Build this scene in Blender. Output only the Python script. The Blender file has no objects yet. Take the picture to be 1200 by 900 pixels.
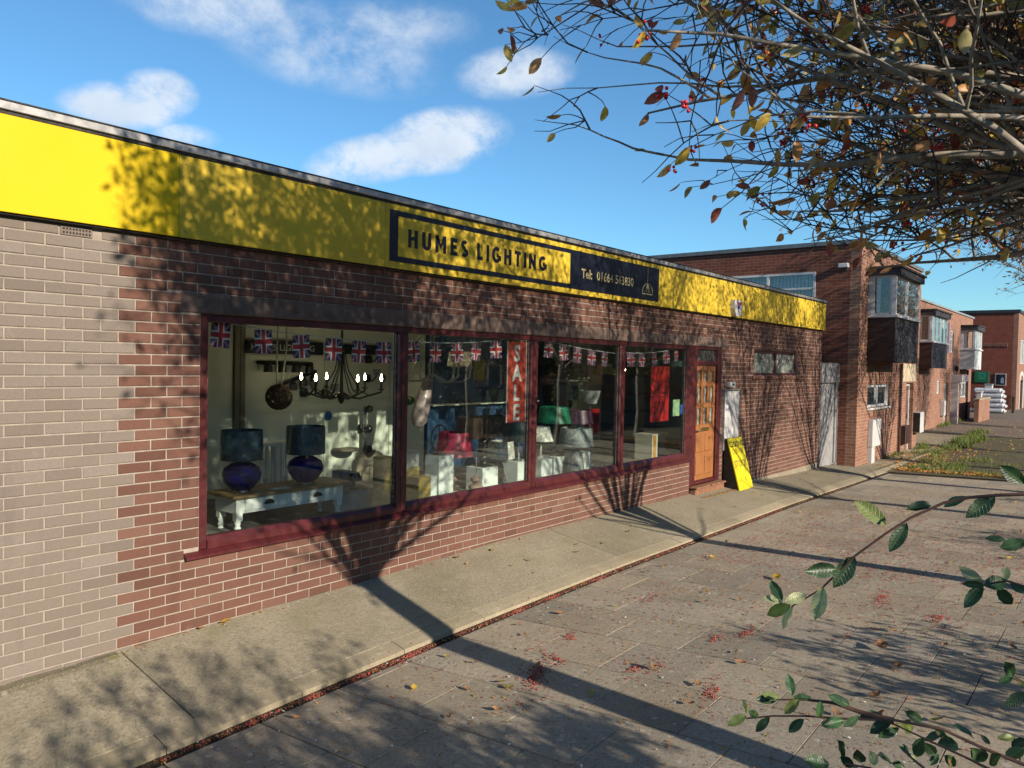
import bpy, bmesh, math, random
import numpy as np
from mathutils import Vector, Matrix, noise as mnoise

# ------------------------------------------------------------------ camera, sky, sun, exposure
scn = bpy.context.scene
COL = scn.collection
cam_d = bpy.data.cameras.new("camera")
cam = bpy.data.objects.new("camera", cam_d)
COL.objects.link(cam)
cam_d.sensor_width = 36.0
cam_d.lens = 36.0 * 892.54 / 1200.0
cam_d.clip_start = 0.05
cam_d.clip_end = 3000.0
_yaw, _pitch, _roll = 0.6818, -0.0285, 0.0201
_f = Vector((math.cos(_yaw) * math.cos(_pitch), math.sin(_yaw) * math.cos(_pitch), math.sin(_pitch)))
_r0 = Vector((math.sin(_yaw), -math.cos(_yaw), 0))
_u0 = _r0.cross(_f)
_r = _r0 * math.cos(_roll) + _u0 * math.sin(_roll)
_u = -_r0 * math.sin(_roll) + _u0 * math.cos(_roll)
CAM = Vector((-2.3253, -5.3248, 2.0205))
cam.matrix_world = Matrix(((_r.x, _u.x, -_f.x, CAM.x), (_r.y, _u.y, -_f.y, CAM.y), (_r.z, _u.z, -_f.z, CAM.z), (0, 0, 0, 1)))
scn.camera = cam

scn.view_settings.view_transform = 'Standard'
scn.view_settings.look = 'None'
scn.view_settings.gamma = 1.0
scn.view_settings.exposure = 0.80
scn.view_settings.use_curve_mapping = False

SUN_EL = math.radians(22.5)
SUN_SX = 0.18                      # the light travels (SUN_SX, 1) over the ground
_l = Vector((SUN_SX, 1.0, 0)).normalized()
LIGHT_DIR = Vector((_l.x * math.cos(SUN_EL), _l.y * math.cos(SUN_EL), -math.sin(SUN_EL)))
sun_d = bpy.data.lights.new("sun", 'SUN')
sun_d.energy = 5.0
sun_d.angle = math.radians(0.53)
sun_d.color = (1.0, 0.875, 0.71)
sun = bpy.data.objects.new("sun", sun_d)
COL.objects.link(sun)
sun.rotation_euler = LIGHT_DIR.to_track_quat('-Z', 'Y').to_euler()
sun.location = (-3, -20, 12)

world = bpy.data.worlds.new("World")
scn.world = world
world.use_nodes = True
wn, wl = world.node_tree.nodes, world.node_tree.links
for n in list(wn): wn.remove(n)
def WN(t, **kw):
    n = wn.new(t)
    for k, v in kw.items(): setattr(n, k, v)
    return n
w_out = WN('ShaderNodeOutputWorld')
w_bg = WN('ShaderNodeBackground')
w_bg.inputs['Strength'].default_value = 0.076
w_sky = WN('ShaderNodeTexSky', sky_type='NISHITA', sun_disc=False)
w_sky.sun_elevation = SUN_EL
_sd = -LIGHT_DIR
w_sky.sun_rotation = math.atan2(_sd.x, _sd.y)
w_sky.altitude = 80.0
w_sky.air_density = 1.0
w_sky.dust_density = 0.12
w_sky.ozone_density = 2.2
w_tc = WN('ShaderNodeTexCoord')
def wmath(op, a, b=None, c=None):
    n = WN('ShaderNodeMath', operation=op)
    for i, v in enumerate((a, b, c)):
        if v is None: continue
        if isinstance(v, (int, float)): n.inputs[i].default_value = v
        else: wl.new(v, n.inputs[i])
    return n.outputs[0]
def wdot(vec):
    n = WN('ShaderNodeVectorMath', operation='DOT_PRODUCT')
    wl.new(w_tc.outputs['Generated'], n.inputs[0])
    n.inputs[1].default_value = vec
    return n.outputs['Value']
w_map = WN('ShaderNodeMapping')
w_map.inputs['Scale'].default_value = (1, 1, 1.35)
wl.new(w_tc.outputs['Generated'], w_map.inputs['Vector'])
w_noise = WN('ShaderNodeTexNoise')
w_noise.inputs['Scale'].default_value = 10.0
w_noise.inputs['Detail'].default_value = 9.0
w_noise.inputs['Roughness'].default_value = 0.66
w_noise.inputs['Distortion'].default_value = 0.1
wl.new(w_map.outputs[0], w_noise.inputs['Vector'])
w_n3 = WN('ShaderNodeTexNoise')
w_n3.inputs['Scale'].default_value = 16.0
w_n3.inputs['Detail'].default_value = 6.0
wl.new(w_map.outputs[0], w_n3.inputs['Vector'])
# the clouds that drift over the roofs: direction, long half-width, short half-width, tilt, density
CLOUDS = [(0, 66.2, 16.0, 4.2, 1.7, 6, .95), (0, 64.2, 17.0, 2.8, 1.8, 10, 1.15), (0, 49.6, 14.4, 5.4, 1.9, 12, 1.05), (0, 44.6, 15.9, 5.4, 2.5, 12, 1.3),
          (0, 53.0, 21.3, 9.0, 3.2, -6, .47), (0, 48.7, 23.0, 7.0, 2.2, 6, .44), (0, 60.5, 22.9, 7.0, 2.4, 0, .55), (0, 39.3, 20.6, 4.8, 2.0, 6, .7),
          (0, 62.4, 14.7, 2.6, 1.0, 0, .6), (0, 81.0, 24.0, 8.0, 3.2, 0, .7), (0, 120.0, 28.0, 16.0, 6.0, 0, .9),
          (0, 170.0, 24.0, 14.0, 5.0, 0, .9), (0, 235.0, 34.0, 18.0, 7.0, 0, .8), (0, 300.0, 27.0, 15.0, 5.0, 0, .9)]
w_mask = None
for _, az, el, hw, hh, tilt, dens in CLOUDS:
    az, el, t = math.radians(az), math.radians(el), math.radians(tilt)
    c = Vector((math.cos(az) * math.cos(el), math.sin(az) * math.cos(el), math.sin(el)))
    a = Vector((math.sin(az), -math.cos(az), 0)); b = a.cross(c)
    a2, b2 = a * math.cos(t) + b * math.sin(t), -a * math.sin(t) + b * math.cos(t)
    u = wmath('DIVIDE', wdot(a2), math.sin(math.radians(hw)))
    v = wmath('DIVIDE', wdot(b2), math.sin(math.radians(hh)))
    rr = wmath('ADD', wmath('MULTIPLY', u, u), wmath('MULTIPLY', v, v))
    m = wmath('MULTIPLY', wmath('SUBTRACT', 1.0, rr), dens)
    m = wmath('MULTIPLY', wmath('MAXIMUM', m, 0.0), wmath('GREATER_THAN', wdot(c), 0.0))
    w_mask = m if w_mask is None else wmath('MAXIMUM', w_mask, m)
w_mask = wmath('POWER', w_mask, 0.75)
w_cl = wmath('MULTIPLY', w_mask, wmath('ADD', wmath('MULTIPLY', w_noise.outputs['Fac'], 4.0), -1.05))
w_ramp = WN('ShaderNodeMapRange', interpolation_type='SMOOTHSTEP')
w_ramp.inputs['From Min'].default_value = 0.08
w_ramp.inputs['From Max'].default_value = 1.05
w_ramp.inputs['To Max'].default_value = 0.9
wl.new(w_cl, w_ramp.inputs['Value'])
w_hsv = WN('ShaderNodeMix', data_type='RGBA', blend_type='MULTIPLY')
w_hsv.inputs[0].default_value = 1.0
wl.new(w_sky.outputs[0], w_hsv.inputs[6])
w_hsv.inputs[7].default_value = (0.66, 1.05, 1.24, 1)
w_mix = WN('ShaderNodeMix', data_type='RGBA')
wl.new(w_ramp.outputs[0], w_mix.inputs[0])
wl.new(w_hsv.outputs[2], w_mix.inputs[6])
w_cc = WN('ShaderNodeMix', data_type='RGBA')
wl.new(wmath('MULTIPLY', w_n3.outputs['Fac'], 1.0), w_cc.inputs[0])
w_cc.inputs[6].default_value = (4.2, 5.1, 6.3, 1); w_cc.inputs[7].default_value = (7.4, 7.8, 8.3, 1)
wl.new(w_cc.outputs[2], w_mix.inputs[7])
wl.new(w_mix.outputs[2], w_bg.inputs['Color'])
wl.new(w_bg.outputs[0], w_out.inputs[0])

# ------------------------------------------------------------------ helpers
RNG = random.Random(11)
WPOS = {}                           # world position of every parent (no parent is rotated unless it says so)

class MB:
    """Collects vertices and faces in world coordinates; put() links them as one mesh object."""
    def __init__(s): s.v, s.f, s.m = [], [], []
    def add(s, verts, faces, mi=0):
        b = len(s.v); s.v.extend([tuple(v) for v in verts])
        s.f.extend([tuple(b + i for i in f) for f in faces]); s.m.extend([mi] * len(faces)); return s
    def box(s, x0, x1, y0, y1, z0, z1, mi=0, rot=None, c=None, ch=0.0):
        if ch > 0:
            return s.chbox(x0, x1, y0, y1, z0, z1, ch, mi, rot, c)
        vs = [(x, y, z) for z in (z0, z1) for y in (y0, y1) for x in (x0, x1)]
        if rot is not None:
            o = Vector(c if c else ((x0 + x1) / 2, (y0 + y1) / 2, (z0 + z1) / 2))
            vs = [tuple(rot @ (Vector(v) - o) + o) for v in vs]
        return s.add(vs, [(0, 2, 3, 1), (4, 5, 7, 6), (0, 1, 5, 4), (2, 6, 7, 3), (0, 4, 6, 2), (1, 3, 7, 5)], mi)
    def chbox(s, x0, x1, y0, y1, z0, z1, ch, mi=0, rot=None, c=None):
        bm = bmesh.new()
        bmesh.ops.create_cube(bm, size=1.0)
        for v in bm.verts:
            v.co = Vector(((x0 + x1) / 2 + v.co.x * (x1 - x0), (y0 + y1) / 2 + v.co.y * (y1 - y0), (z0 + z1) / 2 + v.co.z * (z1 - z0)))
        bmesh.ops.bevel(bm, geom=list(bm.edges), offset=min(ch, .45 * min(x1 - x0, y1 - y0, z1 - z0)), segments=1, affect='EDGES')
        vs = [v.co.copy() for v in bm.verts]
        if rot is not None:
            o = Vector(c if c else ((x0 + x1) / 2, (y0 + y1) / 2, (z0 + z1) / 2))
            vs = [rot @ (v - o) + o for v in vs]
        bm.verts.index_update()
        s.add(vs, [[v.index for v in f.verts] for f in bm.faces], mi); bm.free(); return s
    def tube(s, pts, rad, sides=6, mi=0, cap=True):
        pts = [Vector(p) for p in pts]; n = len(pts)
        if isinstance(rad, (int, float)): rad = [rad] * n
        ref = Vector((0, 0, 1)); vs = []
        up = None
        for i, p in enumerate(pts):
            t = (pts[min(i + 1, n - 1)] - pts[max(i - 1, 0)])
            t = t.normalized() if t.length > 1e-9 else ref
            if up is None: up = t.orthogonal().normalized()
            up = (up - t * up.dot(t)); up = up.normalized() if up.length > 1e-6 else t.orthogonal().normalized()
            w = t.cross(up)
            for k in range(sides):
                a = 2 * math.pi * k / sides
                vs.append(p + (up * math.cos(a) + w * math.sin(a)) * rad[i])
        fs = [(i * sides + k, i * sides + (k + 1) % sides, (i + 1) * sides + (k + 1) % sides, (i + 1) * sides + k) for i in range(n - 1) for k in range(sides)]
        if cap: fs += [tuple(range(sides - 1, -1, -1)), tuple((n - 1) * sides + k for k in range(sides))]
        return s.add(vs, fs, mi)
    def lathe(s, x, y, prof, sides=20, mi=0, cap=True):
        vs = [(x + r * math.cos(2 * math.pi * k / sides), y + r * math.sin(2 * math.pi * k / sides), z) for r, z in prof for k in range(sides)]
        n = len(prof)
        fs = [(i * sides + k, i * sides + (k + 1) % sides, (i + 1) * sides + (k + 1) % sides, (i + 1) * sides + k) for i in range(n - 1) for k in range(sides)]
        if cap: fs += [tuple(range(sides - 1, -1, -1)), tuple((n - 1) * sides + k for k in range(sides))]
        return s.add(vs, fs, mi)
    def prism(s, poly, a0, a1, axis='y', mi=0):
        """poly: (u, w) outline; axis y: u=x, w=z, extruded y a0..a1; axis x: u=y, w=z; axis z: u=x, w=y"""
        P = {'y': lambda u, w, a: (u, a, w), 'x': lambda u, w, a: (a, u, w), 'z': lambda u, w, a: (u, w, a)}[axis]
        n = len(poly)
        vs = [P(u, w, a0) for u, w in poly] + [P(u, w, a1) for u, w in poly]
        fs = [tuple(range(n)), tuple(range(2 * n - 1, n - 1, -1))] + [(i, (i + 1) % n, n + (i + 1) % n, n + i) for i in range(n)]
        return s.add(vs, fs, mi)
    def ball(s, c, r, mi=0, seg=8, rings=5, sc=(1, 1, 1)):
        vs = [(c[0], c[1], c[2] - r * sc[2])]
        for i in range(1, rings):
            a = -math.pi / 2 + math.pi * i / rings
            for k in range(seg):
                b = 2 * math.pi * k / seg
                vs.append((c[0] + r * sc[0] * math.cos(a) * math.cos(b), c[1] + r * sc[1] * math.cos(a) * math.sin(b), c[2] + r * sc[2] * math.sin(a)))
        vs.append((c[0], c[1], c[2] + r * sc[2])); e = len(vs) - 1
        fs = [(0, 1 + (k + 1) % seg, 1 + k) for k in range(seg)]
        for i in range(rings - 2):
            fs += [(1 + i * seg + k, 1 + i * seg + (k + 1) % seg, 1 + (i + 1) * seg + (k + 1) % seg, 1 + (i + 1) * seg + k) for k in range(seg)]
        fs += [(1 + (rings - 2) * seg + k, 1 + (rings - 2) * seg + (k + 1) % seg, e) for k in range(seg)]
        return s.add(vs, fs, mi)
    def quad(s, a, b, c, d, mi=0): return s.add([a, b, c, d], [(0, 1, 2, 3)], mi)
    def wallgrid(s, u0, u1, w0, w1, holes, a0, a1, axis='y', mi=0):
        """a slab with rectangular openings (u, w rectangles), its reveals closed"""
        us = sorted({u0, u1, *[h for q in holes for h in q[:2] if u0 < h < u1]}); ws = sorted({w0, w1, *[h for q in holes for h in q[2:] if w0 < h < w1]})
        inside = lambda u, w: any(q[0] < u < q[1] and q[2] < w < q[3] for q in holes)
        solid = {}
        for i in range(len(us) - 1):
            for j in range(len(ws) - 1):
                solid[i, j] = not inside((us[i] + us[i + 1]) / 2, (ws[j] + ws[j + 1]) / 2)
        P = (lambda u, w, a: (u, a, w)) if axis == 'y' else (lambda u, w, a: (a, u, w))
        for (i, j), ok in solid.items():
            if not ok: continue
            A, B, Cc, D = us[i], us[i + 1], ws[j], ws[j + 1]
            fr = [P(A, Cc, a0), P(B, Cc, a0), P(B, D, a0), P(A, D, a0)]; bk = [P(A, Cc, a1), P(B, Cc, a1), P(B, D, a1), P(A, D, a1)]
            s.quad(*fr, mi); s.quad(*bk[::-1], mi)
            for di, dj, e in ((-1, 0, (0, 3)), (1, 0, (1, 2)), (0, -1, (0, 1)), (0, 1, (3, 2))):
                if not solid.get((i + di, j + dj), False):
                    p, q = e; s.quad(fr[p], fr[q], bk[q], bk[p], mi)
        return s
    def mesh(s, name, mats, off=(0, 0, 0), smooth=False):
        me = bpy.data.meshes.new(name)
        V = np.array(s.v, dtype=np.float64).reshape(-1, 3) - np.array(off)
        me.from_pydata(V.tolist(), [], s.f)
        for m in (mats if isinstance(mats, (list, tuple)) else [mats]): me.materials.append(m)
        if any(s.m): me.polygons.foreach_set('material_index', s.m)
        if smooth: me.polygons.foreach_set('use_smooth', [True] * len(me.polygons))
        me.update(); return me

def tag(o, label=None, cat=None, group=None, kind=None):
    for k, v in (('label', label), ('category', cat), ('group', group), ('kind', kind)):
        if v: o[k] = v
    return o
def thing(name, loc, label, cat, group=None, kind=None):
    o = bpy.data.objects.new(name, None); COL.objects.link(o)
    o.location = loc; o.empty_display_size = .1; WPOS[o] = Vector(loc)
    return tag(o, label, cat, group, kind)
def put(mb, name, mats, parent=None, smooth=False, label=None, cat=None, group=None, kind=None, loc=None, fix=True):
    off = WPOS[parent] if parent is not None else Vector(loc if loc else (0, 0, 0))
    me = mb.mesh(name, mats, off, smooth)
    if fix:
        bm = bmesh.new(); bm.from_mesh(me); bmesh.ops.recalc_face_normals(bm, faces=bm.faces); bm.to_mesh(me); bm.free()
    if smooth:
        me.set_sharp_from_angle(angle=math.radians(40))
    o = bpy.data.objects.new(name, me); COL.objects.link(o)
    if parent is not None:
        o.parent = parent; WPOS[o] = WPOS[parent]
    else:
        o.location = off; WPOS[o] = off
    return tag(o, label, cat, group, kind)
def inst(name, me, parent, loc, rot=None, scale=None):
    o = bpy.data.objects.new(name, me); COL.objects.link(o)
    o.parent = parent; o.location = Vector(loc) - (WPOS[parent] if parent is not None else Vector())
    if rot is not None: o.rotation_euler = rot
    if scale is not None: o.scale = scale
    return o
def kids(o): return [c for c in COL.objects if c.parent == o] if False else list(o.children)
def dup(root, loc, rz=0.0, label=None, scale=None):
    c = root.copy(); COL.objects.link(c); c.location = loc
    e = root.rotation_euler.copy(); e.z += rz; c.rotation_euler = e
    if scale: c.scale = (scale,) * 3
    if label: c['label'] = label
    def rec(a, b):
        for ch in list(a.children):
            d = ch.copy(); COL.objects.link(d); d.parent = b; rec(ch, d)
    rec(root, c); WPOS[c] = Vector(loc); return c

FONT = None
def text_mb(body, size, x, y, z, extrude=.004, bold=0.0, align='LEFT', xs=1.0, spacing=1.0, ry=0.0):
    """lettering standing in the plane y = const, read from -y; returns an MB in world coordinates"""
    cu = bpy.data.curves.new("lettering", 'FONT'); cu.body = body; cu.size = size; cu.align_x = align
    cu.extrude = extrude; cu.offset = bold; cu.space_character = spacing; cu.resolution_u = 3
    o = bpy.data.objects.new("lettering", cu); COL.objects.link(o)
    dg = bpy.context.evaluated_depsgraph_get()
    me = bpy.data.meshes.new_from_object(o.evaluated_get(dg))
    mb = MB()
    mb.add([(x + v.co.x * xs, y - v.co.z, z + v.co.y) for v in me.vertices], [tuple(p.vertices) for p in me.polygons])
    bpy.data.objects.remove(o); bpy.data.meshes.remove(me); bpy.data.curves.remove(cu)
    return mb

# ------------------------------------------------------------------ materials
KA = 0.62                           # base colours for this exposure
class NT:
    def __init__(s, name):
        s.mat = bpy.data.materials.new(name); s.mat.use_nodes = True
        s.n, s.l = s.mat.node_tree.nodes, s.mat.node_tree.links
        s.b = s.n['Principled BSDF']; s.out = s.n['Material Output']
    def new(s, t, **kw):
        n = s.n.new(t)
        for k, v in kw.items(): setattr(n, k, v)
        return n
    def link(s, a, b): s.l.new(a, b)
    def set(s, n, key, v):
        if isinstance(v, (int, float, tuple)): n.inputs[key].default_value = v
        else: s.link(v, n.inputs[key])
    def math(s, op, a, b=None, c=None, clamp=False):
        n = s.new('ShaderNodeMath', operation=op, use_clamp=clamp)
        for i, v in enumerate((a, b, c)):
            if v is not None: s.set(n, i, v)
        return n.outputs[0]
    def pos(s):
        return s.new('ShaderNodeNewGeometry').outputs['Position']
    def noise(s, vec, scale, detail=4.0, rough=.55, dist=0.0, sc=None):
        if sc:
            m = s.new('ShaderNodeMapping'); m.inputs['Scale'].default_value = sc; s.link(vec, m.inputs['Vector']); vec = m.outputs[0]
        n = s.new('ShaderNodeTexNoise'); n.inputs['Scale'].default_value = scale; n.inputs['Detail'].default_value = detail
        n.inputs['Roughness'].default_value = rough; n.inputs['Distortion'].default_value = dist
        s.link(vec, n.inputs['Vector']); return n.outputs['Fac']
    def ramp(s, fac, stops):
        n = s.new('ShaderNodeValToRGB'); cr = n.color_ramp
        while len(cr.elements) < len(stops): cr.elements.new(.5)
        for e, (p, c) in zip(cr.elements, stops): e.position = p; e.color = (*c, 1)
        s.link(fac, n.inputs[0]); return n.outputs[0]
    def rng(s, fac, a, b, c=0.0, d=1.0, smooth=True):
        n = s.new('ShaderNodeMapRange', interpolation_type='SMOOTHSTEP' if smooth else 'LINEAR')
        for k, v in (('From Min', a), ('From Max', b), ('To Min', c), ('To Max', d)): n.inputs[k].default_value = v
        s.link(fac, n.inputs['Value']); return n.outputs[0]
    def mix(s, fac, a, b, blend='MIX'):
        n = s.new('ShaderNodeMix', data_type='RGBA', blend_type=blend)
        for i, v in ((0, fac), (6, a), (7, b)):
            if isinstance(v, tuple): v = (*v, 1) if len(v) == 3 else v
            s.set(n, i, v)
        return n.outputs[2]
    def bump(s, h, strength=.3, dist=.01):
        n = s.new('ShaderNodeBump'); n.inputs['Strength'].default_value = strength; n.inputs['Distance'].default_value = dist
        s.link(h, n.inputs['Height']); s.link(n.outputs[0], s.b.inputs['Normal']); return n
    def base(s, v, rough=None, metal=None, spec=None):
        s.set(s.b, 'Base Color', (*v, 1) if isinstance(v, tuple) and len(v) == 3 else v)
        if rough is not None: s.set(s.b, 'Roughness', rough)
        if metal is not None: s.set(s.b, 'Metallic', metal)
        if spec is not None: s.set(s.b, 'Specular IOR Level', spec)
        return s.mat

def paint(name, col, rough=.5, var=.12, scale=6.0, bump=.05, bscale=120.0, metal=0.0, dirt=0.0, dirtcol=(.12, .1, .07), spec=.5, sc=None):
    t = NT(name); p = t.pos(); col = tuple(c * KA for c in col); dirtcol = tuple(c * KA for c in dirtcol)
    a = t.noise(p, scale, 5, .6, .2, sc)
    d = tuple(c * (1 - var * 1.6) for c in col); l = tuple(min(1, c * (1 + var)) for c in col)
    c = t.ramp(a, [(.3, d), (.7, l)])
    if dirt > 0:
        c = t.mix(t.math('MULTIPLY', t.rng(t.noise(p, scale * 2.3, 8, .7, .6), .48, .75), dirt), c, dirtcol)
    if bump: t.bump(t.noise(p, bscale, 3), bump, .004)
    rr = t.rng(t.noise(p, scale * 3, 3), .3, .7, max(.02, rough - .08), min(1, rough + .1))
    return t.base(c, rr, metal, spec)

def brick_piece(name, lo, mid, hi, soot):
    """one colour per brick from the bond's own grid (225 x 75 mm), with sanded grain"""
    t = NT(name); p = t.pos(); lo, mid, hi, soot = [tuple(c * KA for c in q) for q in (lo, mid, hi, soot)]
    s = t.new('ShaderNodeSeparateXYZ'); t.link(p, s.inputs[0])
    row = t.math('FLOOR', t.math('DIVIDE', s.outputs[2], .075))
    odd = t.math('MULTIPLY', t.math('FLOORED_MODULO', row, 2.0), .1125)
    colm = t.math('FLOOR', t.math('DIVIDE', t.math('SUBTRACT', s.outputs[0], odd), .225))
    cv = t.new('ShaderNodeCombineXYZ'); t.link(colm, cv.inputs[0]); t.link(row, cv.inputs[1])
    wn_ = t.new('ShaderNodeTexWhiteNoise', noise_dimensions='2D'); t.link(cv.outputs[0], wn_.inputs['Vector'])
    c = t.ramp(wn_.outputs['Value'], [(0, lo), (.35, mid), (.75, mid), (1, hi)])
    big = t.noise(p, 1.1, 4, .6)
    c = t.mix(t.rng(big, .4, .75, 0, .35), c, soot)
    fine = t.noise(p, 55, 6, .7)
    c = t.mix(t.rng(fine, .3, .75, 0, .32), c, tuple(x * .6 for x in mid))
    spk = t.noise(p, 260, 2, .5)
    c = t.mix(t.rng(spk, .58, .72, 0, .35), c, tuple(min(1, x * 1.5) for x in hi))
    st = t.noise(p, 2.6, 5, .65, .3, (1.6, 1, .22))
    c = t.mix(t.rng(st, .56, .78, 0, .38), c, tuple(x * .55 for x in mid))
    c = t.mix(t.rng(t.noise(p, 3.1, 6, .7, .8), .62, .80, 0, .30), c, tuple(min(1, x * 1.5 + .06) for x in hi))
    t.bump(t.math('ADD', t.noise(p, 120, 5, .7), t.math('MULTIPLY', fine, .8)), .7, .004)
    return t.base(c, .92, 0, .25)
def brick_wall(name, c1, c2, mort, bw=.225, bh=.075, ms=.011, eff=.3):
    c1, c2, mort = [tuple(c * KA for c in q) for q in (c1, c2, mort)]
    t = NT(name); g = t.new('ShaderNodeNewGeometry'); s = t.new('ShaderNodeSeparateXYZ'); t.link(g.outputs['Position'], s.inputs[0])
    sn = t.new('ShaderNodeSeparateXYZ'); t.link(g.outputs['True Normal'], sn.inputs[0])
    isx = t.math('GREATER_THAN', t.math('ABSOLUTE', sn.outputs[0]), .5)
    u = t.math('ADD', t.math('MULTIPLY', s.outputs[1], isx), t.math('MULTIPLY', s.outputs[0], t.math('SUBTRACT', 1.0, isx)))
    cv = t.new('ShaderNodeCombineXYZ'); t.link(u, cv.inputs[0]); t.link(s.outputs[2], cv.inputs[1])
    b = t.new('ShaderNodeTexBrick'); t.link(cv.outputs[0], b.inputs['Vector'])
    b.inputs['Scale'].default_value = 1.0; b.inputs['Brick Width'].default_value = bw; b.inputs['Row Height'].default_value = bh
    b.inputs['Mortar Size'].default_value = ms / 2; b.inputs['Mortar Smooth'].default_value = .15; b.inputs['Bias'].default_value = -.1
    b.inputs['Color1'].default_value = (*c1, 1); b.inputs['Color2'].default_value = (*c2, 1); b.inputs['Mortar'].default_value = (*mort, 1)
    p = g.outputs['Position']
    c = t.mix(t.rng(t.noise(p, 1.3, 5, .6), .42, .8, 0, .4), b.outputs['Color'], tuple(x * .55 for x in c1))
    c = t.mix(t.rng(t.noise(p, 40, 4, .7), .45, .8, 0, eff), c, tuple(min(1, x * 1.5) for x in c2))
    t.bump(t.math('ADD', t.math('MULTIPLY', b.outputs['Fac'], -1.0), t.math('MULTIPLY', t.noise(p, 90, 4), .4)), .6, .008)
    return t.base(c, .9, 0, .25)

def glass(name, tint=(.93, .97, .95), refl=1.0, dirt=.05):
    t = NT(name); t.n.remove(t.b)
    tr = t.new('ShaderNodeBsdfTransparent'); tr.inputs[0].default_value = (*tint, 1)
    gl = t.new('ShaderNodeBsdfGlossy'); gl.inputs['Roughness'].default_value = .006; gl.inputs[0].default_value = (1, 1, 1, 1)
    fr = t.new('ShaderNodeFresnel'); fr.inputs['IOR'].default_value = 1.5
    m = t.new('ShaderNodeMixShader'); t.link(t.math('MULTIPLY', fr.outputs[0], refl, clamp=True), m.inputs[0])
    t.link(tr.outputs[0], m.inputs[1]); t.link(gl.outputs[0], m.inputs[2])
    df = t.new('ShaderNodeBsdfDiffuse'); df.inputs[0].default_value = (.6, .6, .56, 1)
    m2 = t.new('ShaderNodeMixShader'); t.link(t.rng(t.noise(t.pos(), 9, 6, .7), .4, .85, dirt * .4, dirt * 2), m2.inputs[0])
    t.link(m.outputs[0], m2.inputs[1]); t.link(df.outputs[0], m2.inputs[2])
    t.link(m2.outputs[0], t.out.inputs[0]); return t.mat

def leafmat(name, top, back, trans=.35, rough=.45, veins=False, bias=None):
    t = NT(name); g = t.new('ShaderNodeNewGeometry')
    oi = t.new('ShaderNodeObjectInfo')
    p = g.outputs['Position']
    k = t.rng(t.noise(p, 30, 4, .6), .3, .7, .62, 1.25)
    rv = t.math('ADD', .8, t.math('MULTIPLY', oi.outputs['Random'], .4))
    c0 = t.mix(g.outputs['Backfacing'], top, back)
    c = t.new('ShaderNodeVectorMath', operation='SCALE'); t.link(c0, c.inputs[0]); t.link(t.math('MULTIPLY', k, rv), c.inputs['Scale'])
    c = c.outputs[0]
    t.base(c, rough, 0, .5)
    if veins: t.bump(t.noise(p, 160, 3), .4, .003)
    tl = t.new('ShaderNodeBsdfTranslucent'); t.link(c, tl.inputs[0])
    m = t.new('ShaderNodeMixShader'); m.inputs[0].default_value = trans
    t.link(t.b.outputs[0], m.inputs[1]); t.link(tl.outputs[0], m.inputs[2]); t.link(m.outputs[0], t.out.inputs[0])
    return t.mat

M = {}
M['grey_brick'] = brick_piece('grey_brick', (.225, .184, .155), (.272, .225, .192), (.31, .264, .23), (.24, .19, .165))
M['red_brick'] = brick_piece('red_brick', (.150, .072, .054), (.205, .099, .073), (.25, .135, .10), (.13, .066, .054))
M['mortar'] = paint('mortar', (.455, .385, .32), .95, .16, 9, .5, 160, dirt=.55, dirtcol=(.24, .19, .15))
M['house_brick'] = brick_wall('house_brick', (.20, .060, .042), (.29, .105, .066), (.30, .22, .17))  # front brick darkened in colour for the shaded side walls
M['house_brick_light'] = brick_wall('house_brick_light', (.30, .13, .09), (.40, .205, .14), (.48, .4, .3), eff=.5)  # lighter copy of the same brick for the sunlit fronts
M['hall_brick'] = brick_wall('hall_brick', (.24, .06, .04), (.31, .085, .055), (.30, .16, .12), eff=.15)  # dark red carries the shade on the hall's end wall
M['lintel'] = paint('lintel', (.185, .125, .098), .9, .3, 7, .5, 90, dirt=.5, dirtcol=(.05, .04, .035))
M['maroon'] = paint('maroon_paint', (.105, .018, .02), .38, .25, 5, .15, 70, dirt=.3, dirtcol=(.05, .02, .02))
M['yellow'] = paint('yellow_panel', (.88, .615, .014), .6, .03, 1.2, .03, 40, dirt=.05, dirtcol=(.5, .4, .02), spec=.18)
M['yellow_faded'] = paint('faded_yellow_panel', (.88, .62, .055), .55, .06, 1.6, .03, 40, dirt=.26, dirtcol=(.5, .38, .06), spec=.25)
M['navy'] = paint('navy_vinyl', (.008, .012, .028), .35, .15, 3, 0)
M['gold_ink'] = paint('gold_vinyl', (.62, .53, .27), .5, .08, 3, 0)
M['trim'] = paint('aluminium_trim', (.62, .62, .62), .4, .15, 4, .1, 60, metal=.55, dirt=.35, dirtcol=(.2, .2, .2))
M['felt'] = paint('roof_felt', (.05, .052, .055), .95, .3, 6, .6, 90)
M['white_paint'] = paint('white_paint', (.78, .77, .74), .5, .06, 6, .08, 80, dirt=.12, dirtcol=(.4, .37, .32))
M['white_plastic'] = paint('white_plastic', (.75, .76, .77), .35, .05, 8, 0, dirt=.08, dirtcol=(.4, .38, .33))
M['offwhite'] = paint('offwhite_board', (.74, .74, .74), .5, .06, 3, .05, 40, dirt=.15, dirtcol=(.45, .4, .35))
M['black'] = paint('black_metal', (.014, .013, .012), .4, .25, 10, .1, 80)
M['dark'] = paint('dark_recess', (.02, .018, .016), .9, .2, 10, 0)
M['glass'] = glass('window_glass', refl=.30, dirt=.0008)
M['glass_house'] = glass('house_glass', (.92, .96, .98), 1.7, .02)
M['glass_frosted'] = glass('frosted_glass', (.55, .62, .6), 1.2, .3)
M['steel'] = paint('brushed_steel', (.55, .54, .52), .3, .1, 12, .05, 150, metal=.9)
M['wall_in'] = paint('shop_wall', (1.08, 1.13, .95), .8, .05, 2, .05, 60)
M['post'] = paint('shelf_upright', (.34, .30, .22), .6, .1, 9, 0)
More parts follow.
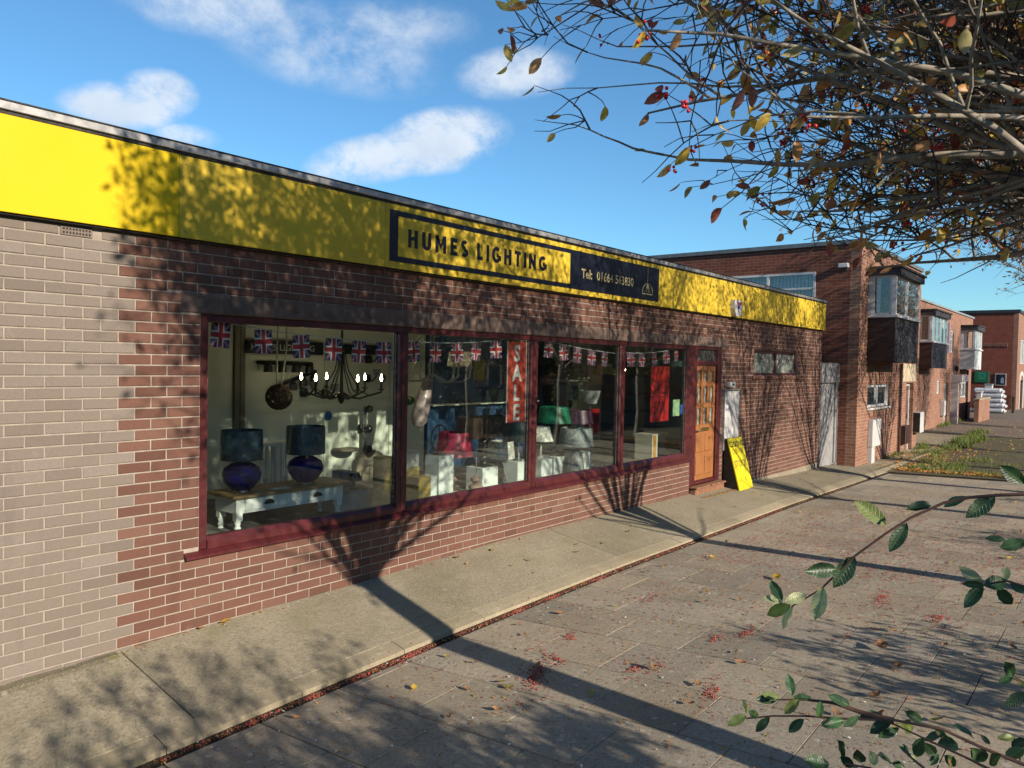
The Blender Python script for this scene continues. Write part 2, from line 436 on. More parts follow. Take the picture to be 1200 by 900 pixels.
M['wall_dark'] = paint('shop_dark_wall', (.10, .105, .10), .8, .2, 2, 0)
M['blue_wall'] = paint('blue_display_wall', (.04, .115, .25), .6, .12, 2, .02, 40)
M['deck'] = paint('display_floor', (.20, .18, .16), .8, .2, 4, .1, 50)
M['ceiling_tile'] = paint('ceiling_tile', (.85, .85, .8), .9, .05, 4, .1, 90)
# wood, concrete and other grained surfaces
def wood(name, a, b, scale=9, sc=(1, 1, .12), rough=.4):
    a, b = [tuple(x * .85 for x in q) for q in (a, b)]
    t = NT(name); p = t.pos()
    n = t.noise(p, scale, 6, .65, 1.2, sc)
    c = t.ramp(n, [(.3, a), (.5, b), (.62, a), (.75, tuple(min(1, x * 1.15) for x in b))])
    c = t.mix(t.rng(t.noise(p, 3.0, 4), .45, .8, 0, .35), c, tuple(x * .5 for x in a))
    t.bump(n, .15, .003)
    return t.base(c, rough, 0, .5)
M['bright_white'] = paint('bright_white_paint', (1.12, 1.12, 1.08), .5, .04, 6, .05, 80, dirt=.1, dirtcol=(.6, .56, .5))
M['door_wood'] = wood('varnished_door_wood', (.20, .075, .026), (.345, .145, .055), 22, (1, 1, .09), .35)
M['table_wood'] = wood('table_wood', (.19, .105, .045), (.33, .20, .09), 14, (.1, 1, 1), .45)
def concrete(name, a, b, agg=.5, bump=.5, moss=None, speck=(.55, .5, .42), lich=.25):
    a, b, speck = [tuple(x * KA for x in q) for q in (a, b, speck)]
    t = NT(name); p = t.pos()
    c = t.ramp(t.noise(p, 1.4, 7, .65), [(.28, a), (.72, b)])
    oi = t.new('ShaderNodeObjectInfo'); sc_ = t.new('ShaderNodeVectorMath', operation='SCALE'); t.link(c, sc_.inputs[0]); t.link(t.math('ADD', .82, t.math('MULTIPLY', oi.outputs['Random'], .30)), sc_.inputs['Scale']); c = sc_.outputs[0]
    c = t.mix(t.rng(t.noise(p, .55, 6, .7, .5), .48, .72, 0, .42), c, tuple(x * .5 for x in a))
    c = t.mix(t.rng(t.noise(p, 3.4, 7, .75, .9), .56, .74, 0, .38), c, tuple(x * .48 for x in a))
    f = t.noise(p, 38, 7, .75)
    c = t.mix(t.rng(f, .35, .75, 0, agg), c, tuple(x * .42 for x in a))
    c = t.mix(t.rng(t.noise(p, 95, 2, .5), .56, .68, 0, agg), c, speck)
    c = t.mix(t.rng(t.noise(p, 75, 2, .5), .58, .68, 0, agg), c, tuple(x * .45 for x in a))
    c = t.mix(t.rng(t.noise(p, 210, 2, .5), .61, .70, 0, agg * .8), c, tuple(x * .35 for x in a))
    # lichen blotches
    v = t.new('ShaderNodeTexVoronoi'); v.inputs['Scale'].default_value = 15.0; t.link(p, v.inputs['Vector'])
    wv = t.new('ShaderNodeTexWhiteNoise'); t.link(v.outputs['Color'], wv.inputs['Vector'])
    dot = t.math('LESS_THAN', t.math('ADD', v.outputs['Distance'], t.math('MULTIPLY', f, .34)), t.math('MULTIPLY', t.math('POWER', wv.outputs['Value'], 2.0), .52))
    c = t.mix(t.math('MULTIPLY', dot, lich), c, tuple(min(1, x * 1.25) for x in speck))
    if moss:
        c = t.mix(t.rng(t.noise(p, 2.2, 7, .7), .5, .72, 0, moss[1]), c, moss[0])
    t.bump(t.math('ADD', f, t.math('MULTIPLY', t.noise(p, 150, 4), .6)), bump, .006)
    return t.base(c, .93, 0, .25)
M['pavement'] = concrete('pavement_concrete', (.43, .37, .255), (.60, .525, .375), .68, 1.0, ((.17, .17, .075), .45))
M['kerb'] = concrete('kerb_concrete', (.44, .37, .25), (.56, .48, .34), .38, .7, ((.17, .15, .08), .55))
M['slab_a'] = concrete('paving_slab', (.475, .405, .30), (.665, .575, .44), .62, .45, lich=.6)
M['slab_b'] = concrete('paving_slab_warm', (.49, .41, .295), (.685, .58, .43), .6, .45, lich=.6)
M['slab_c'] = concrete('paving_slab_grey', (.44, .385, .30), (.61, .535, .425), .6, .45, lich=.6)
M['dirt'] = concrete('gutter_dirt', (.035, .024, .016), (.075, .05, .034), .5, .9, None, (.2, .13, .08))
M['tarmac'] = concrete('path_tarmac', (.24, .18, .14), (.34, .26, .20), .4, .5, ((.12, .13, .05), .2))
M['mossy'] = concrete('mossy_ground', (.11, .095, .05), (.20, .16, .085), .4, .7, ((.125, .145, .03), .95))
M['plinth'] = concrete('plinth_render', (.36, .30, .22), (.48, .42, .32), .3, .4)
M['step'] = paint('terracotta_tile', (.33, .155, .085), .8, .25, 9, .3, 80, dirt=.35)
M['bark'] = NT('bark').mat
_t = NT('tree_bark'); _p = _t.pos()
_n = _t.noise(_p, 26, 6, .7, .4, (1, 1, .35))
M['bark'] = _t.base(_t.mix(_t.rng(_t.noise(_p, 9, 4), .5, .75, 0, .6), _t.ramp(_n, [(.3, (.09, .075, .062)), (.7, (.33, .29, .24))]), (.16, .17, .11)), .85, 0, .3)
_t.bump(_n, .5, .006)
M['twig'] = paint('twig_bark', (.11, .083, .072), .75, .35, 25, 0)
M['stem'] = paint('shrub_stem', (.12, .06, .04), .6, .25, 30, 0)
M['leaf_yellow'] = leafmat('yellow_leaf', (.80, .54, .10), (.72, .50, .15), .55)
M['leaf_brown'] = leafmat('brown_leaf', (.60, .28, .08), (.58, .32, .14), .5)
M['dry_leaf'] = leafmat('dry_fallen_leaf', (.30, .155, .075), (.36, .22, .12), .3, .7)
M['leaf_olive'] = leafmat('olive_leaf', (.36, .31, .09), (.42, .37, .16), .45)
M['leaf_red'] = leafmat('dark_red_leaf', (.34, .09, .06), (.36, .15, .10), .45)
M['leaf_green'] = leafmat('glossy_green_leaf', (.020, .058, .022), (.15, .20, .075), .14, .48, True)
def sprig(name, top, vein, back, trans):
    t = NT(name); g = t.new('ShaderNodeNewGeometry'); oi = t.new('ShaderNodeObjectInfo'); tc = t.new('ShaderNodeTexCoord'); s_ = t.new('ShaderNodeSeparateXYZ'); t.link(tc.outputs['Object'], s_.inputs[0])
    ay = t.math('ABSOLUTE', s_.outputs[1])
    mid = t.math('LESS_THAN', ay, .016)
    w_ = t.new('ShaderNodeTexWave'); w_.wave_type = 'BANDS'; w_.inputs['Scale'].default_value = 1.0; w_.inputs['Distortion'].default_value = .6
    side = t.math('PINGPONG', t.math('ADD', t.math('SUBTRACT', s_.outputs[0], t.math('MULTIPLY', ay, .8)), 1.0), .055)
    sv = t.rng(side, .0, .014, .55, 0)
    nz = t.noise(g.outputs['Position'], 70, 5, .65)
    c = t.mix(t.math('MAXIMUM', mid, sv), top, vein)
    c = t.mix(t.rng(nz, .55, .75, 0, .5), c, tuple(min(1, x * 1.9 + .01) for x in top))
    c = t.mix(t.rng(t.noise(g.outputs['Position'], 45, 3), .66, .72, 0, .8), c, (.16, .09, .03))
    sc = t.new('ShaderNodeVectorMath', operation='SCALE'); t.link(c, sc.inputs[0]); t.link(t.math('ADD', .65, t.math('MULTIPLY', oi.outputs['Random'], .8)), sc.inputs['Scale'])
    c = t.mix(t.math('MULTIPLY', t.math('GREATER_THAN', oi.outputs['Random'], .86), .45), sc.outputs[0], (.22, .22, .04))
    c = t.mix(g.outputs['Backfacing'], c, back)
    t.base(c, .42, 0, .5); t.bump(t.math('SUBTRACT', nz, t.math('MULTIPLY', t.math('MAXIMUM', mid, sv), .8)), .5, .003)
    tl = t.new('ShaderNodeBsdfTranslucent'); t.link(c, tl.inputs[0]); m = t.new('ShaderNodeMixShader'); m.inputs[0].default_value = trans
    t.link(t.b.outputs[0], m.inputs[1]); t.link(tl.outputs[0], m.inputs[2]); t.link(m.outputs[0], t.out.inputs[0]); return t.mat
M['sprig_green'] = sprig('sprig_leaf', (.022, .062, .020), (.065, .125, .040), (.20, .24, .11), .18)
M['sprig_pale'] = sprig('sprig_leaf_underside', (.42, .45, .23), (.30, .34, .14), (.42, .42, .25), .3)
M['leaf_pale'] = leafmat('pale_leaf_underside', (.40, .42, .22), (.42, .42, .24), .3, .6, True)
M['leaf_light'] = leafmat('light_green_leaf', (.10, .15, .03), (.2, .24, .08), .4, .5)
M['berry'] = paint('red_berry', (.75, .03, .03), .25, .25, 40, 0)
M['berry_dry'] = paint('dry_red_berry', (.48, .085, .06), .7, .5, 60, 0)
M['berry_husk'] = paint('berry_husk', (.38, .2, .13), .8, .4, 60, 0)
M['grass'] = leafmat('weed_green', (.15, .21, .04), (.2, .25, .07), .45, .6)

# ------------------------------------------------------------------ ground heights
GX = [-6, -3, -.3, .5, 1.9, 3.3, 4.7, 6, 7.2, 9.9, 12.6, 16.5, 23, 33, 45, 56]
GZ = [-.3, -.29, -.25, -.225, -.187, -.168, -.155, -.162, -.168, -.18, -.225, -.285, -.32, -.36, -.40, -.42]
WX = [-6, -3, -.7, 0, .8, 2, 3.6, 4.6, 6, 8.2, 10.6, 11.2, 13.25, 15.4, 16.4, 23, 33, 56]
WZ = [-.08, -.075, -.06, -.015, 0, .005, .045, .055, .04, .01, -.02, -.06, -.145, -.18, -.25, -.32, -.35, -.41]
def zgut(x): return float(np.interp(x, GX, GZ))
def zwall(x): return float(np.interp(x, WX, WZ))
def zplaza(x, y):
    m = float(np.interp(x, [3, 8, 15, 25], [.078, .05, .035, .01]))
    return zgut(x) + m * min(max(-1.22 - y, 0), 4.8)
def zkerb(x): return zgut(x) + float(np.interp(x, [0, 5, 12, 20, 30], [.07, .055, .05, .03, .012]))
def zpave(x, y):
    t = min(max(-y / 1.0, 0), 1)
    return zwall(x) * (1 - t) + zkerb(x) * t
def zground(x, y): return zpave(x, y) if y > -1.0 else (zkerb(x) - .02 if y > -1.13 else zplaza(x, y))

# ground: one sheet to the horizon
mb = MB()
xs = [-900, -300, -80, -30, -12] + [-6 + .75 * i for i in range(0, 40)] + [26, 30, 35, 40, 46, 56, 70, 100, 200, 500, 1200]
ys = [-900, -300, -90, -40, -20, -12, -9] + [-7.5 + .5 * i for i in range(0, 13)] + [-1.22, -1.0, 0, 1.4, 5, 12, 40, 120, 400, 1000]
xs.sort(); ys = sorted(set(ys))
def zsheet(x, y):
    z = zplaza(x, y) if y < -1.0 else zgut(x) - .03
    return z - .009
vs = [(x, y, zsheet(x, y)) for y in ys for x in xs]
n = len(xs)
mb.add(vs, [(j * n + i, j * n + i + 1, (j + 1) * n + i + 1, (j + 1) * n + i) for j in range(len(ys) - 1) for i in range(n - 1)])
put(mb, 'ground', M['dirt'], kind='structure', fix=False)

# plaza paving: 600 mm slabs laid in staggered columns
plaza = thing('plaza_paving', (0, 0, -.2), 'grey concrete slabs paving the plaza', None, kind='structure')
del plaza['label']
rng = random.Random(3)
cells = []
for c in range(-4, 25):
    x0 = .92 + .603 * (c - 0) - .0
    edges = [-1.235]
    yy = -(.39 if c % 2 else .09) - .609 * 2
    while yy > -1.30: yy -= .609
    while yy > -6.4:
        edges.append(yy); yy -= .609
    for a, b in zip(edges[:-1], edges[1:]):
        if a - b > .06: cells.append((x0, x0 + .603, b, a))
cells.sort(key=lambda q: (q[0] + 2.3) ** 2 + ((q[2] + q[3]) / 2 + 5.3) ** 2)
def slab(mb, q, mi=0):
    x0, x1, y0, y1 = q[0] + .007, q[1] - .007, q[2] + .0025, q[3] - .0025
    dz = [rng.uniform(-.0014, .0014) for _ in range(4)]
    ch = .0012
    pts = [(x0, y0), (x1, y0), (x1, y1), (x0, y1)]
    inn = [(x0 + ch, y0 + ch), (x1 - ch, y0 + ch), (x1 - ch, y1 - ch), (x0 + ch, y1 - ch)]
    lo = [(x, y, zplaza(x, y) - .04) for x, y in pts]
    md = [(x, y, zplaza(x, y) - .005 + d) for (x, y), d in zip(pts, dz)]
    tp = [(x, y, zplaza(x, y) + d) for (x, y), d in zip(inn, dz)]
    mb.add(lo + md + tp, [(0, 1, 5, 4), (1, 2, 6, 5), (2, 3, 7, 6), (3, 0, 4, 7), (4, 5, 9, 8), (5, 6, 10, 9), (6, 7, 11, 10), (7, 4, 8, 11), (8, 9, 10, 11)], mi)
SL = [M['slab_a'], M['slab_b'], M['slab_c']]
vis = [q for q in cells if q[3] > -5.6]
rest = MB()
for i, q in enumerate(vis):
    if i < 296:
        m1 = MB(); slab(m1, q); put(m1, 'paving_slab', rng.choice(SL), plaza, fix=False)
    else: slab(rest, q, rng.randrange(3))
for q in cells:
    if q[3] <= -5.6: slab(rest, q, rng.randrange(3))
put(rest, 'far_paving_slabs', SL, plaza, kind='stuff', fix=False)

# pavement along the shops, cast in bays, with its kerb
pav = thing('pavement', (0, 0, 0), None, None, kind='structure')
joints = [-6, -2.9, .02, 4.95, 10.4, 16.4, 23, 31, 45]
for a, b in zip(joints[:-1], joints[1:]):
    mb = MB(); k = max(2, int((b - a) / .6)); xs_ = [a + .006 + (b - a - .012) * i / k for i in range(k + 1)]
    ys_ = [-.996, -.75, -.5, -.25, 0, .3, .7, 1.4]
    V = [(x, y, zpave(x, y) + (.004 * mnoise.noise((x * 2, y * 2, 0)))) for y in ys_ for x in xs_]
    kk = k + 1
    F = [(j * kk + i, j * kk + i + 1, (j + 1) * kk + i + 1, (j + 1) * kk + i) for j in range(len(ys_) - 1) for i in range(k)]
    b0 = len(V); V += [(x, y, z - .09) for x, y, z in V[:kk]]
    F += [(i, i + 1, b0 + i + 1, b0 + i) for i in range(k)]
    for side in (0, k):
        col = [j * kk + side for j in range(len(ys_))]; bb = len(V)
        V += [(V[i][0], V[i][1], V[i][2] - .09) for i in col]
        F += [(col[j], col[j + 1], bb + j + 1, bb + j) for j in range(len(col) - 1)]
    mb.add(V, F); put(mb, 'concrete_bay', M['pavement'], pav, fix=True)
mb = MB(); V, F = [], []
for i in range(120):
    x = -6 + i * .45
    V += [(x, -1.03, zkerb(x) - .035), (x, 1.4, zwall(x) - .045)]
F = [(2 * i, 2 * i + 2, 2 * i + 3, 2 * i + 1) for i in range(119)]
put(mb.add(V, F), 'hardcore_bed', M['dirt'], pav, fix=False)
kerb = thing('kerb', (0, 0, 0), None, None, kind='structure')
x = -5.7; rk = random.Random(8)
while x < 30:
    L = .912
    a, b = x + .003, x + L - .003; d = rk.uniform(-.003, .002)
    mb = MB(); V = []
    for xx in (a, b):
        z = zkerb(xx) + d
        V += [(xx, -1.001, z - .15), (xx, -1.001, z), (xx, -1.08, z - .012), (xx, -1.15, z - .028), (xx, -1.165, z - .16)]
    mb.add(V, [(0, 1, 6, 5), (1, 2, 7, 6), (2, 3, 8, 7), (3, 4, 9, 8), (0, 4, 3, 2, 1), (5, 6, 7, 8, 9)])
    put(mb, 'kerb_stone', M['kerb'], kerb); x += L
# gutter strip full of dirt between kerb and slabs
mb = MB(); V = []
for i in range(90):
    x = -6 + i * .45
    V += [(x, -1.155, zgut(x) + .006), (x, -1.195, zgut(x) - .010 + .008 * mnoise.noise((x * 3, 0, 0))), (x, -1.24, zgut(x) - .012)]
mb.add(V, [(3 * i + j, 3 * i + 3 + j, 3 * i + 4 + j, 3 * i + 1 + j) for i in range(89) for j in range(2)])
put(mb, 'gutter', M['dirt'], kind='structure', fix=False)
# mossy ground and worn tarmac beyond the slabs
mb = MB(); gx = [16.3 + .7 * i for i in range(60)]; gy = [-7.5, -6, -4.5, -3.2, -2.2, -1.6, -1.2, -.9]
V = [(x, y, (zplaza(x, y) if y < -1.13 else zkerb(x)) + .006) for y in gy for x in gx]; k = len(gx)
mb.add(V, [(j * k + i, j * k + i + 1, (j + 1) * k + i + 1, (j + 1) * k + i) for j in range(len(gy) - 1) for i in range(k - 1)])
put(mb, 'mossy_ground', M['mossy'], kind='structure', fix=False)
mb = MB(); gx = [30 + 1.0 * i for i in range(40)]; gy = [-9, -6, -4, -2.5, -1.3, -.3, .6, 1.6, 3]
V = [(x, y, (zplaza(x, y) if y < -1.13 else zwall(x)) + .014) for y in gy for x in gx]; k = len(gx)
mb.add(V, [(j * k + i, j * k + i + 1, (j + 1) * k + i + 1, (j + 1) * k + i) for j in range(len(gy) - 1) for i in range(k - 1)])
put(mb, 'tarmac_path', M['tarmac'], kind='structure', fix=False)
# ------------------------------------------------------------------ the lamp shop
SX0, SX1 = -5.2, 15.1
WINX0, WINX1, WZ0, WZ1 = .587, 8.70, .545, 2.335
DX1 = 9.83
shop = thing('lamp_shop', (0, 0, 0), 'long single-storey brick lamp shop with a yellow fascia and four big display windows', 'shop')
HOLES = [(WINX0, WINX1, WZ0, WZ1), (WINX1, DX1, -.6, WZ1), (11.22, 13.56, 1.865, 2.34)]
mb = MB()
mb.wallgrid(SX0, SX1, -.6, 3.40, HOLES, .007, .24)
mb.box(SX1 - .24, SX1 - .001, .241, 9.0, -.6, 3.40); mb.box(SX0, SX0 + .24, .241, 9.0, -.6, 3.40); mb.box(SX0, SX1, 9.0, 9.24, -.6, 3.40)
wall = put(mb, 'wall', M['mortar'], shop)
# every brick of the front, clipped round the openings; the nearest ones are parts
def brick_geo(mb, x0, x1, z0, z1, dy=0.0, mi=0, depth=.02, ch=.0035):
    y = dy
    o = [(x0, y + ch, z0), (x1, y + ch, z0), (x1, y + ch, z1), (x0, y + ch, z1)]
    i = [(x0 + ch, y, z0 + ch), (x1 - ch, y, z0 + ch), (x1 - ch, y, z1 - ch), (x0 + ch, y, z1 - ch)]
    b = [(x0, y + depth, z0), (x1, y + depth, z0), (x1, y + depth, z1), (x0, y + depth, z1)]
    mb.add(b + o + i, [(0, 1, 5, 4), (1, 2, 6, 5), (2, 3, 7, 6), (3, 0, 4, 7), (4, 5, 9, 8), (5, 6, 10, 9), (6, 7, 11, 10), (7, 4, 8, 11), (8, 9, 10, 11)], mi)
CLIP = HOLES + [(.44, 9.97, WZ1 - .002, 2.487), (.475, WINX0 + .01, .515, .575), (-.37, -.165, 2.775, 2.845)]
bricks = []
rb = random.Random(5)
for k in range(-5, 39):
    odd = (k % 2) * .1125
    i0 = int((SX0 - odd) / .225) - 1
    for i in range(i0, int((SX1 - odd) / .225) + 1):
        x0, x1, z0, z1 = i * .225 + odd + .005, (i + 1) * .225 + odd - .005, k * .075 + .005, (k + 1) * .075 - .005
        x0, x1 = max(x0, SX0), min(x1, SX1)
        if x1 - x0 < .02: continue
        if z1 < zwall((x0 + x1) / 2) - .05: continue
        full = x1 - x0 > .21
        dead = False
        for h in CLIP:
            if x1 <= h[0] or x0 >= h[1] or z1 <= h[2] or z0 >= h[3]: continue
            cut = []
            if x0 < h[0]: cut.append(((x1 - h[0]) / .215, 'a'))
            if x1 > h[1]: cut.append(((h[1] - x0) / .215, 'b'))
            if z0 < h[2]: cut.append(((z1 - h[2]) / .065, 'c'))
            if z1 > h[3]: cut.append(((h[3] - z0) / .065, 'd'))
            if not cut: dead = True
            else:
                w_ = min(cut)[1]
                if w_ == 'a': x1 = h[0] - .004
                elif w_ == 'b': x0 = h[1] + .004
                elif w_ == 'c': z1 = h[2] - .004
                else: z0 = h[3] + .004
            full = False
        for h in CLIP[:4]:
            if z1 > h[2] and z0 < h[3]:
                if 0 < h[0] - x1 < .062: x1 = h[0] - .004; full = False
                if 0 < x0 - h[1] < .062: x0 = h[1] + .004; full = False
        if dead or x1 - x0 < .052 or z1 - z0 < .015: continue
        bricks.append((x0, x1, z0, z1, 0 if (x0 + x1) / 2 < odd else 1, full))
def near(b): return (b[0] + 2.325) ** 2 + 28 + (b[2] - 2.0) ** 2 + (1e3 if b[1] < -.74 or b[3] < zwall(b[0]) else 0)
bricks.sort(key=near)
pm = {}
for mi, nm in ((0, 'grey_brick'), (1, 'red_brick')):
    for v in range(3):
        m1 = MB(); brick_geo(m1, -.1075, .1075, -.0325, .0325, 0)
        if v:
            m1.v = [(x + rb.uniform(-.0012, .0012), y + rb.uniform(-.0006, .0006), z + rb.uniform(-.0012, .0012)) for x, y, z in m1.v]
        pm[mi, v] = m1.mesh('brick', M[nm])
joined = MB(); nb = 0
for b in bricks:
    dy = rb.uniform(-.0018, .0018)
    if b[5] and nb < 298:
        inst('brick', pm[b[4], rb.randrange(3)], wall, ((b[0] + b[1]) / 2, dy, (b[2] + b[3]) / 2), (rb.uniform(-.012, .012), rb.uniform(-.004, .004), rb.uniform(-.006, .006))); nb += 1
    else: brick_geo(joined, *b[:4], dy, b[4])
put(joined, 'brickwork', [M['grey_brick'], M['red_brick']], wall, kind='stuff', fix=False)
# lintel over windows and door, cast in lengths
for a, b in ((.44, 3.62), (3.628, 6.80), (6.808, 9.97)):
    put(MB().box(a, b, -.006, .16, WZ1 + .002, 2.485, ch=.006), 'lintel', M['lintel'], shop)
put(MB().box(11.0, 15.1, -.02, .02, -.5, -.055), 'plinth', M['plinth'], shop)
m1 = MB(); V = []
for i in range(20):
    x = 10.9 + i * .221; V += [(x, -.022, zwall(x) - .2), (x, -.022, -.03 - .05 * (x - 10.9) / 4.2), (x, .004, -.025 - .05 * (x - 10.9) / 4.2)]
m1.add(V, [(3 * i + j, 3 * i + 3 + j, 3 * i + 4 + j, 3 * i + 1 + j) for i in range(19) for j in range(2)])
put(m1, 'plinth_render', M['plinth'], shop)
m1 = MB(); V = []
for i in range(40):
    x = -5.2 + i * .133; h = .035 + .02 * mnoise.noise((x * 5, 1, 0)) - max(0, (x + .75) * .04)
    V += [(x, -.012 - .07, zwall(x) - .012), (x, -.05, zwall(x) + h * .45), (x, .006, zwall(x) + max(.004, h))]
m1.add(V, [(3 * i + j, 3 * i + 3 + j, 3 * i + 4 + j, 3 * i + 1 + j) for i in range(39) for j in range(2)])
put(m1, 'wall_foot_fillet', concrete('mossy_render', (.2, .17, .11), (.3, .26, .18), .5, .6, ((.13, .14, .02), .9)), shop)
# vent brick
vt = put(MB().box(-.365, -.17, -.003, .03, 2.778, 2.842, ch=.004), 'vent', M['grey_brick'], shop)
m1 = MB()
for r_ in range(2):
    for c_ in range(9):
        x = -.35 + c_ * .0195; z = 2.79 + r_ * .024
        m1.box(x, x + .011, -.0045, -.002, z, z + .013)
put(m1, 'vent_holes', M['dark'], vt, kind='stuff')
# fascia, soffit, roof edge
FZ0, FZ1 = 2.861, 3.440
joint = [SX0, -2.05, .383, 2.30, 7.47, 9.9, 12.5, SX1 - .002]
for i, (a, b) in enumerate(zip(joint[:-1], joint[1:])):
    p = put(MB().box(a + .0015, b - .0015, -.062 - (.003 if i < 2 else 0), -.05, FZ0, FZ1, ch=.002), 'fascia_panel', M['yellow'] if i < 2 else M['yellow_faded'], shop)
    m1 = MB()
    for x in (a + .05, b - .05):
        for z in (FZ0 + .04, FZ1 - .06): m1.ball((x, -.064 - (.003 if i < 2 else 0), z), .006, 0, 6, 4)
    put(m1, 'panel_screw', M['steel'], p, kind='stuff')
put(MB().box(SX0, SX1 - .004, -.049, .30, FZ0 + .006, FZ1 + .01), 'fascia_board', M['dark'], shop)
put(MB().box(SX0, SX1, -.045, -.03, FZ0 - .012, FZ0 + .004), 'drip_strip', M['dark'], shop)  # near-black strip along the fascia's lower edge
m1 = MB()
m1.box(SX0, SX1 + .012, -.078, .3, FZ1 + .026, FZ1 + .077, ch=.004); m1.box(SX0, SX1, -.06, .25, FZ1 + .004, FZ1 + .0255, 1)
m1.box(SX0, SX1 + .006, -.083, -.06, FZ1 + .078, FZ1 + .086, 1)
put(m1, 'roof_edge_trim', [M['trim'], M['black']], shop)
put(MB().box(SX0, SX1 - .01, .31, 9.2, 3.405, 3.44), 'roof', M['felt'], shop)
# display window: one frame, its stiles, mullions, rails, panes
win = put(MB().box(WINX0 + .002, .655, .012, .085, WZ0 + .03, WZ1 - .002, ch=.006).box(8.535, WINX1 - .004, .012, .085, WZ0 + .03, WZ1 - .002, ch=.006)
          .box(.6555, 8.5345, .015, .085, 2.275, WZ1 - .002, ch=.006), 'display_window', M['maroon'], shop)
MUL = [2.612, 4.649, 6.613]
edges = [.655] + [e for c in MUL for e in (c - .066, c + .066)] + [8.535]
for c in MUL: put(MB().box(c - .066, c + .066, .0, .085, WZ0 + .031, 2.2745, ch=.012).box(c - .018, c + .018, -.008, .0, WZ0 + .05, 2.27, ch=.004), 'mullion', M['maroon'], win)
for a, b in zip(edges[0::2], edges[1::2]):
    m1 = MB(); m1.prism([(.004, WZ0 + .031), (.085, WZ0 + .031), (.085, .662), (.036, .662), (.004, .628)], a + .001, b - .001, 'x')
    put(m1, 'bottom_rail', M['maroon'], win)
    put(MB().box(a + .002, b - .002, .046, .052, .655, 2.28), 'pane', M['glass'], win)
    for x0, x1, z0, z1 in ((a + .001, a + .011, .664, 2.272), (b - .011, b - .001, .664, 2.272)): put(MB().box(x0, x1, .036, .0455, z0, z1), 'glazing_bead', M['steel'], win)
m1 = MB(); m1.prism([(-.045, .548), (-.045, .527), (-.030, .527), (-.030, .538), (.085, .545), (.085, .5745), (.01, .5745)], .47, WINX1 + .05, 'x')
put(m1, 'sill', M['maroon'], win)
put(MB().prism([(.478, .52), (.584, .518), (.584, .566), (.54, .560), (.505, .545)], -.0005, .03), 'sill_mortar', M['plinth'], shop)
# shop door
def strip(m, x0, x1, z0, z1, y0=.03, y1=.10, ch=.004): m.box(x0, x1, y0, y1, z0, z1, ch=ch)
fr = MB(); strip(fr, WINX1 + .0, 8.905, .12, WZ1 - .002, .01, .11); strip(fr, 9.675, DX1 - .005, .12, WZ1 - .002, .01, .11)
strip(fr, 8.9055, 9.6745, 2.035, 2.105, .015, .11); strip(fr, 8.9055, 9.6745, 2.29, WZ1 - .002, .015, .11); strip(fr, 8.9055, 9.6745, .12, .175, .02, .13)
dfr = put(fr, 'door_frame', M['maroon'], shop)
put(MB().box(8.907, 9.673, .05, .056, 2.106, 2.289), 'transom_pane', M['glass_house'], dfr)
dm = MB(); D0, D1, DZ0, DZ1 = 8.915, 9.665, .182, 2.03
LX = [(8.985, 9.135), (9.215, 9.365), (9.445, 9.595)]; LZ = [(1.065, 1.345), (1.415, 1.69), (1.76, 1.955)]
dm.wallgrid(D0, D1, DZ0, DZ1, [(a, b, c, d) for a, b in LX for c, d in LZ], .045, .088)
for a, b in LX:      # arched heads of the top lights, raised panels below
    arc = [(a + (b - a) * (.5 - .5 * math.cos(math.pi * i / 8)), 1.89 + .06 * math.sin(math.pi * i / 8)) for i in range(9)]
    dm.prism([(a, 1.956), (b, 1.956)] + arc[::-1], .048, .085)
for a, b in ((8.985, 9.255), (9.325, 9.595)):
    for c, d in ((.26, .56), (.63, .93)): dm.chbox(a, b, .028, .05, c, d, .012)
for a, b in LX:
    for c, d in LZ:
        for q in ((a, a + .012, c, d), (b - .012, b, c, d), (a + .012, b - .012, c, c + .012)): dm.box(q[0], q[1], .036, .05, q[2], q[3])
door = put(dm, 'door', M['door_wood'], shop)
for a, b in LX:
    for c, d in LZ: put(MB().box(a + .001, b - .001, .062, .068, c + .001, d - .001), 'door_pane', M['glass_frosted'], door)
put(MB().box(9.15, 9.43, .030, .046, .965, 1.025, ch=.004).box(9.18, 9.40, .026, .0295, .98, 1.01, ch=.003), 'letterbox', paint('brass', (.5, .36, .12), .35, .15, 20, 0, metal=.9), door)
put(MB().tube([(8.965, .045, .98), (8.965, .0, .98), (9.04, -.012, .98)], .011, 8), 'handle', M['steel'], door, True)
m1 = MB()
m1.box(8.74, 9.83, -.09, .02, -.12, .085, ch=.01)
st = put(m1, 'doorstep', M['step'], shop)
for i in range(6):
    a = 8.725 + i * .1835
    put(MB().chbox(a, a + .176, -.12 + rb.uniform(-.012, .012), .019, .086, .112, .006), 'step_tile', M['step'], st)
# high little window
sw = MB(); X0, X1, Z0, Z1 = 11.222, 13.558, 1.867, 2.338
for q in ((X0, X0 + .06, Z0 + .0, Z1), (X1 - .06, X1, Z0, Z1), (X0 + .0605, X1 - .0605, Z1 - .05, Z1), (X0 + .0605, X1 - .0605, Z0, Z0 + .05), (12.36, 12.43, Z0 + .0505, Z1 - .0505)): sw.box(q[0], q[1], .03, .1, q[2], q[3], ch=.006)
swin = put(sw, 'high_window', M['maroon'], shop)
for a, b in ((X0 + .061, 12.359), (12.431, X1 - .061)): put(MB().box(a, b, .06, .066, Z0 + .051, Z1 - .051), 'pane', M['glass_frosted'], swin)
for i in range(11):
    a = 11.12 + i * .231
    put(MB().chbox(a, a + .222, -.035, .028, 1.80, 1.862, .006), 'sill_tile', M['red_brick'], swin)
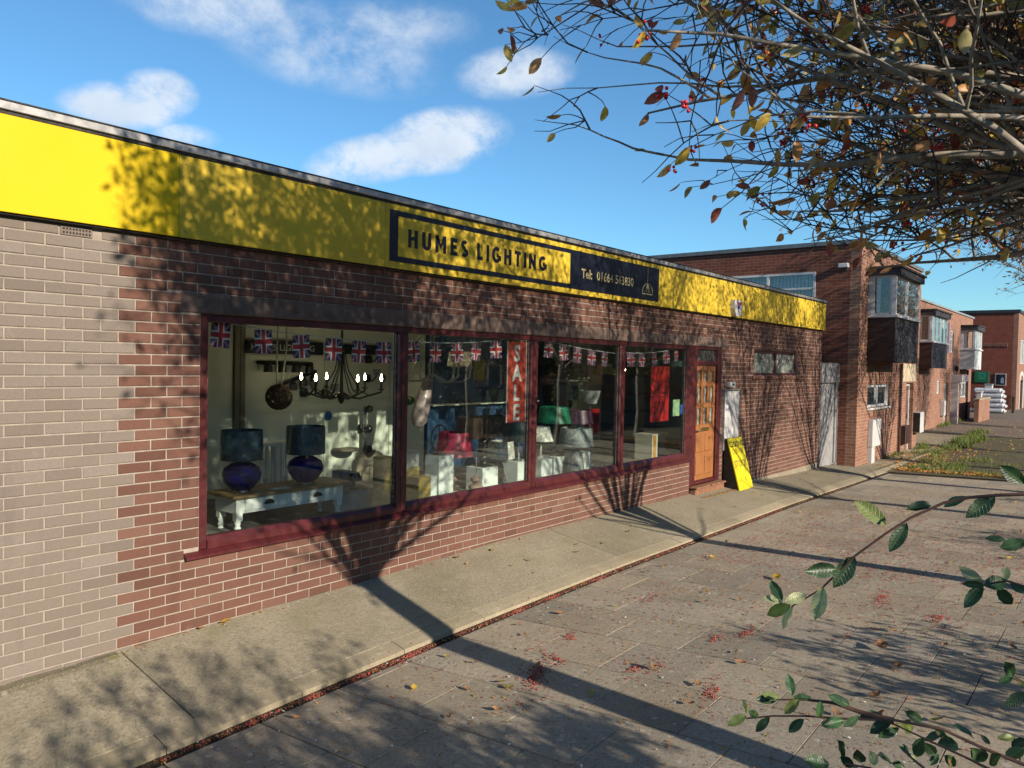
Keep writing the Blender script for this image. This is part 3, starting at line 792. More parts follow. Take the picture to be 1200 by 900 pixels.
# back room seen through the glass
FL = .50
put(MB().box(.3, 14.8, .10, 8.98, .30, FL), 'display_floor', M['deck'], shop)
put(MB().box(.3, 14.8, .25, 8.98, 2.72, 2.78), 'ceiling', M['ceiling_tile'], shop)
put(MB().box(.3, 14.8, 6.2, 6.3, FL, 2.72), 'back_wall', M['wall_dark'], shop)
for a, b in ((.25, .35), (14.75, 14.85)): put(MB().box(a, b, .245, 6.19, FL, 2.72), 'side_wall', M['wall_in'], shop)
# pale partition behind the first window, blue one behind the second
PY = 2.2
part = put(MB().box(.36, 5.06, PY + .02, PY + .08, FL, 2.715), 'display_partition', M['wall_in'], shop)
for a, b, z0, z1 in ((.37, 2.16, FL, 2.70), (2.30, 3.36, FL, 1.50), (2.30, 3.36, 1.52, 2.05), (3.37, 4.40, FL, 1.50), (3.37, 4.40, 1.52, 2.05), (4.41, 5.05, FL, 1.50), (4.41, 5.05, 1.52, 2.05), (2.30, 5.05, 2.07, 2.70)):
    put(MB().chbox(a, b, PY, PY + .019, z0 + .003, z1 - .003, .004), 'wall_panel', M['wall_in'], part)
m1 = MB().box(2.17, 2.29, PY - .03, PY + .019, FL, 2.70)
up = put(m1, 'shelf_upright', M['post'], part)
m1 = MB()
for i in range(60): m1.box(2.222, 2.238, PY - .032, PY - .0301, .6 + i * .034, .618 + i * .034)
put(m1, 'upright_slots', M['dark'], up, kind='stuff')
put(MB().box(2.30, 5.05, PY - .02, PY - .001, 1.40, 1.475), 'wall_rail', M['wall_in'], part)
bl = put(MB().box(5.10, 7.5, PY + .02, PY + .08, FL, 2.715), 'blue_partition', M['blue_wall'], shop)
for a, b in ((5.11, 5.93), (5.94, 6.72), (6.73, 7.49)):
    for z0, z1 in ((FL, 1.40), (1.42, 2.2)): put(MB().chbox(a, b, PY, PY + .019, z0 + .003, z1 - .003, .004), 'wall_panel', M['blue_wall'], bl)
put(MB().box(5.09, 7.5, PY - .12, PY - .001, 1.395, 1.418), 'shelf', M['wall_in'], bl)
put(MB().box(10.35, 10.82, 3.0, 3.4, FL, 2.71), 'pillar', M['wall_in'], shop)
put(MB().box(7.6, 11.5, 5.2, 5.6, FL, 1.3), 'counter', paint('counter', (.12, .07, .05), .6, .2, 5, 0), shop)
for k_ in range(3): put(MB().box(10.9, 14.5, 3.6, 4.0, .9 + k_ * .42, .93 + k_ * .42), 'shelf', M['post'], shop)
# ------------------------------------------------------------------ signs and fittings on the shop front
sign = thing('shop_sign', (2.35, -.07, 2.92), 'navy fascia sign reading HUMES LIGHTING with a phone number and lamp emblem', 'sign')
put(MB().box(2.352, 7.425, -.068, -.0625, 2.922, 3.388, ch=.001), 'sign_board', M['navy'], sign)
put(MB().box(2.452, 5.21, -.0705, -.0682, 2.973, 3.337), 'name_panel', M['yellow_faded'], sign)
def letter(ch, x, z, h, w, y0, y1):
    """one sans capital cut from bars and arcs, w = stroke width; returns (MB, advance)"""
    m = MB()
    def bar(pts):
        for (a, b), (c, d) in zip(pts[:-1], pts[1:]):
            t = Vector((c - a, d - b)); t.normalize(); n_ = Vector((-t.y, t.x)) * w / 2
            m.prism([(x + a + n_.x, z + b + n_.y), (x + c + n_.x, z + d + n_.y), (x + c - n_.x, z + d - n_.y), (x + a - n_.x, z + b - n_.y)], y0 + .0002 * len(m.f) / 6, y1)
    def strip(pts):
        n = len(pts); L, Rr = [], []
        for i, p in enumerate(pts):
            a, b = pts[max(0, i - 1)], pts[min(n - 1, i + 1)]; t = Vector((b[0] - a[0], b[1] - a[1])); t.normalize()
            L.append((x + p[0] - t.y * w / 2, z + p[1] + t.x * w / 2)); Rr.append((x + p[0] + t.y * w / 2, z + p[1] - t.x * w / 2))
        for i in range(n - 1): m.prism([L[i], L[i + 1], Rr[i + 1], Rr[i]], y0, y1)
    arc = lambda cx, cz, rx, rz, a0, a1, k=14: [(cx + rx * math.cos(math.radians(a0 + (a1 - a0) * i / k)), cz + rz * math.sin(math.radians(a0 + (a1 - a0) * i / k))) for i in range(k + 1)]
    q = w / 2
    if ch == 'H': bar([(q, 0), (q, h)]); bar([(.70 * h - q, 0), (.70 * h - q, h)]); bar([(w, h * .52), (.70 * h - w, h * .52)]); return m, .70 * h
    if ch == 'U': strip([(q, h), (q, .34 * h)] + arc(.34 * h, .34 * h, .34 * h - q, .34 * h - q, 180, 360)[1:-1] + [(.68 * h - q, .34 * h), (.68 * h - q, h)]); return m, .68 * h
    if ch == 'M': bar([(q, 0), (q, h)]); bar([(.86 * h - q, 0), (.86 * h - q, h)]); strip([(q * 1.1, h - q * .6), (.43 * h, h * .34), (.86 * h - q * 1.1, h - q * .6)]); return m, .86 * h
    if ch == 'E': bar([(q, 0), (q, h)]); bar([(w, q), (.56 * h, q)]); bar([(w, h * .5), (.52 * h, h * .5)]); bar([(w, h - q), (.56 * h, h - q)]); return m, .57 * h
    if ch == 'S': strip(arc(.28 * h, .735 * h, .25 * h - q * .6, .265 * h - q, 38, 255) + arc(.28 * h, .265 * h, .27 * h - q * .6, .265 * h - q, 75, -142)); return m, .56 * h
    if ch == 'L': bar([(q, 0), (q, h)]); bar([(w, q), (.52 * h, q)]); return m, .53 * h
    if ch == 'I': bar([(q, 0), (q, h)]); return m, w
    if ch == 'G': strip(arc(.42 * h, .5 * h, .42 * h - q, .5 * h - q, 48, 318, 20) + [(.76 * h, .22 * h), (.76 * h, .47 * h)]); bar([(.46 * h, .46 * h), (.76 * h - q, .46 * h)]); return m, .80 * h
    if ch == 'T': bar([(.31 * h, 0), (.31 * h, h - w)]); bar([(0, h - q), (.62 * h, h - q)]); return m, .62 * h
    if ch == 'N': bar([(q, 0), (q, h)]); bar([(.72 * h - q, 0), (.72 * h - q, h)]); bar([(q, h - q * .7), (.72 * h - q, q * .7)]); return m, .72 * h
    return m, .34 * h
x_ = 2.575
for ch in 'HUMES LIGHTING':
    if ch == ' ': x_ += .085; continue
    m_, adv = letter(ch, x_, 3.070, .168, .037, -.077, -.0712)
    put(m_, 'letter', M['navy'], sign); x_ += adv * 1.12 + .048
put(text_mb('Tel:', .158, 5.455, -.0695, 3.075, .0012, .0028), 'lettering', M['gold_ink'], sign)
put(text_mb('01664 563830', .158, 5.80, -.0695, 3.075, .0012, .0005, xs=1.0), 'lettering', M['gold_ink'], sign)
m1 = MB()
cx, cz, R_ = 7.10, 3.005, .145
def flat_line(m, pts, w, y=-.0695):
    for (a, b), (c, d) in zip(pts[:-1], pts[1:]):
        t = Vector((c - a, d - b)); t.normalize(); n_ = Vector((-t.y, t.x)) * w / 2
        m.prism([(a + n_.x, b + n_.y), (c + n_.x, d + n_.y), (c - n_.x, d - n_.y), (a - n_.x, b - n_.y)], y - .001, y + .001)
flat_line(m1, [(cx + R_ * 1.0 * math.cos(a), cz + R_ * 1.0 * math.sin(a)) for a in [math.pi * i / 16 for i in range(17)]], .014)
flat_line(m1, [(cx - R_, cz), (cx + R_, cz)], .014); flat_line(m1, [(cx, cz + R_), (cx, 3.375)], .010)
for s_ in (-1, 1):
    flat_line(m1, [(cx, cz + R_), (cx + s_ * .075, cz + .02)], .008, -.0697); flat_line(m1, [(cx, cz + R_ * .95), (cx + s_ * .028, cz + .02)], .01, -.0699)
put(m1, 'lamp_emblem', M['gold_ink'], sign)

ab = thing('alarm_box', (10.1, -.07, 3.0), 'white burglar alarm box with a small red and blue badge on the yellow fascia', 'alarm box')
m1 = MB(); m1.prism([(9.93, 3.14), (10.25, 3.14), (10.25, 3.0), (10.18, 2.875), (10.0, 2.875), (9.93, 3.0)], -.145, -.063)
put(m1, 'casing', M['white_plastic'], ab)
put(MB().box(10.05, 10.2, -.148, -.1455, 3.06, 3.115), 'red_badge', paint('badge_red', (.35, .03, .06), .5, .1, 9, 0), ab)
put(MB().box(10.05, 10.14, -.148, -.1455, 3.0, 3.055), 'blue_badge', paint('badge_blue', (.05, .1, .4), .5, .1, 9, 0), ab)

nbd = thing('notice_board', (10.1, -.02, .8), 'tall plain white board fixed to the brick beside the wooden door', 'board')
put(MB().box(9.90, 10.50, -.03, .003, .60, 1.60, ch=.004), 'panel', M['offwhite'], nbd)
m1 = MB(); m1.box(9.885, 9.8995, -.036, .003, .6, 1.615); m1.box(10.5005, 10.515, -.036, .003, .6, 1.615); m1.box(9.885, 10.515, -.036, .003, 1.6155, 1.63)
put(m1, 'edging', M['trim'], nbd)
ent = thing('entry_box', (10.12, -.03, 1.70), 'small white box with a dark slot above the tall white board', 'box')
put(MB().chbox(10.03, 10.24, -.07, .003, 1.665, 1.76, .012), 'casing', M['white_plastic'], ent)
put(MB().box(10.09, 10.18, -.0725, -.0702, 1.70, 1.725), 'slot', M['black'], ent)

# A-board by the door
af = thing('pavement_sign', (10.2, -.2, 0), 'yellow A-board reading CLOSING DOWN STOCK standing against the wall by the door', 'sign')
def sloped(m, x0, x1, yb, zb, yt, zt, th, mi=0):
    d = Vector((0, yt - yb, zt - zb)).normalized(); nrm = Vector((0, -d.z, d.y)) * th
    p = [(x0, yb, zb), (x1, yb, zb), (x1, yt, zt), (x0, yt, zt)]
    m.add(p + [(a, b + nrm.y, c + nrm.z) for a, b, c in p], [(0, 1, 2, 3), (4, 7, 6, 5), (0, 4, 5, 1), (1, 5, 6, 2), (2, 6, 7, 3), (3, 7, 4, 0)], mi)
AX0, AX1 = 9.92, 10.50
yb, zb, yt, zt = -.31, -.055, -.075, .80
m1 = MB(); sloped(m1, AX0, AX1, yb, zb, yt, zt, .018)
put(m1, 'front_board', paint('poster_yellow', (.84, .72, .01), .45, .05, 4, 0), af)
m1 = MB(); m1.box(AX0 + .0, AX1, -.05, -.034, -.05, .80); m1.box(AX0, AX0 + .02, -.07, -.0505, .74, .80)
m1.prism([(-.29, -.03), (-.055, -.03), (-.055, .77), (-.075, .77)], AX0 + .004, AX0 + .014, 'x')  # black sheet closing the open end in place of its inner shade
put(m1, 'back_board', M['black'], af)
def board_text(body, size, t, mat, bold=.0):
    tm = text_mb(body, size, (AX0 + AX1) / 2, 0, 0, .0006, bold, 'CENTER')
    d = Vector((0, yt - yb, zt - zb)); L = d.length; d.normalize(); nrm = Vector((0, -d.z, d.y))
    o = Vector((0, yb, zb)) + d * t * L + nrm * .0195
    tm.v = [tuple(Vector((v[0], 0, 0)) + o + d * v[2] - nrm * v[1]) for v in tm.v]
    put(tm, 'lettering', mat, af)
board_text('CLOSING', .135, .83, M['black'], .003)
board_text('DOWN', .135, .69, paint('faded_print', (.32, .25, .02), .6, .1, 9, 0), .001)
board_text('STOCK', .16, .44, paint('print_grey', (.28, .22, .03), .6, .1, 9, 0), .002)

# ------------------------------------------------------------------ things in the windows
FL = .50
blue_glass = NT('cobalt_glass'); blue_glass = blue_glass.base((.001, .003, .085), .07, 0, .12); 
t_ = NT('wrapped_dark_shade'); p_ = t_.pos(); c_ = t_.ramp(t_.noise(p_, 18, 5, .7, 1.5), [(.35, (.012, .022, .034)), (.6, (.03, .06, .085)), (.75, (.10, .16, .20))]); t_.bump(t_.noise(p_, 25, 4, .6, 2), .5, .01)
M['dark_shade'] = t_.base(c_, .18, 0, .6)
def shade(p, xy, z0, z1, r0, r1, mat, name='shade', th=.006):
    x, y = xy
    m = MB(); m.lathe(x, y, [(r0, z0), (r1, z1), (r1 - th, z1), (r0 - th, z0), (r0, z0)], 28, cap=False)
    return put(m, name, mat, p, True)
for i, (x, lab) in enumerate(((1.39, 'cobalt blue glass lamp with dark shade, nearer the left end of the white table'), (2.06, 'cobalt blue glass lamp with dark shade, near the right end of the white table'))):
    y = .75
    lp = thing('table_lamp', (x, y, .83), lab, 'lamp', 'pair of cobalt lamps on the white table')
    m1 = MB(); m1.lathe(x, y, [(.085, .832), (.085, .848), (.05, .852)], 24); put(m1, 'base', M['steel'], lp, True)
    m1 = MB(); m1.lathe(x, y, [(.08, .85), (.11, .87), (.155, .93), (.172, .99), (.15, 1.045), (.095, 1.08), (.045, 1.095), (.036, 1.115), (.045, 1.13)], 28); put(m1, 'glass_body', blue_glass, lp, True)
    put(MB().tube([(x, y, 1.13), (x, y, 1.25)], .008, 8), 'stem', M['steel'], lp)
    shade(lp, (x, y), 1.115, 1.375, .185, .18, M['dark_shade'])
ct = thing('console_table', (1.8, .8, FL), 'white console table with brown wooden top and two drawers behind the glass', 'table')
put(MB().chbox(1.19, 2.45, .55, .99, .802, .83, .005), 'table_top', M['table_wood'], ct)
put(MB().box(1.25, 2.39, .60, .94, .665, .801), 'apron', M['bright_white'], ct)
for a, b in ((1.33, 1.79), (1.85, 2.31)):
    d_ = put(MB().chbox(a, b, .588, .5995, .685, .785, .003), 'drawer', M['bright_white'], ct)
    m1 = MB(); cx = (a + b) / 2
    m1.prism([(cx + .045 * math.cos(math.pi * i / 8), .725 + .04 * math.sin(math.pi * i / 8)) for i in range(9)], .566, .5875)
    put(m1, 'cup_handle', M['black'], d_)
for lx in (1.285, 2.355):
    for ly in (.635, .905):
        m1 = MB(); m1.box(lx - .03, lx + .03, ly - .03, ly + .03, .60, .664)
        m1.lathe(lx, ly, [(.028, FL), (.022, FL + .02), (.03, FL + .035), (.02, FL + .05), (.026, .575), (.03, .5995)], 10)
        put(m1, 'leg', M['bright_white'], ct)
card = put(MB().box(1.62, 1.80, .60, .69, .831, .834), 'price_card', M['offwhite'], label='cream price card lying flat on the wooden table top between the blue lamps', cat='card')
# two white lanterns standing behind the lamps
for x, lab in ((2.10, 'white wooden lantern standing behind the table, nearer the left blue lamp'), (2.34, 'white wooden lantern standing behind the table, nearer the right blue lamp')):
    lt = thing('lantern', (x, 1.5, FL), lab, 'lantern', 'lanterns behind the table'); h0, h1 = FL, 1.12; w = .085
    m1 = MB()
    for sx in (-1, 1):
        for sy in (-1, 1): m1.box(x + sx * w - .014, x + sx * w + .014, 1.5 + sy * w - .014, 1.5 + sy * w + .014, h0 + .041, h1 - .001)
    put(m1, 'posts', M['bright_white'], lt); put(MB().box(x - w - .02, x + w + .02, 1.5 - w - .02, 1.5 + w + .02, h0, h0 + .04), 'base', M['bright_white'], lt)
    put(MB().box(x - w - .02, x + w + .02, 1.5 - w - .02, 1.5 + w + .02, h1, h1 + .03), 'top', M['bright_white'], lt)
    m1 = MB(); m1.lathe(x, 1.5, [(.035, h0 + .042), (.035, h0 + .28)], 12); put(m1, 'candle', M['offwhite'], lt)
# name board and wall lights on the pale partition
nb_ = thing('name_board', (2.75, 2.15, 2.15), 'dark board lettered HUMES LIGHTING on the wall inside the first window', 'sign')
put(MB().box(2.28, 3.30, 2.14, 2.198, 2.06, 2.21, ch=.004), 'board', M['navy'], nb_); put(text_mb('HUMES LIGHTING', .10, 2.33, 2.136, 2.10, .002, .001, xs=1.05), 'lettering', M['offwhite'], nb_)
nb2 = put(MB().box(3.36, 4.3, 2.15, 2.198, 2.08, 2.2, ch=.004), 'dark_plaque', M['navy'], label='plain dark plaque on the wall behind the candle chandelier', cat='plaque')
def spot_bar(x0, z0, x1, z1, n, lab):
    b = thing('spotlight_bar', ((x0 + x1) / 2, 2.15, z0), lab, 'wall light')
    put(MB().tube([(x0, 2.15, z0), (x1, 2.15, z1)], .022, 8), 'bar', M['black'], b)
    for i in range(n):
        t = (i + .5) / n; x = x0 + (x1 - x0) * t; z = z0 + (z1 - z0) * t
        m = MB(); m.lathe(x, 2.08, [(.02, z), (.045, z - .03), (.05, z - .10)], 10); put(m, 'spot', M['black'], b)
spot_bar(2.42, 1.96, 3.15, 1.95, 4, 'long black spotlight bar under the dark name board')
spot_bar(2.62, 1.68, 3.2, 1.87, 4, 'slanting black spotlight bar below the long straight one')
def wall_fit(x, z, kind, lab, y=2.17):
    o = thing('wall_light', (x, y, z), lab, 'wall light')
    m = MB(); m.lathe(x, y, [(.04, z - .05), (.05, z), (.04, z + .05)], 10); put(m, 'backplate', M['black'], o)
    if kind == 0:
        put(MB().tube([(x, y, z), (x, y - .1, z - .03), (x + .02, y - .16, z + .04)], .01, 6), 'arm', M['black'], o); m = MB(); m.lathe(x + .02, y - .16, [(.03, z + .04), (.055, z + .12)], 10); put(m, 'cup', M['steel'], o)
    else:
        put(MB().box(x - .03, x + .03, y - .07, y - .05, z - .28, z + .28, ch=.008), 'bar', M['steel'], o)
        for d in (-.25, 0, .25): put(MB().ball((x + .02, y - .12, z + d), .05, 0, 10, 6), 'bulb_cup', M['black'], o, True)
wall_fit(3.05, 1.62, 0, 'small black wall light with cup shade left of the chandelier'); wall_fit(3.35, 1.6, 0, 'small black wall light with cup shade right behind the wicker ball')
wall_fit(4.02, 2.02, 0, 'black wall light high on the partition right of the chandelier'); wall_fit(4.0, 1.78, 0, 'black wall light in the middle of the partition right of the chandelier')
wall_fit(3.92, 1.15, 1, 'tall steel wall light with three black cups low on the partition')
for x, z, s_, m_, lab in ((3.42, 1.33, .055, 'blue_dot', 'round blue sticker on the partition beside the right blue lamp'), (4.28, 1.78, .05, 'blue_dot2', 'small dark blue square sticker on the partition near the mullion'), (2.98, 1.93, .05, 'blue_dot', 'round blue sticker on the partition by the spotlight bars')):
    mm = paint(m_, (.02, .16, .5) if m_ == 'blue_dot' else (.02, .05, .2), .5, .1, 9, 0)
    m = MB(); m.prism([(x + s_ * math.cos(i * math.pi / 8), z + s_ * math.sin(i * math.pi / 8)) for i in range(16)], 2.188, 2.196); put(m, 'sticker', mm, label=lab, cat='sticker')
sh = thing('wall_shelf', (3.7, 2.1, .95), 'oval grey shelf bracket low on the partition', 'shelf'); m = MB(); m.lathe(3.62, 2.1, [(.16, .90), (.17, .915), (.16, .93)], 20); put(m, 'shelf_board', M['post'], sh)
rs = thing('half_round_panel', (4.05, 2.1, FL), 'grey half round panel leaning at the foot of the partition', 'panel'); m = MB(); m.prism([(4.02 + .24 * math.cos(math.pi * i / 12), .68 + .2 * math.sin(math.pi * i / 12)) for i in range(13)] + [(3.78, FL), (4.26, FL)], 2.08, 2.12); put(m, 'panel', M['post'], rs)
# wicker ball pendant
wk = thing('wicker_pendant', (2.42, 1.7, 1.6), 'brown wicker ball pendant hanging from two pale cords', 'pendant lamp')
m = MB(); rr = random.Random(4)
for i in range(26):
    ax = Vector((rr.uniform(-1, 1), rr.uniform(-1, 1), rr.uniform(-1, 1))).normalized(); u_ = ax.orthogonal().normalized(); v_ = ax.cross(u_)
    m.tube([Vector((2.40, 1.7, 1.60)) + (u_ * math.cos(a) + v_ * math.sin(a)) * .135 for a in [2 * math.pi * k / 16 for k in range(17)]], .007, 4)
put(m, 'ball', paint('wicker', (.10, .055, .03), .7, .3, 20, 0), wk, kind='stuff')
for dx in (-.03, .03): put(MB().tube([(2.40 + dx, 1.7, 1.72), (2.43 + dx * 2, 1.7, 2.15), (2.43 + dx, 1.7, 2.72)], .009, 5), 'cord', paint('clear_cord', (.6, .62, .55), .3, .1, 9, 0), wk)
# candle chandelier, lit
chd = thing('candle_chandelier', (2.83, 1.2, 1.55), 'black candle chandelier with six lit bulbs hanging behind the first window', 'chandelier')
put(MB().tube([(2.83, 1.2, 2.72), (2.83, 1.2, 1.60)], .012, 6), 'rod', M['black'], chd)
m = MB(); m.lathe(2.83, 1.2, [(.008, 1.54), (.03, 1.57), (.045, 1.62), (.02, 1.68), (.012, 2.1), (.03, 2.12), (.012, 2.16)], 12); put(m, 'hub', M['black'], chd, True)
tb = NT('candle_bulb_glow'); tb.base((.9, .7, .4), .3); tb.b.inputs['Emission Color'].default_value = (1, .78, .48, 1); tb.b.inputs['Emission Strength'].default_value = 26.0
for k_ in range(6):
    a = math.pi * 2 * k_ / 6 + .25; dx, dy = math.cos(a), math.sin(a)
    P_ = [(2.83 + dx * r_, 1.2 + dy * r_, z_) for r_, z_ in ((.02, 1.66), (.10, 1.61), (.19, 1.60), (.28, 1.63), (.38, 1.66), (.42, 1.67), (.42, 1.70))]
    arm = put(MB().tube(P_, .011, 6), 'arm', M['black'], chd, True)
    put(MB().tube([(2.83 + dx * .03, 1.2 + dy * .03, 2.1), (2.83 + dx * .07, 1.2 + dy * .07, 1.9), (2.83 + dx * .2, 1.2 + dy * .2, 1.68), (2.83 + dx * .3, 1.2 + dy * .3, 1.63)], .007, 5), 'scroll', M['black'], chd)
    m = MB(); m.lathe(2.83 + dx * .42, 1.2 + dy * .42, [(.03, 1.695), (.035, 1.705), (.013, 1.71), (.013, 1.79)], 8); put(m, 'candle_tube', M['black'], arm)
    m = MB(); m.lathe(2.83 + dx * .42, 1.2 + dy * .42, [(.006, 1.79), (.0145, 1.808), (.012, 1.83), (.002, 1.866)], 10); put(m, 'bulb', tb.mat, arm, True)
# boxes at the right of the first window
def crate(x0, x1, y0, y1, z0, z1, mat, lab, name='display_box', cat='box', group=None):
    o = thing(name, ((x0 + x1) / 2, (y0 + y1) / 2, z0), lab, cat, group)
    put(MB().chbox(x0, x1, y0, y1, z0, z1, .004), 'box_body', mat, o)
    return o
gt = NT('gold_weave'); p_ = gt.pos(); v_ = gt.new('ShaderNodeTexVoronoi'); v_.inputs['Scale'].default_value = 55; gt.link(p_, v_.inputs['Vector'])
M['gold'] = gt.base(gt.ramp(v_.outputs['Distance'], [(.1, (.10, .065, .01)), (.45, (.42, .30, .06))]), .4, .3); gt.bump(v_.outputs['Distance'], .5, .01)
M['silver'] = paint('silver_weave', (.55, .57, .55), .35, .1, 60, .3, 90, metal=.3)
M['plinth_white'] = paint('plinth_white', (1.05, 1.1, 1.06), .6, .05, 4, .03, 50, dirt=.08)
M['carton'] = paint('grey_carton', (.36, .37, .38), .7, .08, 4, 0)
crate(2.36, 2.72, .62, .9, FL, .70, M['carton'], 'long grey carton on the display floor right of the white table')
crate(2.765, 2.92, .44, .6, FL + .0, 1.04, M['gold'], 'tallest gold patterned box, just left of the first mullion', 'patterned_box')
crate(2.72, 2.86, 1.0, 1.2, FL, .84, M['carton'], 'upright grey box behind the tall gold box')
crate(3.02, 3.22, .62, .82, FL, .86, M['gold'], 'gold patterned box just right of the first mullion, behind the shorter one', 'patterned_box')
crate(3.20, 3.38, .38, .56, FL, .80, M['gold'], 'short gold patterned box in front at the left of the second window', 'patterned_box')
crate(3.27, 3.45, .64, .82, .868, 1.04, M['silver'], 'silver patterned cube set above the gold boxes', 'patterned_box')
crate(3.26, 3.47, .65, .81, FL, .866, M['gold'], 'gold box carrying the silver patterned cube', 'patterned_box')
crate(3.42, 3.54, .45, .6, FL, .78, M['plinth_white'], 'narrow white plinth right of the short gold box', 'plinth', 'plinth', 'white plinths in the windows')
crate(3.60, 3.83, .48, .70, FL, .98, M['plinth_white'], 'tallest white plinth, carrying a hoop lamp left of the pink shade', 'plinth', 'plinth', 'white plinths in the windows')
cam_ = thing('small_lamp', (2.62, .95, .70), 'small black and white lamp on the grey carton', 'lamp')
m = MB(); m.lathe(2.66, .76, [(.05, .701), (.05, .715), (.01, .72), (.01, .80)], 10); put(m, 'base', M['black'], cam_); m = MB(); m.lathe(2.66, .76, [(.08, .79), (.05, .87)], 12); put(m, 'shade', M['black'], cam_)

# bunting strings with union flags
m = MB(); W_, H_ = .152, .192
def fp(poly, y, mi): m.prism([(u * W_, w * H_) for u, w in poly], y - .0002, y + .0002, 'y', mi)
def bar_(a, b, w, y, mi):
    t = Vector((b[0] - a[0], (b[1] - a[1]) * 1.0)); t.normalize(); n_ = Vector((-t.y, t.x)) * w
    fp([(max(-.5, min(.5, p[0])), max(-1, min(0, p[1]))) for p in ((a[0] + n_.x, a[1] + n_.y), (b[0] + n_.x, b[1] + n_.y), (b[0] - n_.x, b[1] - n_.y), (a[0] - n_.x, a[1] - n_.y))], y, mi)
fp([(-.5, 0), (.5, 0), (.5, -1), (-.5, -1)], 0, 0)
for sg in (-1, 1):
    yy = sg * .0006
    bar_((-.5, 0), (.5, -1), .085, yy, 1); bar_((.5, 0), (-.5, -1), .085, yy * 1.1, 1); bar_((-.48, -.02), (.48, -.98), .03, yy * 2, 2); bar_((.48, -.02), (-.48, -.98), .03, yy * 2.1, 2)
    fp([(-.5, -.33), (.5, -.33), (.5, -.67), (-.5, -.67)], yy * 3, 1); fp([(-.17, 0), (.17, 0), (.17, -1), (-.17, -1)], yy * 3.1, 1)
    fp([(-.5, -.40), (.5, -.40), (.5, -.60), (-.5, -.60)], yy * 4, 2); fp([(-.10, 0), (.10, 0), (.10, -1), (-.10, -1)], yy * 4.1, 2)
FLAG = m.mesh('flag', [paint('flag_blue', (.012, .03, .16), .7, .1, 9, 0), paint('flag_white', (.78, .76, .76), .7, .05, 9, 0), paint('flag_red', (.5, .02, .04), .7, .1, 9, 0)])
BUNT = [('first', [(.66, 2.30), (1.4, 2.225), (2.53, 2.185)], [.80, 1.16, 1.52, 1.86, 2.15, 2.43]), ('second', [(2.70, 2.205), (3.45, 2.21), (4.28, 2.285)], [2.80, 3.12, 3.43, 3.74, 4.04]),
        ('third', [(4.74, 2.31), (5.6, 2.225), (6.53, 2.17)], [5.03, 5.34, 5.65, 5.96, 6.27]), ('fourth', [(6.70, 2.19), (7.6, 2.205), (8.52, 2.32)], [6.94, 7.27, 7.62, 7.98, 8.33])]
for nm, pts, fx in BUNT:
    b = thing('bunting', (pts[0][0], .085, pts[0][1]), 'string of union flag bunting hanging across the %s window from the left' % nm, 'bunting', 'flag bunting across the windows')
    (xa, za), (xb, zb_), (xc, zc) = pts
    def zc_(x): return za * (x - xb) * (x - xc) / ((xa - xb) * (xa - xc)) + zb_ * (x - xa) * (x - xc) / ((xb - xa) * (xb - xc)) + zc * (x - xa) * (x - xb) / ((xc - xa) * (xc - xb))
    put(MB().tube([(xa + (xc - xa) * i / 14, .085, zc_(xa + (xc - xa) * i / 14)) for i in range(15)], .005, 5), 'tape', M['offwhite'], b)
    for x in fx: inst('flag', FLAG, b, (x, .085 + RNG.uniform(-.004, .008), zc_(x) - .003), (RNG.uniform(-.08, .05), RNG.uniform(-.10, .08), RNG.uniform(-.3, .15)))
# SALE banner on the glass of the second window
sb = thing('sale_banner', (4.4, .07, 1.35), 'tall red banner with white letters SALE on the second window', 'banner')
put(MB().box(4.235, 4.565, .066, .069, 1.345, 2.255), 'cloth', paint('banner_red', (.55, .055, .03), .6, .08, 5, .1, 20), sb)
m = MB(); m.box(4.225, 4.2345, .064, .07, 1.34, 2.26); m.box(4.5655, 4.575, .064, .07, 1.34, 2.26); put(m, 'edging', M['offwhite'], sb)
for i, ch in enumerate('SALE'): put(text_mb(ch, .255, 4.40, .0645, 2.035 - i * .222, .0008, .007, 'CENTER', .95), 'letter', M['offwhite'], sb)
# red posters on the fourth window
rp = thing('sale_poster', (7.8, .06, 1.2), 'red poster with dark letters SALE 50% on the fourth window', 'poster')
pr = paint('poster_red', (.62, .02, .015), .5, .12, 3, 0); pd = paint('poster_dark_print', (.12, .01, .01), .5, .1, 9, 0)
put(MB().box(7.50, 8.06, .058, .060, 1.19, 2.005), 'sheet', pr, rp)
put(text_mb('SALE', .30, 7.78, .057, 1.60, .0004, .004, 'CENTER', .78), 'lettering', pd, rp); put(text_mb('50%', .26, 7.78, .057, 1.31, .0004, .003, 'CENTER', .85), 'lettering', pd, rp)
put(MB().box(7.50, 8.06, .0565, .0578, 1.555, 1.565), 'print_line', pd, rp)
put(MB().box(8.20, 8.42, .058, .060, 1.25, 1.50), 'poster', paint('poster_green', (.42, .62, .36), .6, .1, 9, 0), label='small pale green poster right of the red sale poster', cat='poster')
put(MB().box(8.44, 8.52, .058, .060, 1.27, 1.42), 'sticker', paint('sticker_blue', (.03, .10, .45), .6, .1, 9, 0), label='small blue sticker at the right edge of the fourth window', cat='sticker')
yp = put(MB().box(6.02, 6.26, 2.17, 2.198, 1.75, 2.05), 'poster', paint('poster_olive', (.36, .38, .04), .6, .1, 9, 0), label='yellow green poster on the blue partition', cat='poster')
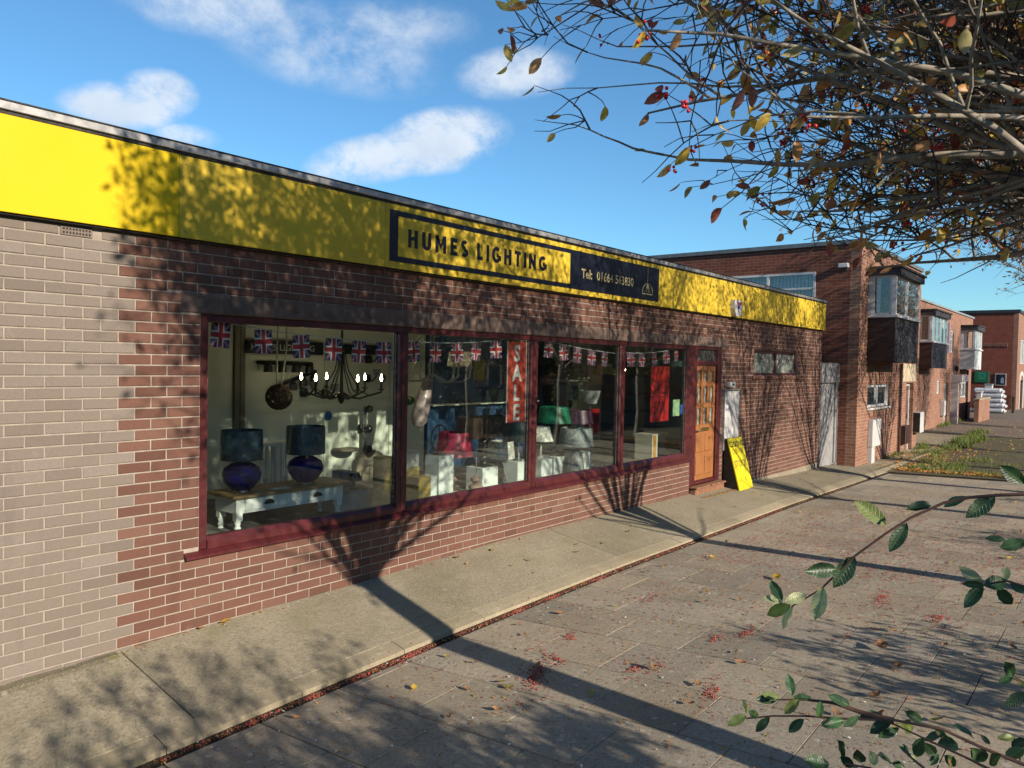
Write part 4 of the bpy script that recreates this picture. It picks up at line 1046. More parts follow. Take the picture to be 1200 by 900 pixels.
# lamps and plinths
M['pink'] = leafmat('pink_shade', (.50, .03, .09), (.4, .04, .08), .35, .3); M['grey_shade'] = leafmat('grey_shade', (.34, .36, .36), (.4, .4, .4), .3, .5)
M['white_shade'] = leafmat('white_shade', (.70, .68, .62), (.6, .6, .55), .3, .6); M['green_shade'] = leafmat('green_silk_shade', (.02, .26, .14), (.05, .3, .2), .3, .35)
M['wine_shade'] = leafmat('wine_shade', (.10, .04, .07), (.1, .05, .06), .2, .35); M['brown_shade'] = paint('brown_hide_shade', (.085, .05, .035), .5, .5, 14, .2, 60)
M['teal_shade'] = paint('dark_teal_shade', (.025, .045, .05), .3, .3, 12, 0); M['ceramic'] = paint('pink_ceramic', (.5, .33, .27), .4, .15, 8, 0)
def plinth(x0, x1, y0, y1, h, lab): return crate(x0, x1, y0, y1, FL, FL + h, M['plinth_white'], lab, 'plinth', 'plinth', 'white plinths in the windows')
plinth(4.32, 4.60, .48, .74, .28, 'white plinth under the lamp with black twisted stem')
plinth(5.00, 5.26, .50, .74, .29, 'white plinth under the dark glass lamp by the second mullion')
plinth(5.62, 5.86, .60, .84, .25, 'white plinth under the small white lamp, just right of the second mullion')
plinth(5.98, 6.26, .66, .92, .25, 'white plinth under the green lamp')
plinth(6.36, 6.66, .50, .76, .29, 'white plinth under the thin lamp with wine shade')
def lamp(x, y, zb, lab, mat, z0, z1, r0, r1, body, bmat=None, sr=.010):
    o = thing('table_lamp', (x, y, zb), lab, 'lamp')
    if body is not None:
        m = MB(); m.lathe(x, y, body, 20); put(m, 'body', bmat or M['black'], o, True)
        top = body[-1][1]
    else: top = zb
    if top < z0 + .05: put(MB().tube([(x, y, top - .005), (x, y, z0 + .06)], sr, 8), 'stem', M['steel'] if bmat is None else bmat, o)
    shade(o, (x, y), z0, z1, r0, r1, mat); return o
b_ = .985
hp = thing('hoop_lamp', (3.72, .6, .98), 'dark metal hoop lamp standing on the tallest white plinth', 'lamp')
put(MB().tube([(3.72 + .13 * math.cos(a), .6, 1.16 + .15 * math.sin(a)) for a in [2 * math.pi * k / 28 for k in range(29)]], .009, 6), 'hoop', M['black'], hp, True)
m = MB(); m.lathe(3.72, .6, [(.08, .982), (.08, .992), (.02, 1.01)], 16); put(m, 'base', paint('bronze', (.18, .12, .05), .4, .2, 20, 0, metal=.6), hp, True); put(MB().tube([(3.72, .6, 1.3), (3.72, .6, 1.12)], .006, 6), 'drop', M['black'], hp)
for x, r_, lab in ((4.08, .20, 'lamp with pink pleated shade over a stacked stone base'),):
    lamp(x, .72, FL, lab, M['pink'], .93, 1.20, .225, .18, [(.07, FL + .001), (.07, .52), (.02, .53), (.075, .57), (.02, .61), (.055, .65), (.012, .69)], M['ceramic'], .009)
cs = thing('bare_lamp', (4.32, .46, FL), 'bare pink ceramic lamp base of three stacked discs left of the low white plinth', 'lamp base')
m = MB(); m.lathe(4.16, .44, [(.05, FL + .001), (.05, .515), (.02, .53), (.085, .575), (.085, .605), (.03, .63), (.065, .665), (.065, .69), (.02, .71), (.015, .73)], 20); put(m, 'body', M['ceramic'], cs, True); put(MB().tube([(4.16, .44, .725), (4.16, .44, .93)], .006, 6), 'stem', M['ceramic'], cs)
tw = thing('table_lamp', (4.46, .6, .78), 'lamp with wide brown hide shade and black twisted stem on a white plinth', 'lamp')
m = MB()
for s_ in (0, math.pi): m.tube([(4.46 + .026 * math.cos(s_ + i * .62), .6 + .026 * math.sin(s_ + i * .62), .80 + i * .0125) for i in range(27)], .022, 7)
put(m, 'twisted_stem', M['black'], tw, True); put(MB().box(4.38, 4.54, .52, .68, .782, .80, ch=.004), 'base', M['black'], tw)
put(MB().tube([(4.46, .6, 1.12), (4.46, .6, 1.2)], .008, 6), 'neck', M['black'], tw)
m = MB(); V = [(4.46 + .33 * sx, .6 + .13 * sy, z) for z in (1.13, 1.375) for sx, sy in ((-1, -1), (1, -1), (1, 1), (-1, 1))]
m.add(V, [(0, 1, 5, 4), (1, 2, 6, 5), (2, 3, 7, 6), (3, 0, 4, 7)]); put(m, 'shade', M['brown_shade'], tw)
tr = thing('tripod_lamp', (4.88, .7, FL), 'tripod lamp with white drum shade, left of the second mullion', 'lamp')
for a in (.3, 2.4, 4.5): put(MB().tube([(4.86 + .14 * math.cos(a), .66 + .14 * math.sin(a), FL + .004), (4.86 + .015 * math.cos(a), .66 + .015 * math.sin(a), .84)], .010, 6), 'leg', M['steel'], tr)
put(MB().tube([(4.86, .66, .83), (4.86, .66, .92)], .012, 8), 'neck', M['steel'], tr); shade(tr, (4.86, .66), .84, 1.05, .175, .15, M['white_shade'])
lamp(5.14, .62, .79, 'dark glass lamp with tall dark drum shade by the second mullion', M['teal_shade'], 1.03, 1.28, .18, .17, [(.06, .792), (.06, .80), (.045, .83), (.05, .88), (.02, .93), (.015, .98)], M['teal_shade'])
lamp(5.73, .7, .75, 'small white lamp with flared pale shade, just right of the second mullion', M['white_shade'], .99, 1.18, .17, .11, [(.07, .752), (.06, .77), (.015, .80), (.015, .92)], M['white_shade'])
lamp(6.13, .78, .75, 'lamp with green silk shade on slim grey stem', M['green_shade'], 1.205, 1.425, .235, .195, [(.06, .752), (.05, .77), (.015, .79), (.025, .9), (.012, .95), (.02, 1.1)], M['steel'])
lamp(6.26, .50, FL, 'lamp with grey drum shade on tall grey ceramic body', M['grey_shade'], .905, 1.15, .245, .215, [(.11, FL + .001), (.12, .56), (.10, .72), (.06, .82), (.02, .86)], M['grey_shade'])
lamp(6.50, .64, .79, 'thin lamp with dark wine shade on a white plinth', M['wine_shade'], 1.19, 1.38, .215, .19, [(.06, .792), (.06, .80), (.012, .81), (.012, 1.1)], M['steel'])
mr = thing('round_mirror', (5.42, .9, 1.3), 'round white framed mirror behind the second mullion', 'mirror')
m = MB(); m.tube([(5.62 + .13 * math.cos(a), 1.0, 1.62 + .16 * math.sin(a)) for a in [2 * math.pi * k / 24 for k in range(25)]], .02, 6); put(m, 'frame', M['offwhite'], mr, True)
m = MB(); m.prism([(5.62 + .12 * math.cos(a), 1.62 + .15 * math.sin(a)) for a in [2 * math.pi * k / 24 for k in range(24)]], .99, 1.0); put(m, 'mirror_glass', M['silver'], mr); put(MB().tube([(5.62, 1.0, 1.46), (5.62, 1.0, FL)], .012, 6), 'stand', M['offwhite'], mr)
# wrapped parasol-like bundle and white branch chandelier
pb = thing('wrapped_bundle', (3.75, .9, .99), 'wrapped pale pink bundle hanging at the left of the second window', 'bundle')
m = MB(); m.tube([(3.95, 1.0, 1.86), (3.92, 1.0, 1.78), (3.86, 1.0, 1.58), (3.78, 1.0, 1.33), (3.76, 1.0, 1.26)], [.02, .06, .09, .10, .05], 9); put(m, 'wrapping', paint('pink_wrap', (.55, .42, .42), .35, .3, 14, .4, 30), pb, True)
put(MB().tube([(3.95, 1.0, 1.85), (3.96, 1.0, 2.72)], .006, 5), 'cord', M['offwhite'], pb)
ch2 = thing('branch_chandelier', (4.3, 1.5, 1.8), 'white branching chandelier hanging in the second window', 'chandelier'); put(MB().tube([(4.5, 1.5, 2.72), (4.5, 1.5, 1.82)], .01, 6), 'rod', M['offwhite'], ch2)
for k_ in range(7):
    a = math.pi * 2 * k_ / 7; dx, dy = math.cos(a), math.sin(a)
    arm = put(MB().tube([(4.5 + dx * r_, 1.5 + dy * r_, z_) for r_, z_ in ((.02, 1.85), (.18, 1.76), (.36, 1.76), (.46, 1.82), (.47, 1.92))], .012, 6), 'arm', M['offwhite'], ch2, True)
    m = MB(); m.lathe(4.5 + dx * .47, 1.5 + dy * .47, [(.015, 1.921), (.025, 1.95), (.004, 2.01)], 8); put(m, 'bulb', M['offwhite'], arm, True)
gc = thing('green_ornament', (4.3, 1.6, 1.42), 'bright green glass ornament on the shelf in the second window', 'ornament'); m = MB(); m.ball((4.62, 2.08, 1.485), .07, 0, 12, 8, (1.9, .5, .9)); put(m, 'body', paint('green_glass', (.03, .30, .03), .15, .3, 12, 0), gc, True)
wd = thing('wire_ornament', (5.7, 2.1, 1.42), 'black wire ornament on the shelf of the blue partition', 'ornament')
put(MB().tube([(5.5 + .03 * i, 2.1, 1.45 + .03 * math.sin(i * 1.3)) for i in range(14)], .012, 5), 'wire', M['black'], wd)
for x, lab in ((6.25, 'pale blue vase on the shelf of the blue partition, nearer the black wire ornament'), (6.55, 'pale blue vase on the shelf of the blue partition, nearer the red banner')):
    o = thing('vase', (x, 2.1, 1.42), lab, 'vase', 'vases on the blue partition'); m = MB(); m.lathe(x, 2.1, [(.04, 1.42), (.055, 1.47), (.02, 1.54), (.03, 1.6)], 14); put(m, 'body', paint('pale_blue_glass', (.25, .38, .5), .2, .15, 9, 0), o, True)
# third and fourth windows
rc = put(MB().chbox(9.62, 9.98, 2.5, 2.6, .68, 1.17, .01), 'wall_cabinet', pr, label='red cabinet on the pillar behind the third window', cat='cabinet')
cr = thing('crystal_chandelier', (7.0, 1.6, 1.75), 'clear crystal basket chandelier at the right of the third window', 'chandelier')
m = MB()
for k_ in range(40):
    a = k_ * 2.4; r_ = .12 + .22 * ((k_ % 8) / 8); z = 2.15 - .4 * ((k_ % 8) / 8); m.ball((7.35 + r_ * math.cos(a), 1.4 + r_ * math.sin(a), z), .022, 0, 5, 4)
put(m, 'crystals', M['glass_frosted'], cr, kind='stuff')
m = MB(); m.tube([(7.35 + .35 * math.cos(a), 1.4 + .35 * math.sin(a), 1.76) for a in [2 * math.pi * k / 20 for k in range(21)]], .012, 5); put(m, 'ring', M['steel'], cr); put(MB().tube([(7.35, 1.4, 2.72), (7.35, 1.4, 2.15)], .008, 5), 'rod', M['steel'], cr)
def drum(x, y, z, r, h, mat, lab):
    o = thing('pendant_lamp', (x, y, z), lab, 'pendant lamp'); put(MB().tube([(x, y, z + h * .6), (x, y, 2.719)], .006, 5), 'cord', M['black'], o); shade(o, (x, y), z, z + h, r, r * .85, mat)
    m = MB(); m.ball((x, y, z + h * .35), .035, 0, 8, 6); put(m, 'bulb', tb.mat, o, True)  # glowing bulb added inside the drum to light the shop interior
drum(5.2, 1.7, 1.95, .17, .2, M['white_shade'], 'lit white drum pendant high in the second window, right of the branch chandelier')
drum(6.3, 2.6, 1.75, .2, .22, M['grey_shade'], 'lit grey drum pendant in the depth of the third window')
drum(8.3, 3.2, 1.8, .22, .22, M['white_shade'], 'lit white drum pendant deep in the shop between third and fourth windows')
drum(9.6, 2.2, 1.95, .16, .2, M['wine_shade'], 'lit wine drum pendant at the right of the fourth window')
drum(11.2, 3.3, 1.85, .2, .22, M['grey_shade'], 'lit grey drum pendant deep behind the fourth window')
for x, y, lab, mt in ((8.0, 5.4, 'white shaded lamp on the counter deep in the shop, left one', 'white_shade'), (9.0, 5.4, 'pink shaded lamp on the counter deep in the shop, middle one', 'pink'), (10.2, 5.4, 'green shaded lamp on the counter deep in the shop, right one', 'green_shade')):
    lamp(x, y, 1.3, lab, M[mt], 1.62, 1.85, .18, .13, [(.07, 1.301), (.06, 1.34), (.1, 1.42), (.03, 1.52), (.015, 1.6)], M['ceramic'])
fs = thing('floor_lamp', (7.1, 1.1, FL), 'tall floor lamp with crystal shade at the right of the third window', 'lamp'); put(MB().tube([(7.35, 1.0, FL + .02), (7.35, 1.0, 1.5)], .012, 6), 'pole', M['steel'], fs)
m = MB(); m.lathe(7.35, 1.0, [(.13, FL + .001), (.13, FL + .02), (.02, FL + .03)], 16); put(m, 'base', M['steel'], fs); shade(fs, (7.35, 1.0), 1.42, 1.62, .10, .16, M['grey_shade'])
pl = thing('pendant_lamp', (5.45, .9, 1.9), 'lit lantern pendant with white wrap hanging at the left of the third window', 'pendant lamp')
put(MB().tube([(5.75, 1.0, 2.72), (5.75, 1.0, 1.85)], .008, 5), 'rod', M['steel'], pl); m = MB(); m.lathe(5.75, 1.0, [(.10, 1.98), (.07, 2.35)], 12, cap=False); put(m, 'wrap', M['white_shade'], pl)
for dx in (-.06, .06): m = MB(); m.ball((5.75 + dx, 1.0, 1.80), .03, 0, 8, 6); put(m, 'bulb', tb.mat, pl, True)
m = MB(); m.lathe(5.75, 1.0, [(.10, 1.83), (.13, 1.85), (.10, 1.87)], 14); put(m, 'gallery', M['steel'], pl)
yl = thing('pendant_lamp', (7.9, 1.6, 1.9), 'yellow cone pendant lamp at the left of the fourth window', 'pendant lamp'); shade(yl, (8.05, 1.2), 1.86, 2.02, .22, .08, paint('yellow_shade', (.55, .45, .15), .5, .1, 6, 0)); put(MB().tube([(8.05, 1.2, 2.01), (8.05, 1.2, 2.72)], .008, 5), 'rod', M['black'], yl)
lp = thing('pendant_lamp', (8.6, 1.6, 1.9), 'small lit bulb pendant beside the yellow cone lamp', 'pendant lamp'); m = MB(); m.ball((8.62, 1.2, 1.93), .045, 0, 10, 7); put(m, 'bulb', tb.mat, lp, True); put(MB().tube([(8.62, 1.2, 1.97), (8.62, 1.2, 2.72)], .008, 5), 'rod', M['black'], lp)
pbx = thing('picture_box', (8.7, .6, FL), 'white and orange printed carton on the display floor of the fourth window', 'box')
put(MB().chbox(8.44, 8.98, .52, .84, FL, .92, .004), 'carton', paint('printed_carton', (.70, .66, .55), .5, .08, 5, 0), pbx)
po = paint('print_orange', (.62, .30, .06), .5, .3, 8, 0)
m = MB(); m.box(8.46, 8.56, .5165, .5195, .515, .90); m.box(8.86, 8.96, .5165, .5195, .515, .90); put(m, 'printed_border', po, pbx)
m = MB(); m.prism([(8.73 + .10 * math.cos(a), .70 + .14 * math.sin(a)) for a in [2 * math.pi * k / 16 for k in range(16)]], .516, .5195); put(m, 'printed_lamp', M['offwhite'], pbx)
m = MB(); m.prism([(8.60, .66), (8.64, .62), (8.66, .78), (8.62, .80)], .515, .5195); put(m, 'printed_mark', M['black'], pbx)
for i, (x, lab) in enumerate(((9.6, 'dim blue appliance box deep in the shop behind the fourth window'),)): crate(x, x + .4, 3.0, 3.3, 1.32, 1.6, M['blue_wall'], lab)
# ------------------------------------------------------------------ gate and houses
HX, HY, HX1, HZ = 16.43, -.42, 22.9, 4.93
gate = thing('yard_gate', (15.9, .05, -.3), 'grey ribbed roller gate under a boxy housing between shop and house', 'gate')
gm = paint('grey_gate_paint', (.40, .40, .41), .5, .12, 5, .1, 50, dirt=.35, dirtcol=(.15, .14, .13))
put(MB().box(15.11, 16.42, -.02, .35, 1.70, 2.15, ch=.006), 'housing', gm, gate)
for i in range(13):
    a = 15.12 + i * .0985
    m = MB(); m.prism([(a + .002, .07), (a + .02, .045), (a + .075, .045), (a + .0965, .07), (a + .0965, .09), (a + .002, .09)], -.22, 1.699, 'z'); put(m, 'slat', gm, gate)
put(MB().box(16.402, 16.428, .0, .12, -.3, 1.699), 'guide_rail', M['trim'], gate)
put(MB().tube([(16.30, .02, 1.69), (16.30, .02, -.15), (16.24, -.04, -.2)], .028, 8), 'downpipe', gm, gate, True)

M['slate'] = paint('slate_cladding', (.055, .05, .06), .75, .4, 9, .4, 60)
M['clad_brown'] = paint('brown_cladding', (.055, .018, .014), .6, .3, 9, .3, 60)
M['upvc'] = paint('white_upvc', (.80, .80, .80), .35, .04, 5, 0, dirt=.08)
M['curtain'] = leafmat('net_curtain', (.88, .88, .88), (.88, .88, .88), .4, .9)
M['room'] = paint('room_dark', (.3, .3, .31), .9, .1, 4, 0)
house = thing('brick_house', (HX, HY, -.3), 'two-storey flat-roofed brick house next to the shop, with a slate-hung bay window', 'house')
fh = [(17.30, 19.50, 1.08, 1.65), (21.40, 22.30, -.6, 1.66), (17.12, 19.62, 2.30, 4.24)]
m = MB(); m.wallgrid(HX, HX1, -.7, HZ, fh, HY, HY + .24); put(m, 'front_wall', M['house_brick_light'], house)
sh_ = [(.60, 2.92, 3.35, 4.33)]
m = MB(); m.wallgrid(HY + .241, 9.5, -.7, HZ, sh_, HX + .001, HX + .24, 'x'); put(m, 'side_wall', M['house_brick'], house)
m = MB(); m.box(HX1 - .24, HX1 - .001, HY + .241, 9.5, -.7, HZ); m.box(HX, HX1, 9.501, 9.74, -.7, HZ); put(m, 'rear_wall', M['house_brick'], house)
put(MB().box(HX + .25, HX1 - .25, HY + .25, 9.5, 4.72, 4.80), 'roof', M['felt'], house)
m = MB(); m.box(HX - .05, HX1 + .05, HY - .05, HY + .2, HZ + .001, HZ + .10); m.box(HX - .05, HX + .2, HY + .2005, 9.7, HZ + .001, HZ + .10)
put(m, 'roof_edge', paint('grey_roof_edge', (.16, .19, .22), .5, .2, 6, .1, 60), house)
put(MB().box(HX + .3, HX1 - .3, HY + .3, 2.6, 2.1, 2.12), 'upper_floor', M['room'], house); put(MB().box(HX + .3, HX1 - .3, 3.4, 3.45, -.4, 4.7), 'room_wall', M['room'], house)
def window(parent, axis, a0, u0, u1, z0, z1, n, mat_fr, mat_gl, curtain=True, tops=(), fw=.055, out=.02, depth=.07):
    """frame, mullions and panes of a window set in a wall whose outer face is at a0 (y for axis y, x for axis x)"""
    bx = (lambda m, p, q, c, d, y0, y1: m.box(p, q, a0 + y0, a0 + y1, c, d)) if axis == 'y' else (lambda m, p, q, c, d, y0, y1: m.box(a0 + y0, a0 + y1, p, q, c, d))
    m = MB()
    bx(m, u0, u0 + fw, z0, z1, -out, depth); bx(m, u1 - fw, u1, z0, z1, -out, depth)
    bx(m, u0 + fw + .0005, u1 - fw - .0005, z0, z0 + fw, -out, depth); bx(m, u0 + fw + .0005, u1 - fw - .0005, z1 - fw, z1, -out, depth)
    w = put(m, 'window', mat_fr, parent)
    st = (u1 - u0 - 2 * fw) / n
    for i in range(n):
        p, q = u0 + fw + st * i, u0 + fw + st * (i + 1)
        if i: m = MB(); bx(m, p - .03, p + .03, z0 + fw + .0005, z1 - fw - .0005, -out * .8, depth - .004); put(m, 'mullion', mat_fr, w)
        if i in tops:
            m = MB(); zz = z1 - fw - .34 * (z1 - z0); bx(m, p + .031, q - .031, zz - .025, zz + .025, -out * .8, depth - .004); put(m, 'transom', mat_fr, w)
        m = MB(); bx(m, p + .001, q - .001, z0 + fw, z1 - fw, .02, .026); put(m, 'pane', mat_gl, w)
    if curtain:
        m = MB(); k = int((u1 - u0) / .09)
        for i in range(k):
            p = u0 + fw + (u1 - u0 - 2 * fw) * i / k; q = u0 + fw + (u1 - u0 - 2 * fw) * (i + .92) / k
            if axis == 'y': m.quad((p, a0 + .16, z0), (q, a0 + .19, z0), (q, a0 + .19, z1), (p, a0 + .16, z1))
            else: m.quad((a0 + .16, p, z0), (a0 + .19, q, z0), (a0 + .19, q, z1), (a0 + .16, p, z1))
        put(m, 'blind_slats', M['curtain'], w, kind='stuff', fix=False)
    return w
window(house, 'x', HX, .60, 2.92, 3.35, 4.33, 2, M['upvc'], M['glass_house'], True, (0,))
window(house, 'y', HY + .06, 17.31, 19.49, 1.09, 1.64, 2, M['upvc'], M['glass_house'], False)
put(MB().box(17.24, 19.58, HY - .05, HY + .05, 1.03, 1.078, ch=.006), 'window_sill', M['white_paint'], house)
def bay(parent, x0, x1, yw, yf, z0, zc, z1, z2, front_mat, side_mat, nfront, strips=True):
    """a box bay: cladding below, glazed band, thick flat roof"""
    b = put(MB().box(x0 + .03, x1 - .03, yf + .02, yw - .001, z0 + .02, z0 + .05), 'bay_window', M['dark'], parent)
    if strips:
        k = int(round((zc - z0) / .12))
        for i in range(k):
            za, zb_ = z0 + (zc - z0) * i / k, z0 + (zc - z0) * (i + 1) / k
            m = MB(); m.prism([(yf, za + .002), (yw - .001, za + .002), (yw - .001, zb_ - .002), (yf + .012, zb_ - .002)], x0, x0 + .02, 'x'); put(m, 'cladding_board', side_mat, b)
        kx, kz = int((x1 - x0) / .25), int((zc - z0) / .13); m = MB(); rs_ = random.Random(2)
        for j in range(kz):
            for i in range(kx + 1):
                p = x0 + .001 + (x1 - x0 - .002) * (i - .5 * (j % 2)) / kx; q = p + (x1 - x0) / kx - .006; p, q = max(p, x0 + .001), min(q, x1 - .001)
                if q - p < .03: continue
                za = z0 + (zc - z0) * j / kz + rs_.uniform(-.008, .008); zb_ = z0 + (zc - z0) * (j + 1) / kz
                m.box(p, q, yf - .006 + .012 * rs_.random() * .5, yf + .012, za, zb_ - .002)
        put(m, 'slates', front_mat, b, kind='stuff')
    else:
        put(MB().box(x0, x1, yf, yf + .03, z0, zc), 'bay_panel', front_mat, b); put(MB().box(x0, x0 + .03, yf + .0305, yw - .001, z0, zc), 'bay_panel', side_mat, b)
    put(MB().box(x1 - .03, x1, yf + .031, yw - .001, z0, zc), 'bay_end', side_mat, b)
    put(MB().box(x0 - .04, x1 + .04, yf - .06, yw - .001, zc + .001, zc + .06, ch=.006), 'bay_sill', M['upvc'], b)
    zt = zc + .061
    for (p, q, r_, s_) in ((x0, x0 + .09, yf, yf + .09), (x1 - .09, x1, yf, yf + .09), (x0, x0 + .07, yw - .08, yw - .001)): put(MB().box(p, q, r_, s_, zt, z1), 'corner_post', M['upvc'], b)
    st = (x1 - x0 - .18) / nfront
    for i in range(nfront):
        p, q = x0 + .09 + st * i, x0 + .09 + st * (i + 1)
        m = MB(); f_ = .045
        m.box(p + .001, p + f_, yf + .01, yf + .07, zt, z1); m.box(q - f_, q - .001, yf + .01, yf + .07, zt, z1); m.box(p + f_, q - f_, yf + .01, yf + .07, zt, zt + f_); m.box(p + f_, q - f_, yf + .01, yf + .07, z1 - f_, z1)
        put(m, 'casement', M['upvc'], b); put(MB().box(p + f_ - .002, q - f_ + .002, yf + .035, yf + .041, zt + f_, z1 - f_), 'pane', M['glass_house'], b)
    m = MB(); f_ = .05; p, q = yf + .0905, yw - .0805
    m.box(x0 + .01, x0 + .07, p, p + f_, zt, z1); m.box(x0 + .01, x0 + .07, q - f_, q, zt, z1); m.box(x0 + .01, x0 + .07, p + f_, q - f_, zt, zt + f_); m.box(x0 + .01, x0 + .07, p + f_, q - f_, z1 - f_, z1)
    put(m, 'casement', M['upvc'], b); put(MB().box(x0 + .035, x0 + .041, p + f_, q - f_, zt + f_, z1 - f_), 'pane', M['glass_house'], b)
    m = MB(); kk = int((q - p) / .11)
    for i in range(int(kk * .6)):
        u = q - .05 - i * .11; m.quad((x0 + .12, u, zt), (x0 + .15, u - .10, zt), (x0 + .15, u - .10, z1), (x0 + .12, u, z1))
    put(m, 'curtain', M['curtain'], b, kind='stuff', fix=False)
    m = MB(); m.box(x0 - .06, x1 + .06, yf - .1, yw - .001, z1 + .001, z2 - .05); put(m, 'bay_roof', M['slate'], b)
    put(MB().box(x0 - .10, x1 + .12, yf - .14, yw - .001, z2 - .049, z2), 'bay_roof_felt', M['felt'], b)
    return b
bay(house, 17.12, 19.62, HY, -1.02, 2.21, 3.25, 4.24, 4.45, M['slate'], M['clad_brown'], 2)
def door(parent, y, x0, x1, z0, z1, mat, fmat, panel=True):
    m = MB(); m.box(x0, x0 + .09, y, y + .12, z0, z1); m.box(x1 - .09, x1, y, y + .12, z0, z1); m.box(x0 + .0905, x1 - .0905, y, y + .12, z1 - .09, z1)
    f_ = put(m, 'door_frame', fmat, parent); d_ = put(MB().box(x0 + .092, x1 - .092, y + .04, y + .09, z0 + .03, z1 - .092, ch=.004), 'door', mat, parent)
    if panel:
        for c, d in ((.15, .42), (.5, .9)): put(MB().chbox(x0 + .2, x1 - .2, y + .03, y + .0395, z0 + (z1 - z0) * c, z0 + (z1 - z0) * d, .006), 'door_panel', mat, d_)
    put(MB().box(x1 - .19, x1 - .15, y - .01, y + .0395, z0 + .95, z0 + 1.08, ch=.004), 'handle', M['steel'], d_); return d_
door(house, HY + .10, 21.405, 22.295, -.34, 1.655, paint('brown_door', (.20, .06, .035), .4, .15, 6, 0), M['upvc'])
put(MB().box(21.35, 22.4, HY - .25, HY + .09, -.6, -.29, ch=.01), 'doorstep', M['kerb'], house)
put(MB().box(20.9, 22.5, HY - .012, HY + .1, 1.7, 2.2), 'door_panel_above', paint('cream_render', (.62, .52, .36), .8, .1, 4, .1, 50), house)
put(MB().tube([(20.5, HY - .05, 2.2), (20.5, HY - .05, -.3)], .035, 8), 'downpipe', M['clad_brown'], house, True)
mb_ = thing('meter_box', (17.8, HY, -.3), 'white meter box with a post below, on the front of the first brick house', 'meter box')
put(MB().chbox(17.45, 18.2, HY - .12, HY - .001, .14, .80, .01), 'casing', M['white_plastic'], mb_); put(MB().box(17.46, 17.75, HY - .10, HY - .001, -.32, .139), 'post', M['white_plastic'], mb_)
mb2 = thing('meter_box', (21.0, HY, .0), 'brown meter box on the wall between downpipe and house door', 'meter box')
put(MB().chbox(20.75, 21.33, HY - .16, HY - .001, -.02, .48, .01), 'casing', M['clad_brown'], mb2); put(MB().box(20.82, 21.26, HY - .165, HY - .1605, .04, .42), 'lid', M['clad_brown'], mb2)
mb3 = thing('meter_box', (22.6, HY, .2), 'white meter box with a dark lid at the far corner of the first brick house', 'meter box')
put(MB().chbox(22.38, 22.88, HY - .2, HY - .001, .2, .80, .01), 'casing', M['white_plastic'], mb3); put(MB().box(22.372, 22.3795, HY - .19, HY - .01, .22, .78), 'lid', M['dark'], mb3)
fl = thing('floodlight', (HX, -.06, 4.44), 'small white floodlight high on the side wall of the first house', 'floodlight')
put(MB().chbox(HX - .14, HX - .02, -.16, .06, 4.38, 4.48, .01), 'lamp_head', M['white_plastic'], fl); put(MB().box(HX - .0195, HX - .001, -.10, .0, 4.30, 4.46), 'bracket', M['black'], fl)
va = thing('roof_vent', (18.9, 1.0, 4.8), 'short white vent pipe rising from the first house roof', 'vent pipe'); put(MB().tube([(19.6, .6, 4.79), (19.6, .6, 5.32)], .055, 10), 'pipe', M['white_plastic'], va); put(MB().tube([(19.6, .6, 5.321), (19.6, .6, 5.36)], .07, 10), 'cap', M['white_plastic'], va)
ae = thing('aerial_mast', (24.5, 2.0, 4.6), 'thin tall aerial mast on the roof beyond the first house', 'aerial')
put(MB().tube([(24.6, 1.5, 4.6), (24.6, 1.5, 6.85)], .018, 6), 'mast', M['steel'], ae); put(MB().tube([(24.2, 1.5, 6.6), (25.0, 1.5, 6.6)], .01, 5), 'aerial_arm', M['steel'], ae)
rl = thing('roof_brace', (13.0, 4.2, 3.44), 'thin slanting pole on the shop roof near the brick house', 'pole')
put(MB().tube([(13.6, 4.0, 3.40), (16.35, 5.0, 4.35)], .03, 6), 'pole', M['steel'], rl); put(MB().tube([(15.9, 4.8, 4.19), (15.9, 4.9, 3.44)], .02, 6), 'prop', M['steel'], rl)

# the terrace beyond: one long block with two bays and a porch
TY, TX0, TX1 = .95, 22.92, 42.3; TZ = 4.68
ter = thing('terrace_block', (TX0, TY, -.4), 'long flat-roofed brick terrace beyond the first house, with two bays and a porch', 'terrace')
th_ = [(28.96, 31.9, 2.28, 4.05), (38.86, 40.9, 2.28, 3.95), (33.6, 34.2, 1.05, 1.62), (35.2, 36.1, -.6, 1.5), (36.3, 37.0, 2.85, 3.85), (37.1, 38.3, -.6, 1.5), (39.2, 41.0, .75, 1.5)]
m = MB(); m.wallgrid(TX0, TX1, -.9, TZ, th_, TY, TY + .24); put(m, 'front_wall', M['house_brick_light'], ter)
m = MB(); m.box(TX0, TX0 + .24, TY + .241, 9, -.9, TZ); m.box(TX1 - .24, TX1, TY + .241, 9, -.9, TZ); m.box(TX0, TX1, 9.001, 9.24, -.9, TZ); put(m, 'side_wall', M['house_brick'], ter)
put(MB().box(TX0 + .25, TX1 - .25, TY + .25, 9, 4.45, 4.52), 'roof', M['felt'], ter); put(MB().box(TX0 - .02, TX1 + .06, TY - .06, TY + .2, TZ + .001, TZ + .08), 'roof_edge', M['trim'], ter)
put(MB().box(TX0 + .3, TX1 - .3, 3.2, 3.25, -.5, 4.4), 'room_wall', M['room'], ter); put(MB().box(TX0 + .3, TX1 - .3, TY + .3, 3.19, 2.0, 2.02), 'upper_floor', M['room'], ter)
bay(ter, 28.96, 31.9, TY, .35, 2.12, 3.05, 4.05, 4.28, M['slate'], M['clad_brown'], 4)
bay(ter, 38.86, 40.9, TY, .35, 2.12, 3.02, 3.95, 4.2, M['upvc'], M['offwhite'], 3, False)
window(ter, 'y', TY + .05, 33.61, 34.19, 1.06, 1.61, 1, M['upvc'], M['glass_house'], False)
window(ter, 'y', TY + .05, 36.31, 36.99, 2.86, 3.84, 1, M['upvc'], M['glass_house'], True, (0,))
